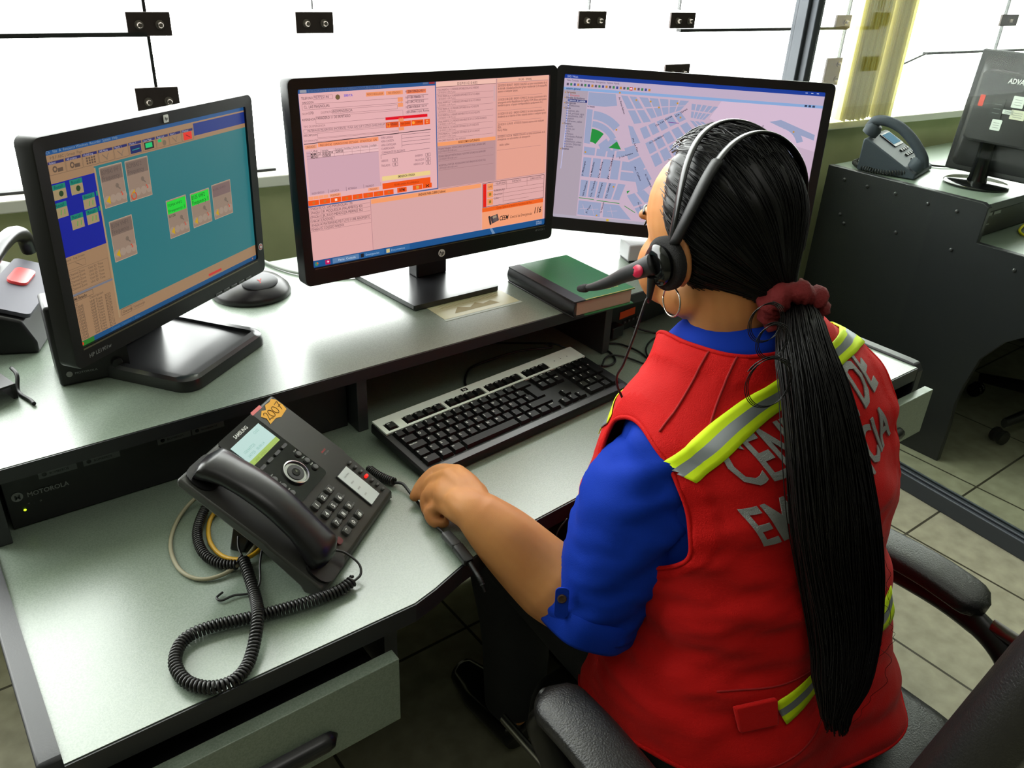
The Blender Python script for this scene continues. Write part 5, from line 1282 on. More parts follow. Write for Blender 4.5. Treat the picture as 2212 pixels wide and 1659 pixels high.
# telephone on the second desk ----------------------------------------------
BG = mat('blue_grey_phone', (66, 72, 82), rough=0.55, spec=0.25)
t2 = thing('desk_telephone', 'grey office telephone with upright handset on the second workstation', 'telephone', (2.60, 1.36, SZ + 0.0008), 0.25)
mb = MB(); mb.prism([(-0.09, 0.0), (-0.09, 0.015), (0.075, 0.100), (0.085, 0.095), (0.085, 0.0), (0.05, 0.0)], -0.10, 0.10, M=EX); mb.build('body', BG, t2, bevel=0.004)
T2P = frame((0, -0.09, 0.0155), (1, 0, 0), (0, 0.165, 0.085))
mb = MB(); mb.prism(rrect(0.090, 0.062, 0.003, 3, 0.045, 0.145), 0.0, 0.003, m=BLACKP, M=T2P); mb.box((0.045, 0.147, 0.0034), (0.075, 0.046, 0.001), mat('blue_lcd', (20, 50, 70), rough=0.7, spec=0.1, emit=(50, 110, 140), estr=0.9), T2P); mb.build('display', None, t2)
for r in range(4):
    for k in range(4):
        mb = MB(); mb.box((0.012 + k * 0.021, 0.094 - r * 0.022, 0.002), (0.014, 0.010, 0.004), None, T2P); mb.build('key', DGREY, t2, bevel=0.001)
hp = [(-0.065, -0.10, 0.035), (-0.068, -0.09, 0.065), (-0.068, -0.055, 0.105), (-0.068, -0.01, 0.138), (-0.068, 0.035, 0.152), (-0.067, 0.07, 0.148), (-0.066, 0.085, 0.125)]
mb = MB(); mb.tube(smooth_path(hp, 6), (0.016), 12); 
mb.build('handset', BG, t2, smooth=60)
for y, z in ((-0.085, 0.045), (0.072, 0.125)):
    mb = MB(); mb.lathe([(0.024, -0.02), (0.026, 0.0), (0.020, 0.014), (0, 0.018)], 20, M=Matrix.Translation((-0.066, y, z)) @ Matrix.Rotation(0.45, 4, 'X')); mb.build('ear_cup', BG, t2, smooth=50)
cc = coil(smooth_path([(2.53, 1.27, SZ + 0.02), (2.495, 1.33, SZ + 0.009), (2.49, 1.40, SZ + 0.009), (2.53, 1.455, SZ + 0.009), (2.56, 1.46, SZ + 0.012)], 8), 0.007, 0.0018, 0.008)
mb = MB(); mb.tube([p - Vector((2.5, 1.4, SZ)) for p in cc], 0.0018, 5); o = mb.build('telephone_cord', CORD, smooth=180); o.location = (2.5, 1.4, SZ); tag(o, 'coiled cord at the corner of the second workstation', 'cord')
cable('lead', [(2.70, 1.43, SZ + 0.004), (2.74, 1.38, SZ + 0.004), (2.78, 1.30, SZ + 0.004), (2.86, 1.26, SZ + 0.004)], 0.003, CABLE, 'black lead lying behind the grey telephone on the second workstation')
# ------------------------------------------------------------------ the person at the desk
per = thing('person', 'seated person in red vest and blue shirt with long black ponytail, seen from behind', 'person', (0.82, 0.46, 0.0))
PO = Vector((0.82, 0.46, 0.0))
TP = Matrix.Translation(-PO)                                  # world -> person space
SKIN = mat('warm_skin', (198, 136, 82), rough=0.5, spec=0.3, bump=(900, 0.06), vary=(14, (188, 124, 74)))
SKIN.node_tree.nodes['Principled BSDF'].inputs['Subsurface Weight'].default_value = 0.12
SKIN.node_tree.nodes['Principled BSDF'].inputs['Subsurface Radius'].default_value = (0.01, 0.004, 0.002)
RED = mat('red_vest_cloth', (196, 12, 10), rough=0.75, spec=0.2, bump=(700, 0.35), sheen=0.05)
REDSEAM = mat('red_vest_binding', (196, 12, 10), rough=0.75, spec=0.2, bump=(700, 0.45))
BLUE = mat('royal_blue_cloth', (6, 48, 158), rough=0.8, spec=0.15, bump=(1000, 0.25))
TROU = mat('black_trousers', (16, 17, 24), rough=0.8, bump=(500, 0.3))
HAIRM = mat('black_hair', (9, 7, 7), rough=0.42, spec=0.32)

YAW_T = math.radians(-8); UX_ = Vector((math.cos(YAW_T), math.sin(YAW_T), 0.0)); VY_ = Vector((-math.sin(YAW_T), math.cos(YAW_T), 0)); ROLL = 0.14
#        z     cx     cy     a      b     n
TR = [(0.42, 0.835, 0.455, 0.215, 0.160, 2.5),
      (0.47, 0.832, 0.462, 0.225, 0.160, 2.5),
      (0.53, 0.828, 0.470, 0.215, 0.152, 2.4),
      (0.60, 0.828, 0.480, 0.198, 0.142, 2.3),
      (0.67, 0.830, 0.492, 0.192, 0.138, 2.3),
      (0.74, 0.832, 0.505, 0.194, 0.136, 2.3),
      (0.80, 0.833, 0.520, 0.196, 0.130, 2.3),
      (0.85, 0.834, 0.536, 0.195, 0.120, 2.3),
      (0.885, 0.835, 0.548, 0.186, 0.108, 2.2),
      (0.912, 0.836, 0.557, 0.166, 0.097, 2.1),
      (0.938, 0.837, 0.567, 0.136, 0.087, 2.0),
      (0.962, 0.838, 0.575, 0.110, 0.080, 2.0),
      (0.990, 0.838, 0.583, 0.076, 0.070, 2.0)]


def tring(z):
    i = 0
    while i < len(TR) - 2 and TR[i + 1][0] < z: i += 1
    a, b = TR[i], TR[i + 1]; t = max(0, min(1, (z - a[0]) / (b[0] - a[0])))
    p = TR[max(i - 1, 0)]; q = TR[min(i + 2, len(TR) - 1)]
    out = []
    for k in range(1, 6):
        m0 = (b[k] - p[k]) / max(1e-6, b[0] - p[0]) * (b[0] - a[0]); m1 = (q[k] - a[k]) / max(1e-6, q[0] - a[0]) * (b[0] - a[0])
        out.append((2 * t**3 - 3 * t * t + 1) * a[k] + (t**3 - 2 * t * t + t) * m0 + (-2 * t**3 + 3 * t * t) * b[k] + (t**3 - t * t) * m1)
    return out


def tpoint(th, z, off=0.0, wr=None):
    cx, cy, a, b, n = tring(z)
    c_, s_ = math.cos(th), math.sin(th)
    ca = (abs(c_) ** (2 / n)) * (1 if c_ >= 0 else -1); sa = (abs(s_) ** (2 / n)) * (1 if s_ >= 0 else -1)
    u = (a + off) * ca; v = (b + off) * sa
    spine = 0.010 * math.exp(-((u / 0.03) ** 2)) if s_ < 0 and 0.55 < z < 0.9 else 0
    v += spine
    p = Vector((cx, cy, z)) + UX_ * u + VY_ * v
    rf = min(1.0, max(0.0, (z - 0.45) / 0.3))
    p.z += u * ROLL * rf
    return p


# ---- body: one continuous skin surface (head, neck, trunk, arms, hands, legs)
HC = Vector((0.822, 0.640, 1.094))
HM = Matrix.Translation(HC) @ Matrix.Rotation(math.radians(-9), 4, 'Z') @ Matrix.Rotation(math.radians(-15), 4, 'X') @ Matrix.Rotation(math.radians(-3), 4, 'Y') @ Matrix.Scale(1.05, 4)


def ell(mb, c, r, M=None, n=20, m=None, rot=None):
    L_ = Matrix.Translation(Vector(c))
    if rot is not None: L_ = L_ @ rot
    L_ = L_ @ Matrix.Diagonal((r[0], r[1], r[2], 1))
    if M is not None: L_ = M @ L_
    prof = [(math.sin(PI * k / (n // 2)), -math.cos(PI * k / (n // 2))) for k in range(n // 2 + 1)]
    prof[0] = (0.001, -1); prof[-1] = (0.001, 1)
    mb.lathe(prof, n, m=m, M=L_)


def limb(mb, pts, rad, n=16, m=None, k=6):
    P = smooth_path(pts, k); R_ = []
    for i in range(len(P)):
        s = i / (len(P) - 1) * (len(rad) - 1); j = min(int(s), len(rad) - 2); f = s - j
        ra = rad[j]; rb = rad[j + 1]
        if hasattr(ra, '__len__') or hasattr(rb, '__len__'):
            ra = ra if hasattr(ra, '__len__') else (ra, ra); rb = rb if hasattr(rb, '__len__') else (rb, rb)
            R_.append((ra[0] * (1 - f) + rb[0] * f, ra[1] * (1 - f) + rb[1] * f))
        else: R_.append(ra * (1 - f) + rb * f)
    mb.tube(P, R_, n, m)


body = MB()
H_ = TP @ HM
ell(body, (0, -0.010, 0.012), (0.077, 0.098, 0.090), H_, 32)
ell(body, (0, 0.026, -0.042), (0.062, 0.066, 0.080), H_, 28)
ell(body, (0, 0.058, -0.090), (0.030, 0.030, 0.026), H_)
for s in (-1, 1):
    ell(body, (s * 0.042, 0.042, -0.046), (0.036, 0.040, 0.046), H_)
    ell(body, (s * 0.046, 0.006, -0.074), (0.026, 0.044, 0.028), H_)
    ell(body, (s * 0.024, 0.080, 0.020), (0.026, 0.014, 0.010), H_)
    ell(body, (s * 0.078, -0.034, -0.020), (0.009, 0.019, 0.032), H_, rot=Matrix.Rotation(s * 0.35, 4, 'Z') @ Matrix.Rotation(-0.15, 4, 'X'))
    ell(body, (s * 0.073, -0.024, -0.047), (0.007, 0.008, 0.011), H_)
    ell(body, (s * 0.009, 0.094, -0.040), (0.008, 0.010, 0.007), H_, 12)
limb(body, [H_ @ Vector(p) for p in ((0, 0.078, 0.015), (0, 0.090, -0.012), (0, 0.096, -0.034), (0, 0.084, -0.046))], [0.008, 0.009, 0.012, 0.008], 12)
ell(body, (0, 0.083, -0.065), (0.022, 0.012, 0.007), H_); ell(body, (0, 0.081, -0.075), (0.019, 0.012, 0.007), H_)
nk = [H_ @ Vector((0, -0.018, -0.035)), H_ @ Vector((0, -0.026, -0.090)), TP @ Vector((0.838, 0.588, 0.965)), TP @ Vector((0.836, 0.568, 0.91))]
limb(body, nk, [0.060, 0.057, 0.062, 0.085], 24)
rings = []
for z in [0.42 + 0.565 * k / 26 for k in range(27)]:
    rings.append([TP @ tpoint(2 * PI * j / 40, z, -0.022) for j in range(40)])
body.loft(rings)
# arms
SHL = Vector((0.690, 0.560, 0.838)); ELL = Vector((0.600, 0.565, 0.622)); WRL = Vector((0.519, 0.712, 0.733))
SHR = Vector((0.985, 0.520, 0.880)); ELR = Vector((1.000, 0.560, 0.630)); WRR = Vector((0.93, 0.76, 0.575))
limb(body, [TP @ p for p in (SHL, SHL.lerp(ELL, 0.5) + Vector((0.012, 0, 0)), ELL)], [0.046, 0.052, 0.049], 20)
limb(body, [TP @ p for p in (ELL + Vector((0.004, -0.010, 0.012)), ELL.lerp(WRL, 0.35) + Vector((0.004, 0.0, -0.006)), ELL.lerp(WRL, 0.75), WRL)], [0.049, 0.053, 0.043, (0.029, 0.034)], 20)
limb(body, [TP @ p for p in (ELL.lerp(WRL, 0.8), WRL, WRL + Vector((0.0, 0.035, 0.003)))], [(0.033, 0.037), (0.026, 0.032), (0.020, 0.030)], 20)
limb(body, [TP @ p for p in (SHR, SHR.lerp(ELR, 0.5), ELR)], [0.058, 0.054, 0.047], 20)
limb(body, [TP @ p for p in (ELR, ELR.lerp(WRR, 0.4), WRR)], [0.047, 0.044, 0.028], 20)


def hand(mb, wr, kn, down, fingers, thumb, thick=0.019):
    """wr wrist, kn four knuckles index..little, fingers = chains of points from each knuckle"""
    rows = []
    for f in (0.0, 0.25, 0.5, 0.75, 1.0):
        pass
    for i, k_ in enumerate(kn):
        a = wr + (k_ - wr).normalized() * 0.0 + (kn[0] - kn[3]) * (0.24 - 0.16 * i)
        limb(mb, [TP @ a, TP @ (a.lerp(k_, 0.5) + Vector((0, 0, 0.003))), TP @ k_], [0.018, 0.0175, 0.0125 if i < 3 else 0.0115], 12)
    mid = (wr + kn[1] + kn[2]) / 3
    ell(mb, TP @ mid + Vector((0, 0, -0.004)), (0.030, 0.036, thick), None, 20)
    core = (kn[0] + kn[1] + kn[2] + kn[3] + fingers[1][-1] + fingers[2][-1] + fingers[1][0] + fingers[2][0]) / 8
    ell(mb, TP @ core, (0.024, 0.022, 0.017), None, 20)
    for i, ch in enumerate(fingers):
        r0 = (0.0100, 0.0102, 0.0097, 0.0086)[i]
        limb(mb, [TP @ kn[i]] + [TP @ p for p in ch], [r0 * 1.12, r0, r0 * 0.97, r0 * 0.82], 12, k=5)
        ell(mb, TP @ kn[i] + Vector((0, 0, 0.0005)), (0.0118, 0.0118, 0.0112) if i < 3 else (0.0105, 0.0105, 0.0105), None, 12)
        ell(mb, TP @ ch[-1], (r0 * 0.82, r0 * 0.82, r0 * 0.82), None, 12)
    limb(mb, [TP @ p for p in thumb], [0.0165, 0.0135, 0.0115, 0.0095], 12)
    ell(mb, TP @ thumb[-1], (0.0093, 0.0093, 0.0093), None, 12)


V = Vector
KN = [V((0.542, 0.794, 0.741)), V((0.524, 0.790, 0.744)), V((0.508, 0.779, 0.737)), V((0.497, 0.763, 0.723))]
FG = [[V((0.528, 0.822, 0.732)), V((0.506, 0.826, 0.716)), V((0.490, 0.822, 0.703))],
      [V((0.510, 0.811, 0.724)), V((0.500, 0.803, 0.704)), V((0.512, 0.787, 0.701))],
      [V((0.494, 0.795, 0.718)), V((0.489, 0.783, 0.702)), V((0.502, 0.770, 0.700))],
      [V((0.484, 0.773, 0.709)), V((0.484, 0.761, 0.700)), V((0.496, 0.752, 0.699))]]
TH = [WRL + V((0.018, 0.022, -0.006)), V((0.556, 0.762, 0.722)), V((0.556, 0.790, 0.712)), V((0.542, 0.808, 0.706))]
hand(body, WRL, KN, None, FG, TH)
KN2 = [WRR + V(d) for d in ((-0.028, 0.072, 0.004), (-0.010, 0.078, 0.006), (0.008, 0.076, 0.004), (0.024, 0.068, 0.0))]
FG2 = [[k_ + V((-0.002, 0.030, -0.010)), k_ + V((-0.002, 0.045, -0.026)), k_ + V((0, 0.042, -0.040))] for k_ in KN2]
hand(body, WRR, KN2, None, FG2, [WRR + V((-0.020, 0.02, 0)), WRR + V((-0.042, 0.045, -0.006)), WRR + V((-0.046, 0.07, -0.012)), WRR + V((-0.040, 0.088, -0.018))])
# legs
for s, kx in ((-1, 0.72), (1, 0.945)):
    hip = V((0.832 + s * 0.10, 0.47, 0.47)); kn_ = V((kx, 0.86, 0.485)); an = V((kx, 0.84, 0.10))
    limb(body, [TP @ hip, TP @ hip.lerp(kn_, 0.5), TP @ kn_], [0.082, 0.068, 0.044], 20)
    limb(body, [TP @ kn_, TP @ (kn_.lerp(an, 0.4) + V((0, -0.01, 0))), TP @ an], [0.042, 0.040, 0.030], 18)
    limb(body, [TP @ an, TP @ (an + V((0, 0.03, -0.045))), TP @ (an + V((0, 0.13, -0.065)))], [0.030, 0.030, 0.020], 16)
bo = body.build('body', SKIN, per, smooth=180)
rm = bo.modifiers.new('remesh', 'REMESH'); rm.mode = 'VOXEL'; rm.voxel_size = 0.0034; rm.use_smooth_shade = True
sm = bo.modifiers.new('smooth', 'SMOOTH'); sm.factor = 0.5; sm.iterations = 5
# eyes, brows, lips, nails
for s in (-1, 1):
    mb = MB(); ell(mb, (s * 0.030, 0.0700, 0.003), (0.0125, 0.0125, 0.0125), H_, 20, m=mat('eye_white', (220, 215, 208), rough=0.25)); ell(mb, (s * 0.030, 0.0808, 0.003), (0.0052, 0.003, 0.0052), H_, 14, m=mat('dark_iris', (30, 18, 12), rough=0.15)); mb.build('eye', None, per, smooth=180)
    mb = MB(); limb(mb, [H_ @ V(p) for p in ((s * 0.014, 0.092, 0.022), (s * 0.032, 0.088, 0.028), (s * 0.048, 0.072, 0.022))], [0.0028, 0.0032, 0.0018], 8); mb.build('eyebrow', HAIRM, per, smooth=180)
    mb = MB(); limb(mb, [H_ @ V(p) for p in ((s * 0.018, 0.0855, 0.006), (s * 0.030, 0.0885, 0.011), (s * 0.043, 0.080, 0.006))], [0.0012, 0.0022, 0.0012], 6); mb.build('eyelashes', HAIRM, per, smooth=180)
mb = MB(); limb(mb, [H_ @ V(p) for p in ((-0.020, 0.088, -0.070), (0, 0.0955, -0.068), (0.020, 0.088, -0.070))], [0.003, 0.0055, 0.003], 10); mb.build('lips', mat('lip_colour', (150, 66, 58), rough=0.45), per, smooth=180)

# ---- shirt: trunk shell, sleeves, collar
mb = MB(); rings = []
for z in [0.50 + 0.470 * k / 40 for k in range(41)]:
    rings.append([TP @ tpoint(2 * PI * j / 64, z, -0.006) for j in range(64)])
mb.loft(rings, cap=False)
shirt = mb.build('shirt', BLUE, per, smooth=180)


def sleeve(path, rad, wr=0.0045, seed=0, n=44, name='sleeve'):
    P = smooth_path(path, 10); mb = MB(); rings = []
    T_ = []
    for i in range(len(P)): T_.append((P[min(i + 1, len(P) - 1)] - P[max(i - 1, 0)]).normalized())
    u = V((0, 1, 0)); L = 0
    for i, p in enumerate(P):
        u = (u - T_[i] * u.dot(T_[i])).normalized(); w = T_[i].cross(u)
        s = i / (len(P) - 1) * (len(rad) - 1); j = min(int(s), len(rad) - 2); f = s - j; r = rad[j] * (1 - f) + rad[j + 1] * f
        ring_ = []
        for k in range(n):
            a = 2 * PI * k / n
            d = u * math.cos(a) + w * math.sin(a)
            q = p + d * r
            t_ = i / (len(P) - 1)
            fold = mnoise.noise(V((q.x * 9 + seed, q.y * 9, q.z * 34 + 2.2 * math.sin(a + seed)))) + 0.5 * mnoise.noise(V((q.x * 30, q.y * 30 + seed, q.z * 60)))
            am = wr * (0.55 + 0.9 * (math.exp(-((t_ - 0.22) / 0.14) ** 2) + 0.35 * t_))
            ring_.append(TP @ (q + d * fold * am))
        rings.append(ring_)
    lastr = rings[-1]; c_ = sum(lastr, V((0, 0, 0))) / n
    rings.append([c_ + (q - c_) * 0.93 for q in lastr]); t0 = (P[-1] - P[-4]).normalized()
    rings.append([c_ + (q - c_) * 0.90 - t0 * 0.03 for q in lastr])
    mb.loft(rings, cap=False)
    return mb.build(name, BLUE, per, smooth=180)


SP = [V((0.735, 0.545, 0.852)), V((0.698, 0.555, 0.826)), V((0.664, 0.562, 0.775)), V((0.637, 0.564, 0.712)), V((0.612, 0.566, 0.655)), V((0.598, 0.566, 0.622))]
sl = sleeve(SP, [0.058, 0.072, 0.076, 0.073, 0.068, 0.063], 0.010, 3.1)
sr = sleeve([V((0.945, 0.52, 0.90)), SHR + V((-0.005, 0.0, -0.01)), V((1.0, 0.53, 0.80)), V((1.002, 0.545, 0.72)), ELR + V((0, 0, 0.02))], [0.055, 0.068, 0.068, 0.062, 0.060], 0.004, 9)
# turned up cuff with button tab on the left sleeve
mb = MB(); c_ = V((0.5995, 0.566, 0.628)); ax = (SP[-1] - SP[-2]).normalized(); uu = ax.orthogonal().normalized(); ww = ax.cross(uu); rings = []
for h, r in ((-0.020, 0.0625), (-0.018, 0.0660), (0.0, 0.0672), (0.016, 0.0672), (0.020, 0.0660), (0.020, 0.058)):
    rings.append([TP @ (c_ + ax * h + (uu * math.cos(a) + ww * math.sin(a)) * (r + 0.0022 * math.sin(3 * a + 1) + 0.0014 * math.sin(7 * a))) for a in [2 * PI * k / 48 for k in range(48)]])
mb.loft(rings, cap=False); cuff = mb.build('cuff', BLUE, sl, smooth=180)
dtab = (UN(1205, 1310, 0.62) - c_); 
tp_ = UT(1213, 1300, 1.022)
fr_ = frame(TP @ tp_, V((0.75, -0.58, 0.0)), V((0.22, 0.18, 0.95)))
mb = MB(); mb.prism(rrect(0.017, 0.040, 0.006, 4), 0, 0.0035, M=fr_); mb.build('button_tab', BLUE, sl, bevel=0.0012)
mb = MB(); mb.lathe([(0.0058, 0.003), (0.0058, 0.005), (0.0045, 0.0058), (0.003, 0.005), (0, 0.005)], 20, M=fr_ @ Matrix.Translation((0, 0.006, 0))); mb.build('button', mat('dark_brown_button', (66, 44, 30), rough=0.3), sl, smooth=40)
# collar
mb = MB(); rings = []
for h, dr in ((0.004, -0.004), (0.012, -0.001), (0.018, 0.003), (0.014, 0.008), (0.0, 0.020), (-0.018, 0.032), (-0.020, 0.029), (-0.002, 0.016)):
    ring_ = []
    for j in range(48):
        a = 2 * PI * j / 48
        p = V((0.838, 0.585, 0.982)) + UX_ * ((0.064 + dr) * math.cos(a)) + VY_ * ((0.062 + dr) * math.sin(a)) + V((0, 0, h))
        p.z += 0.010 * math.cos(a) - 0.022 * max(0, math.sin(a)) + 0.008 * max(0, -math.sin(a))
        ring_.append(TP @ p)
    rings.append(ring_)
mb.loft(rings, cap=False); mb.build('collar', BLUE, per, smooth=180)

# ---- vest
def vest_off(th, z):
    p = tpoint(th, z)
    o = 0.010
    o += 0.011 * mnoise.noise(V((p.x * 7, p.y * 7, z * 6)))
    o += 0.0085 * mnoise.noise(V((p.x * 13 + z * 16, p.y * 12, z * 22 + 4))) + 0.0022 * mnoise.noise(V((p.x * 30 - z * 22, p.y * 30, z * 50)))
    d = z - (0.66 - 0.35 * (p.x - 0.72))
    o += 0.0045 * math.sin(38 * d) * math.exp(-abs(d) * 5.0)
    if z < 0.60: o += 0.010 * (0.60 - z) / 0.15 * (0.6 + 0.6 * math.sin(th * 5 + 0.6) * 0.5)
    if math.sin(th) > 0: o += 0.010 * math.sin(th)
    o += 0.034 * math.exp(-((th - 2.42) / 0.42) ** 2) * math.exp(-((z - 0.755) / 0.085) ** 2)
    return o


ZT = 0.988


def armg(th, z, side):
    """<0 inside the armhole"""
    cx, cy, a, b, n = tring(z)
    p = tpoint(th, z); q = p - V((cx, cy, p.z)); v = q.dot(VY_); u = q.dot(UX_)
    if u * side < 0.02: return 1.0
    zc = p.z
    z0_ = 0.822 if side < 0 else 0.850
    return max(((zc - z0_) / 0.094) ** 2 + ((v + 0.006) / (0.086 if v < 0 else 0.062)) ** 2 - 1.0, (0.166 - u * side) / 0.09)


NT, NZ = 220, 150
grid = {}; vb = bmesh.new()
params = []
for i in range(NZ + 1):
    z = 0.425 + (ZT - 0.425) * i / NZ
    for j in range(NT):
        th = 2 * PI * j / NT
        params.append([th, z])


def gval(th, z):
    g = min(armg(th, z, -1), armg(th, z, 1))
    # neckline: rises at the sides of the neck, V at the front; lower hem curves up at the left front
    p = tpoint(th, z); d = p - V((0.838, 0.590, p.z)); rr_ = math.hypot(d.x, d.y + 0.0)
    if z > 0.86: g = min(g, (rr_ - 0.082) / 0.082)
    hem = 0.452 + 0.05 * max(0.0, -math.cos(th - 0.5)) ** 2 * (1 if math.cos(th) < 0 else 0)
    g = min(g, (z - hem) / 0.1)
    return g


G = [gval(*p) for p in params]
faces = []
for i in range(NZ):
    for j in range(NT):
        k = (j + 1) % NT
        f = (i * NT + j, i * NT + k, (i + 1) * NT + k, (i + 1) * NT + j)
        if sum(1 for q in f if G[q] > 0) >= 2 and max(G[q] for q in f) > 0: faces.append(f)
used = set(q for f in faces for q in f)
# pull boundary vertices that lie inside the openings onto the edge
for q in used:
    if G[q] < 0:
        th, z = params[q]
        for it in range(12):
            g = gval(th, z)
            if abs(g) < 0.004: break
            e = 1e-3
            gt = (gval(th + e, z) - g) / e; gz = (gval(th, z + e) - g) / e
            n2 = gt * gt * 30 + gz * gz
            if n2 < 1e-9: break
            th -= 0.7 * g * gt * 30 / n2; z -= 0.7 * g * gz / n2
            z = min(ZT, max(0.425, z))
        params[q] = [th, z]
idx = {q: n for n, q in enumerate(sorted(used))}
vv = []
for q in sorted(used):
    th, z = params[q]; g = gval(th, z)
    o = vest_off(th, z)
    if 0 <= g < 0.30 and z > 0.62: o += 0.0022 if g < 0.26 else 0.001
    vv.append(TP @ tpoint(th, z, o))
mb = MB()
ff = [tuple(idx[q] for q in f) for f in faces]
mb.add(vv, ff, RED)
sb = mb.slot(REDSEAM)
for n, f in enumerate(faces):
    c0 = sum(gval(*params[q]) for q in f) / 4; zc = sum(params[q][1] for q in f) / 4
    if c0 < 0.27 and zc > 0.62: mb.m[n] = sb
vest = mb.build('vest', None, per, smooth=180)
# stitched binding round the armholes, neckline and hem
from collections import defaultdict
_ec = defaultdict(int)
for f in ff:
    for a, b in zip(f, f[1:] + f[:1]): _ec[(min(a, b), max(a, b))] += 1
_adj = defaultdict(list)
for (a, b), n_ in _ec.items():
    if n_ == 1: _adj[a].append(b); _adj[b].append(a)
_seen = set()
for s0 in list(_adj):
    if s0 in _seen: continue
    loop = [s0]; _seen.add(s0); cur = s0
    while True:
        nx_ = [q for q in _adj[cur] if q not in _seen]
        if not nx_: break
        cur = nx_[0]; _seen.add(cur); loop.append(cur)
    if len(loop) < 20: continue
    P = [vv[q].copy() for q in loop]
    for it in range(10): P = [(P[i - 1] + P[i] * 2 + P[(i + 1) % len(P)]) / 4 for i in range(len(P))]
    P = P[::2]; P.append(P[0])
    bmb = MB(); bmb.tube(P, 0.0030, 8, cap=False); bmb.build('binding', REDSEAM, vest, smooth=180)
so = vest.modifiers.new('solid', 'SOLIDIFY'); so.thickness = 0.0028; so.offset = -1
VB = BVHTree.FromPolygons([tuple(PO + v) for v in vv], ff)


def onto(p, d, lift=0.0015):
    """project a world point along d onto the vest"""
    h = VB.ray_cast(p, d)
    if h[0] is None: return None
    n_ = h[1]
    if n_.dot(d) > 0: n_ = -n_
    return h[0] + n_ * lift, n_


YEL = mat('fluorescent_yellow_tape', (212, 240, 20), rough=0.6, spec=0.3); GRT = mat('grey_reflective_tape', (140, 146, 150), rough=0.35, metal=0.3)


def stripe(xz, w, d=V((0, 0.86, -0.51)), y0=0.1, name='reflective_stripe', n=60):
    """a yellow-grey-yellow tape following (x, z) points on the vest, projected along d"""
    P = smooth_path([V((x, 0, z)) for x, z in xz], 14); rows = []
    for i, p in enumerate(P):
        t_ = (P[min(i + 1, len(P) - 1)] - P[max(i - 1, 0)]).normalized(); nn = V((-t_.z, 0, t_.x))
        row = []
        for k in range(7):
            q = p + nn * (w * (0.5 - k / 6)); h = onto(V((q.x, 0, q.z)) - d * 1.2 + V((0, 0.5, 0)) * 1.0, d, 0.0024)
            row.append(h[0] if h else None)
        rows.append(row)
    mb = MB()
    good = [r for r in rows if all(q is not None for q in r)]
    for i in range(len(good) - 1):
        for k in range(6):
            a, b, c__, e = good[i][k], good[i + 1][k], good[i + 1][k + 1], good[i][k + 1]
            if (a - b).length > 0.016 or (a - e).length > 0.014: continue
            mb.add([TP @ q for q in (a, e, c__, b)], [(0, 1, 2, 3)], YEL if k in (0, 1, 4, 5) else GRT)
    o = mb.build(name, None, vest, smooth=180)
    bm = bmesh.new(); bm.from_mesh(o.data); bmesh.ops.remove_doubles(bm, verts=bm.verts, dist=1e-5); bm.to_mesh(o.data); bm.free()
    s2 = o.modifiers.new('solid', 'SOLIDIFY'); s2.thickness = 0.0012; s2.offset = 1
    o['label'] = 'yellow and grey reflective band'
    return o


ST1 = stripe([(0.640, 0.852), (0.67, 0.870), (0.70, 0.887), (0.76, 0.916), (0.83, 0.938), (0.90, 0.952), (0.96, 0.960), (1.01, 0.964)], 0.040)
ST2 = stripe([(0.722, 0.572), (0.80, 0.602), (0.88, 0.628), (0.95, 0.638)], 0.036, V((0, 1, 0)))


def vest_text(s, x0, x1, z0, h, slope=0.10, arc=0.0):
    vs, fs, w = text_mesh(s, True)
    bm = bmesh.new(); bv = [bm.verts.new((v[0] / w, v[1], 0)) for v in vs]
    for f in fs:
        try: bm.faces.new([bv[i] for i in f])
        except ValueError: pass
    bmesh.ops.triangulate(bm, faces=bm.faces)
    for it in range(2):
        le = [e for e in bm.edges if math.hypot((e.verts[0].co.x - e.verts[1].co.x) * (x1 - x0), (e.verts[0].co.y - e.verts[1].co.y) * h) > 0.006]
        bmesh.ops.subdivide_edges(bm, edges=le, cuts=2, use_grid_fill=False)
        bmesh.ops.triangulate(bm, faces=bm.faces)
    out = []; ok = []
    for v in bm.verts:
        u = v.co.x; hh = h * (1 + 0.15 * abs(2 * u - 1))
        x = x0 + (x1 - x0) * u - 0.42 * v.co.y * hh * (1 - 0.6 * u); z = z0 + slope * (x - x0) + v.co.y * hh - arc * (2 * u - 1) ** 2
        r_ = onto(V((x, -0.2, z)), V((0, 1, 0)), 0.0022); out.append(r_[0] if r_ else V((x, 0.4, z))); ok.append(r_ is not None)
    bm.verts.index_update()
    mb = MB(); fl = [tuple(v.index for v in f.verts) for f in bm.faces if all(ok[v.index] for v in f.verts)]
    mb.add([TP @ p for p in out], fl, mat('silver_embroidery', (146, 148, 146), rough=0.5, metal=0.25, bump=(900, 0.8)))
    o = mb.build('lettering', None, vest); bm.free()
    s2 = o.modifiers.new('solid', 'SOLIDIFY'); s2.thickness = 0.0014; s2.offset = 0
    return o


ST3 = stripe([(0.676, 0.846), (0.70, 0.850), (0.75, 0.855)], 0.040, V((0, -1, 0)))
vest_text('CENTRAL DE', 0.708, 0.960, 0.852, 0.056, 0.26)
vest_text('EMERGENCIA', 0.712, 0.958, 0.792, 0.054, 0.28)
# seams of the vest: shoulder seam, yoke piping, pocket, hem
SEAM = mat('red_seam_thread', (150, 8, 10), rough=0.85)


def seam(pts, d, r=0.0012, nm='seam'):
    P = smooth_path(pts, 10); out = []
    for p in P:
        h = onto(p - d * 0.6, d, 0.0006)
        if h: out.append(TP @ h[0])
    if len(out) > 2:
        mb = MB(); mb.tube(out, r, 6); mb.build(nm, SEAM, vest, smooth=180)


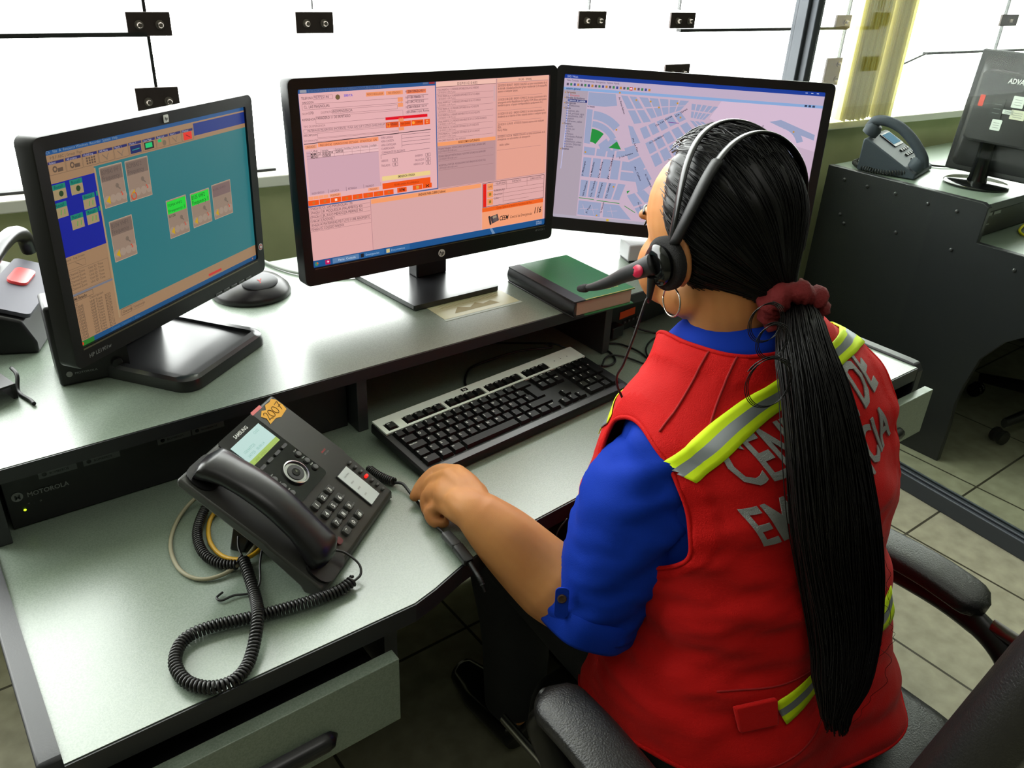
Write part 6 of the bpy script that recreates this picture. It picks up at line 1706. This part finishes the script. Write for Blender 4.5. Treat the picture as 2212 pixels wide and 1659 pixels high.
DN = V((0, 0, -1)); FW = V((0, 1, 0))
seam([V((0.760, 0.56, 1.0)), V((0.72, 0.555, 1.0)), V((0.685, 0.55, 1.0)), V((0.665, 0.548, 1.0))], DN, 0.0016)
seam([V((0.775, 0.53, 1.0)), V((0.73, 0.52, 1.0)), V((0.69, 0.50, 1.0)), V((0.672, 0.49, 1.0))], DN, 0.0016)
seam([V((0.66, 0.2, 0.50)), V((0.72, 0.2, 0.515)), V((0.78, 0.2, 0.545))], FW)
seam([V((0.66, 0.2, 0.60)), V((0.74, 0.2, 0.61)), V((0.80, 0.2, 0.62)), V((0.86, 0.2, 0.63))], FW)
# back pocket flap standing a little open
mb = MB(); pk_ = []
for x, z in ((0.672, 0.585), (0.675, 0.550), (0.716, 0.560), (0.716, 0.597)):
    h = onto(V((x, -0.2, z)), FW, 0.003); pk_.append(h[0] if h else V((x, 0.35, z)))
mb.add([TP @ p for p in pk_] + [TP @ (p + V((0, -0.006, 0))) for p in pk_], [(0, 1, 2, 3), (7, 6, 5, 4), (0, 4, 5, 1), (1, 5, 6, 2), (2, 6, 7, 3), (3, 7, 4, 0)])
mb.build('pocket_flap', RED, vest, bevel=0.002)
# drawstring of the open front
mb = MB(); mb.tube([TP @ p for p in smooth_path([V((0.640, 0.665, 0.700)), V((0.630, 0.672, 0.675)), V((0.629, 0.670, 0.64)), V((0.632, 0.668, 0.60))], 6)], 0.0013, 6); mb.build('drawstring', CABLE, vest, smooth=180)

# ---- trousers and shoes
mb = MB()
for s, kx in ((-1, 0.72), (1, 0.945)):
    hip = V((0.832 + s * 0.10, 0.46, 0.475)); kn_ = V((kx, 0.87, 0.485)); an = V((kx, 0.845, 0.11))
    limb(mb, [TP @ (hip - V((0, 0.05, 0))), TP @ hip.lerp(kn_, 0.5), TP @ kn_, TP @ (kn_ + V((0, 0.02, -0.04))), TP @ (kn_.lerp(an, 0.5)), TP @ an], [0.112, 0.096, 0.076, 0.074, 0.064, 0.058], 22)
ell(mb, TP @ V((0.832, 0.45, 0.475)), (0.200, 0.135, 0.095), None, 28)
t_ = mb.build('trousers', TROU, per, smooth=180)
rm = t_.modifiers.new('remesh', 'REMESH'); rm.mode = 'VOXEL'; rm.voxel_size = 0.008; rm.use_smooth_shade = True
sm = t_.modifiers.new('smooth', 'SMOOTH'); sm.iterations = 6
for kx in (0.72, 0.945):
    mb = MB(); limb(mb, [TP @ V(p) for p in ((kx, 0.82, 0.055), (kx, 0.87, 0.055), (kx, 0.95, 0.045), (kx, 1.02, 0.038))], [(0.045, 0.04), (0.05, 0.045), (0.045, 0.045), (0.03, 0.03)], 16); mb.build('shoe', GLOSSB, per, smooth=180)
# ---- hair: cap of strands drawn back to the nape, ponytail, scrunchie
SCW = V((0.820, 0.518, 1.040))                        # knot of the ponytail (world)
HMi = HM.inverted(); SCL = HMi @ SCW                   # in head space
AX = SCL.normalized()
E1 = (V((0, 0, 1)) - AX * AX.z).normalized(); E2 = AX.cross(E1)      # E1 towards the crown


def cranium(d, off):
    """outer radius of the head in direction d (head space)"""
    c0 = V((0, -0.010, 0.012)); R_ = V((0.077 + off, 0.098 + off, 0.090 + off))
    a = sum((d[i] / R_[i]) ** 2 for i in range(3)); b = -2 * sum(d[i] * c0[i] / R_[i] ** 2 for i in range(3)); c_ = sum((c0[i] / R_[i]) ** 2 for i in range(3)) - 1
    t = (-b + math.sqrt(max(0, b * b - 4 * a * c_))) / (2 * a)
    return t


def hair_max(az):
    """angle from the knot at which the hairline is, az=0 over the crown, +-90 sides, 180 nape"""
    a = abs((math.degrees(az) + 180) % 360 - 180)
    T = [(0, 146), (20, 144), (40, 134), (60, 120), (75, 110), (84, 98), (92, 78), (110, 70), (130, 60), (150, 50), (180, 45)]
    for (a0, v0), (a1, v1) in zip(T, T[1:]):
        if a <= a1: return math.radians(v0 + (v1 - v0) * (a - a0) / (a1 - a0))
    return math.radians(36)


def hair_point(az, al, lift):
    d = AX * math.cos(al) + (E1 * math.cos(az) + E2 * math.sin(az)) * math.sin(al)
    off = 0.007 + lift
    top = max(0, d.z) * 0.002 + 0.010 * max(0, d.z) * max(0, d.y)
    r = cranium(d, off + top)
    p = d * r
    # gather into the knot
    t = max(0.0, 1 - al / math.radians(46))
    t = t * t * (3 - 2 * t)
    rim = SCL + (E1 * math.cos(az) + E2 * math.sin(az)) * 0.020
    p = p.lerp(rim, t)
    # taper on to the skin at the hairline
    return p


mb = MB(); NA, NL = 260, 54; rings = []
for i in range(NL + 1):
    ring_ = []
    for j in range(NA):
        az = 2 * PI * j / NA; mx = hair_max(az); al = 0.02 + (mx - 0.02) * (i / NL)
        g = mnoise.noise(V((math.cos(az) * 22, math.sin(az) * 22, al * 1.3))) * 0.0018 + mnoise.noise(V((math.cos(az) * 6, math.sin(az) * 6, al * 3.0 + 5))) * 0.0035
        edge = 1 - (i / NL); lf = g + (0 if edge > 0.12 else -0.0095 * (1 - edge / 0.12) ** 1.5)
        ring_.append(H_ @ hair_point(az, al, lf + 0.001))
    rings.append(ring_)
mb.loft(rings, cap=False)
rnd = random.Random(5)
for s in range(900):
    az = rnd.uniform(0, 2 * PI); mx = hair_max(az) * rnd.uniform(0.75, 1.01); a0 = rnd.uniform(0.0, 0.25) * mx
    w0 = rnd.uniform(-0.12, 0.12); ph = rnd.uniform(0, 6); lift = rnd.uniform(0.0008, 0.0032); pts = []
    for k in range(16):
        f = k / 15; al = a0 + (mx - a0) * f
        aa = az + w0 * math.sin(f * 2.2 + ph) * (0.35 + 0.5 * f)
        pts.append(H_ @ hair_point(aa, al, lift + 0.0012 * math.sin(f * 7 + ph) - (0.007 * ((f - 0.8) / 0.2) ** 2 if f > 0.8 else 0)))
    r = rnd.uniform(0.00045, 0.0009)
    mb.tube(pts, r, 3, cap=False)
# loose waves swept off the forehead
for s in range(90):
    az = rnd.uniform(-0.9, 0.55); mx = hair_max(az); pts = []; ph = rnd.uniform(0, 6); sp = rnd.uniform(0.5, 1.0)
    for k in range(14):
        f = k / 13; al = mx * (0.55 + 0.46 * f)
        pts.append(H_ @ hair_point(az + 0.10 * math.sin(f * 6 + ph) * sp, al, 0.004 + 0.007 * math.sin(PI * f) * sp + 0.002 * math.sin(f * 9 + ph) - 0.004 * f))
    mb.tube(pts, rnd.uniform(0.0005, 0.001), 3, cap=False)
mb.build('hair', HAIRM, per, smooth=180)


def PY(px, py, y):
    r = ray(px, py); t = y / r[1]; return V((r[0] * t, y, r[2] * t + CAM_H))


pony = [SCW + V((0.0, 0.015, 0.0)), SCW + V((0.002, -0.020, -0.015)), PY(1738, 760, 0.452), PY(1762, 850, 0.420), PY(1785, 980, 0.385), PY(1802, 1110, 0.360), PY(1818, 1240, 0.342), PY(1826, 1360, 0.322), PY(1818, 1470, 0.302), PY(1800, 1560, 0.290)]
PP = smooth_path(pony, 8)
WR_ = [0.018, 0.022, 0.030, 0.036, 0.042, 0.046, 0.046, 0.042, 0.034, 0.014]; DR_ = [0.020, 0.022, 0.026, 0.026, 0.026, 0.025, 0.024, 0.022, 0.018, 0.008]


def wid(T_, f):
    s = f * (len(T_) - 1); j = min(int(s), len(T_) - 2); return T_[j] * (1 - (s - j)) + T_[j + 1] * (s - j)


sidev = V((0.80, -0.60, 0.0)); frames = []
for i, p in enumerate(PP):
    t = (PP[min(i + 1, len(PP) - 1)] - PP[max(i - 1, 0)]).normalized(); u = (sidev - t * sidev.dot(t)).normalized(); frames.append((p, u, t.cross(u)))
mb = MB()
rings = []
for i, (p, u, w) in enumerate(frames):
    f = i / (len(frames) - 1)
    rings.append([TP @ (p + u * math.cos(a) * wid(WR_, f) * 0.86 * (1 + 0.06 * math.sin(5 * a + f * 4)) + w * math.sin(a) * wid(DR_, f) * 0.8) for a in [2 * PI * k / 28 for k in range(28)]])
mb.loft(rings)
for s in range(620):
    a0 = rnd.uniform(0, 2 * PI); rr_ = rnd.uniform(0.80, 1.06); ph = rnd.uniform(0, 6); tw = rnd.uniform(-0.5, 0.5); f0 = rnd.choice([0, 0, rnd.uniform(0, 0.4)]); f1 = rnd.uniform(0.86, 1.04); fl = rnd.uniform(0.0, 0.10) if s % 9 == 0 else 0.02
    pts = []
    for k in range(26):
        f = f0 + (f1 - f0) * k / 25; fc = min(f, 1.0); ii = fc * (len(frames) - 1); j = min(int(ii), len(frames) - 2); g = ii - j
        p = frames[j][0].lerp(frames[j + 1][0], g); u = frames[j][1]; w = frames[j][2]
        a = a0 + tw * f + 0.10 * math.sin(f * 9 + ph)
        q = p + u * math.cos(a) * wid(WR_, fc) * (rr_ + fl * math.sin(f * 5 + ph)) + w * math.sin(a) * wid(DR_, fc) * rr_
        if f > 1: q = q + V((0.006, -0.004, -0.5 * (f - 1)))
        pts.append(TP @ q)
    mb.tube(pts, rnd.uniform(0.0006, 0.0012), 3, cap=False)
# stray hairs and small ringlets
for s in range(4):
    f = rnd.uniform(0.55, 0.80); ii = f * (len(frames) - 1); j = int(ii); p, u, w = frames[j]; sg = 1
    q0 = p + u * sg * wid(WR_, f) * 0.9; L = rnd.uniform(0.08, 0.2); pts = []
    for k in range(16):
        g = k / 15; pts.append(TP @ (q0 + u * sg * (0.030 * rnd.uniform(0.8, 1.2) * math.sin(g * 2.6) + 0.006 * math.sin(g * 9 + s)) + V((0, -0.004, -L * g))))
    mb.tube(smooth_path(pts, 3), 0.0003, 3, cap=False)
mb.build('ponytail', HAIRM, per, smooth=180)
mb = MB()
for (px, py, y, r, n_) in ((1668, 740, 0.462, 0.018, 1.2), (1660, 830, 0.440, 0.026, 1.3), (1655, 700, 0.475, 0.020, 1.1)):
    c_ = PY(px, py, y); pts = []
    for k in range(40):
        a = 0.8 + 2 * PI * n_ * k / 39; pts.append(TP @ (c_ + V((0.8, -0.5, 0)) * math.cos(a) * r + V((0, 0, 1)) * math.sin(a) * r * 1.15 + V((0, 0.004 * k / 39, 0))))
    for q in range(3): mb.tube([p + V((0.001 * q, -0.001 * q, 0.0012 * q)) for p in pts], 0.0005, 4, cap=False)
mb.build('loose_curl', HAIRM, per, smooth=180)
# scrunchie
SCR_ = mat('dark_red_scrunchie', (104, 4, 6), rough=0.85, bump=(300, 0.6))
mb = MB(); rings = []; axs = (pony[2] - SCW).normalized(); us = V((0.8, -0.6, 0)); us = (us - axs * us.dot(axs)).normalized(); ws = axs.cross(us)
for i in range(73):
    a = 2 * PI * i / 72; R_ = 0.023 + 0.006 * mnoise.noise(V((3 * math.cos(a), 3 * math.sin(a), 1))); r_ = 0.0125 + 0.006 * mnoise.noise(V((4 * math.cos(a), 4 * math.sin(a), 7)))
    cdir = us * math.cos(a) * 1.15 + ws * math.sin(a); ring_ = []
    for k in range(16):
        b = 2 * PI * k / 16; rr_ = r_ * (1 + 0.30 * mnoise.noise(V((2.2 * math.cos(b) + 5 * math.cos(a), 2.2 * math.sin(b) + 5 * math.sin(a), 3))))
        ring_.append(TP @ (SCW + V((0.002, -0.012, -0.006)) + cdir * (R_ + rr_ * math.cos(b)) + axs * (rr_ * 1.25 * math.sin(b))))
    rings.append(ring_)
mb.loft(rings, cap=False); mb.build('hair_scrunchie', SCR_, per, smooth=180)
# hoop earring
mb = MB(); ec = HM @ V((-0.085, -0.018, -0.072)); pts = [TP @ (ec + V((0.45, 0.0, 0)) * 0.0 + (V((0.25, 0.97, 0)) * math.cos(a) + V((0, 0, 1)) * math.sin(a)) * 0.0185) for a in [2 * PI * k / 36 for k in range(37)]]
mb.tube(pts, 0.0011, 8); mb.build('hoop_earring', mat('silver_earring', (200, 190, 180), rough=0.25, metal=1.0), per, smooth=180)

# ------------------------------------------------------------------ headset worn on the head
EARL = HM @ V((-0.088, 0.0, -0.022))
hsd = thing('headset', 'black telephone headset with boom microphone worn on the head, small red oval on the boom', 'headset', tuple(EARL))
TH_ = Matrix.Translation(-EARL)
HW = TH_ @ HM


def band(ytop, ymid, w0, w1, nm, lift=0.0):
    """strap over the head; local path from left cup to right cup"""
    mb = MB(); rings = []
    N_ = 48
    for i in range(N_ + 1):
        a = PI * (0.04 + 0.92 * i / N_)
        s = math.sin(a); d_ = V((-math.cos(a), (ytop * s ** 2 + ymid * s * (1 - s) * 2) / 0.12 - 0.26 * (1 - s), s * 0.98 - 0.22 * (1 - s))).normalized()
        p = d_ * cranium(d_, 0.019 + lift); t = V((0.0955 * math.sin(a), 0, 0.150 * math.cos(a))).normalized(); nn = V((0, 1, 0)); o = t.cross(nn)
        w = w0 + (w1 - w0) * s; th = 0.0022
        rings.append([HW @ (p + nn * (w * math.cos(b)) + o * (th * math.sin(b))) for b in [2 * PI * k / 12 for k in range(12)]])
    mb.loft(rings); return mb.build(nm, mat('headset_black', (20, 20, 21), rough=0.28, spec=0.6), hsd, smooth=180)


band(-0.030, -0.060, 0.0040, 0.0058, 'front_headband')
band(-0.084, -0.085, 0.0050, 0.0066, 'rear_headband', 0.0005)
mb = MB(); rings = []
for i in range(17):
    a = PI * (0.05 + 0.27 * i / 16); s = math.sin(a); d_ = V((-math.cos(a), (-0.084 * s ** 2 - 0.085 * s * (1 - s) * 2) / 0.12 - 0.26 * (1 - s), s * 0.98 - 0.22 * (1 - s))).normalized(); p = d_ * cranium(d_, 0.0195); t = V((0.0955 * math.sin(a), 0, 0.150 * math.cos(a))).normalized(); nn = V((0, 1, 0)); o = t.cross(nn)
    rings.append([HW @ (p + nn * (0.0085 * math.cos(b)) + o * (0.0048 * math.sin(b))) for b in [2 * PI * k / 14 for k in range(14)]])
mb.loft(rings); mb.build('slider_arm', mat('headset_matt', (24, 24, 25), rough=0.5), hsd, smooth=180)
for s in (-1, 1):
    CM = HW @ Matrix.Translation((s * 0.088, -0.022, -0.026)) @ Matrix.Rotation(s * PI / 2, 4, 'Y')
    mb = MB(); mb.lathe([(0.0, -0.006), (0.026, -0.006), (0.031, 0.0), (0.031, 0.007), (0.025, 0.011), (0, 0.011)], 36, M=CM); cup = mb.build('ear_cushion', mat('foam_black', (22, 20, 20), rough=0.9, bump=(900, 0.6)), hsd, smooth=60)
    mb = MB(); mb.lathe([(0.0, 0.008), (0.022, 0.010), (0.0235, 0.016), (0.019, 0.021), (0.013, 0.022), (0.0125, 0.020), (0, 0.020)], 36, M=CM); mb.build('ear_cup', GLOSSB, hsd, smooth=40)
bpts = [V((-0.108, -0.020, -0.024)), V((-0.112, -0.002, -0.030)), V((-0.115, 0.028, -0.039)), V((-0.117, 0.060, -0.050)), V((-0.118, 0.090, -0.058)), V((-0.118, 0.112, -0.062))]
mb = MB(); P = smooth_path(bpts, 8); mb.tube([HW @ p for p in P], [(0.0095 * (1 - i / len(P)) ** 1.2 + 0.0042, 0.0050 * (1 - i / len(P)) + 0.0040) for i in range(len(P))], 14); boom = mb.build('boom_arm', mat('headset_matt', (24, 24, 25)), hsd, smooth=180)
mb = MB(); mb.tube([HW @ p for p in smooth_path([V((-0.118, 0.106, -0.061)), V((-0.118, 0.118, -0.063)), V((-0.118, 0.130, -0.0645))], 6)], [0.0046, 0.0052, 0.0056, 0.0058, 0.0058, 0.0056, 0.0056, 0.0054, 0.0052, 0.005, 0.0046, 0.004, 0.002], 12); mb.build('microphone_tip', mat('foam_black', (22, 20, 20)), hsd, smooth=180)
OM = HW @ frame((-0.1185, 0.020, -0.031), V((0, 0.86, -0.5)), V((-0.1, 0.5, 0.86)))
OM = HW @ frame((-0.1185, -0.003, -0.0315), V((0, -0.95, 0.3)), V((0, 0.3, 0.95)))
mb = MB(); mb.lathe([(0.0105, 0), (0.0095, 0.0012), (0, 0.0016)], 24, sx=1.05, sy=0.70, M=OM @ Matrix.Rotation(0, 4, 'X')); mb.build('red_oval', mat('crimson_badge', (186, 18, 60), rough=0.4), hsd, smooth=60)['label'] = 'crimson oval badge'
cpts = [HW @ V((-0.108, -0.014, -0.045)), HW @ V((-0.110, -0.008, -0.068)), TH_ @ UT(1395, 650, 0.99), TH_ @ UT(1368, 730, 1.0), TH_ @ UT(1347, 785, 1.02), TH_ @ UT(1332, 828, 1.05), TH_ @ V((0.70, 0.62, 0.86))]
mb = MB(); mb.tube(smooth_path(cpts, 8), 0.0016, 8); mb.build('cord', mat('dark_maroon_cord', (30, 16, 16), rough=0.5), hsd, smooth=180)
mb = MB(); mb.tube([cpts[0] + V((0, 0, 0.006)), cpts[0], cpts[1]], [0.006, 0.0055, 0.003], 10); mb.build('strain_relief', BLACKP, hsd, smooth=60)

# headset lead on the desk: coil end, plain lead, quick-disconnect plug hanging over the edge
hl = thing('headset_lead', 'black headset lead with inline plug hanging over the desk edge beside the forearm', 'lead', (0.48, 0.78, DZ))
OL = Matrix.Translation((-0.48, -0.78, -DZ)); zz = DZ + 0.0075
cc = coil(smooth_path([(0.474, 0.925, zz), (0.476, 0.908, zz), (0.481, 0.890, zz), (0.487, 0.874, zz + 0.001)], 6), 0.0052, 0.0016, 0.0035)
mb = MB(); mb.tube([OL @ p for p in cc], 0.0016, 6); mb.build('coil', CORD, hl, smooth=180)
mb = MB(); mb.tube([OL @ V(p) for p in smooth_path([(0.487, 0.874, zz), (0.494, 0.862, zz + 0.002), (0.494, 0.84, DZ + 0.006), (0.4915, 0.81, DZ + 0.004), (0.484, 0.78, DZ + 0.004), (0.484, 0.750, DZ + 0.006), (0.483, 0.730, DZ + 0.008)], 8)], 0.0022, 8); mb.build('wire', CABLE, hl, smooth=180)
pa, pb, pc_, pd = V((0.483, 0.732, DZ + 0.010)), V((0.4805, 0.700, DZ + 0.011)), V((0.478, 0.668, DZ + 0.008)), V((0.4755, 0.640, DZ + 0.0))
def plug(a, b, w, h, nm, m_):
    d = (b - a); F_ = frame(OL @ a, d, V((0, 0, 1))); mb = MB(); L = d.length
    rings = []
    for t, k in ((0, 0.7), (0.06, 1), (0.94, 1), (1, 0.8)): rings.append([F_ @ V((L * t, y * k, x * k)) for x, y in rrect(w, h, min(w, h) * 0.3, 3)])
    mb.loft(rings); return mb.build(nm, m_, hl, smooth=35)
plug(pa, pb, 0.014, 0.010, 'socket', DGREY); plug(pb, pc_, 0.015, 0.011, 'plug', BLACKP)
mb = MB(); mb.tube([OL @ p for p in smooth_path([pc_, pc_.lerp(pd, 0.5), pd, V((0.4755, 0.630, 0.678))], 8)], [0.0036 if i % 2 else 0.0026 for i in range(20)] + [0.0016] * 5, 8); mb.build('strain_relief', CABLE, hl, smooth=60)
# ------------------------------------------------------------------ office chair
CH = thing('office_chair', 'black leather office chair with padded armrests under the seated person', 'chair', (0.80, 0.40, 0.0))
CO = Matrix.Translation((-0.80, -0.40, 0))
LEA = mat('black_leather', (24, 23, 23), rough=0.36, spec=0.55, bump=(420, 0.35)); STEEL = mat('polished_steel', (150, 150, 148), rough=0.25, metal=1.0); CPL = mat('chair_black_plastic', (18, 16, 17), rough=0.35)


def pad(mb, path, w, h, n=24, pw=0.6):
    P = smooth_path(path, 8); rings = []
    for i, p in enumerate(P):
        f = i / (len(P) - 1); e = min(f, 1 - f); k = math.sqrt(max(0.02, 1 - max(0, 0.12 - e) ** 2 / 0.0145)) if e < 0.12 else 1
        t = (P[min(i + 1, len(P) - 1)] - P[max(i - 1, 0)]).normalized(); s = t.cross(V((0, 0, 1))).normalized(); u = s.cross(t)
        rings.append([CO @ (p + s * (w * k * abs(math.cos(a)) ** pw * (1 if math.cos(a) > 0 else -1)) + u * (h * (0.5 + 0.5 * k) * abs(math.sin(a)) ** pw * (1 if math.sin(a) > 0 else -1))) for a in [2 * PI * j / n for j in range(n)]])
    mb.loft(rings)


# seat cushion with a steel front-to-back edge frame
mb = MB(); rings = []
for z, k in ((0.335, 0.90), (0.345, 0.97), (0.375, 1.0), (0.40, 0.995), (0.415, 0.95), (0.422, 0.86)):
    rings.append([CO @ V((0.81 + x * k, 0.42 + y * k, z)) for x, y in rrect(0.52, 0.50, 0.09, 7)])
mb.loft(rings); seat = mb.build('seat', LEA, CH, smooth=60)
mb = MB(); mb.tube([CO @ V(p) for p in ((1.078, 0.66, 0.372), (1.078, 0.18, 0.372))], [(0.010, 0.006), (0.010, 0.006)], 10); mb.build('seat_frame', STEEL, CH, smooth=60)
mb = MB(); mb.tube([CO @ V(p) for p in ((0.542, 0.66, 0.372), (0.542, 0.18, 0.372))], [(0.010, 0.006), (0.010, 0.006)], 10); mb.build('seat_frame', STEEL, CH, smooth=60)
for s, xx in ((1, 1.105), (-1, 0.490)):
    zt = 0.590
    mb = MB(); pad(mb, [V((xx - s * 0.004, 0.52, zt)), V((xx, 0.44, zt + 0.006)), V((xx + s * 0.006, 0.36, zt + 0.004)), V((xx + s * 0.010, 0.275, zt - 0.008))], 0.036, 0.016); ap_ = mb.build('armrest_pad', LEA, CH, smooth=60)
    mb = MB(); mb.tube([CO @ p for p in smooth_path([V((xx - s * 0.006, 0.53, zt - 0.024)), V((xx, 0.44, zt - 0.026)), V((xx + s * 0.012, 0.32, zt - 0.034)), V((xx + s * 0.012, 0.24, zt - 0.06)), V((xx - s * 0.004, 0.185, zt - 0.12)), V((xx - s * 0.045, 0.155, zt - 0.19)), V((xx - s * 0.075, 0.16, 0.37))], 8)], [(0.022, 0.012)] * 20 + [(0.020, 0.014)] * 29, 14); mb.build('armrest_loop', CPL, CH, smooth=60)
    mb = MB(); mb.tube([CO @ p for p in smooth_path([V((xx - s * 0.008, 0.52, zt - 0.028)), V((xx - s * 0.012, 0.535, zt - 0.08)), V((xx - s * 0.03, 0.50, zt - 0.16)), V((xx - s * 0.05, 0.46, 0.38))], 8)], [(0.020, 0.012)] * 25, 14); mb.build('armrest_post', CPL, CH, smooth=60)
    mb = MB(); mb.tube([CO @ p for p in smooth_path([V((xx + s * 0.010, 0.262, zt - 0.030)), V((xx + s * 0.0, 0.20, zt - 0.028)), V((xx - s * 0.06, 0.135, zt + 0.0))], 6)], [(0.014, 0.006)] * 13, 10); mb.build('steel_bracket', STEEL, CH, smooth=60)
# backrest: leaning back, rounded
mb = MB(); rings = []
BKM = CO @ Matrix.Translation((0.915, 0.145, 0.42)) @ Matrix.Rotation(math.radians(3), 4, 'Z') @ Matrix.Rotation(math.radians(10), 4, 'X')
for d_, k in ((-0.035, 0.86), (-0.028, 0.96), (0.0, 1.0), (0.022, 0.97), (0.034, 0.86)):
    rings.append([BKM @ V((x * k, d_ + 0.06 * (x / 0.26) ** 2, 0.30 + (y) * k)) for x, y in rrect(0.50, 0.60, 0.14, 9)])
mb.loft(rings); mb.build('backrest', LEA, CH, smooth=60)
mb = MB(); mb.tube([CO @ V(p) for p in ((0.80, 0.42, 0.345), (0.80, 0.42, 0.09))], [0.035, 0.028], 20); mb.build('gas_column', CPL, CH, smooth=60)
for k in range(5):
    a = 2 * PI * k / 5 + 0.35; mb = MB(); e = V((0.80 + 0.29 * math.cos(a), 0.42 + 0.29 * math.sin(a), 0.075)); mb.tube([CO @ V((0.80, 0.42, 0.11)), CO @ V((0.80 + 0.15 * math.cos(a), 0.42 + 0.15 * math.sin(a), 0.10)), CO @ e], [(0.028, 0.020), (0.024, 0.016), (0.018, 0.012)], 12); lg = mb.build('leg', CPL, CH, smooth=60)
    mb = MB()
    for s in (-1, 1): mb.lathe([(0, -0.008), (0.024, -0.008), (0.026, 0), (0.024, 0.008), (0, 0.008)], 20, M=CO @ Matrix.Translation(e + V((-math.sin(a) * s * 0.013, math.cos(a) * s * 0.013, -0.0485))) @ Matrix.Rotation(a, 4, 'Z') @ Matrix.Rotation(PI / 2, 4, 'X'))
    mb.build('castor', GLOSSB, lg, smooth=40)
ch2 = copy_tree(CH)
ch2.location = (3.02, 0.74, 0.0)
ch2['label'] = 'black office chair tucked under the second workstation behind the glass'
CH['group'] = ch2['group'] = 'black office chairs'
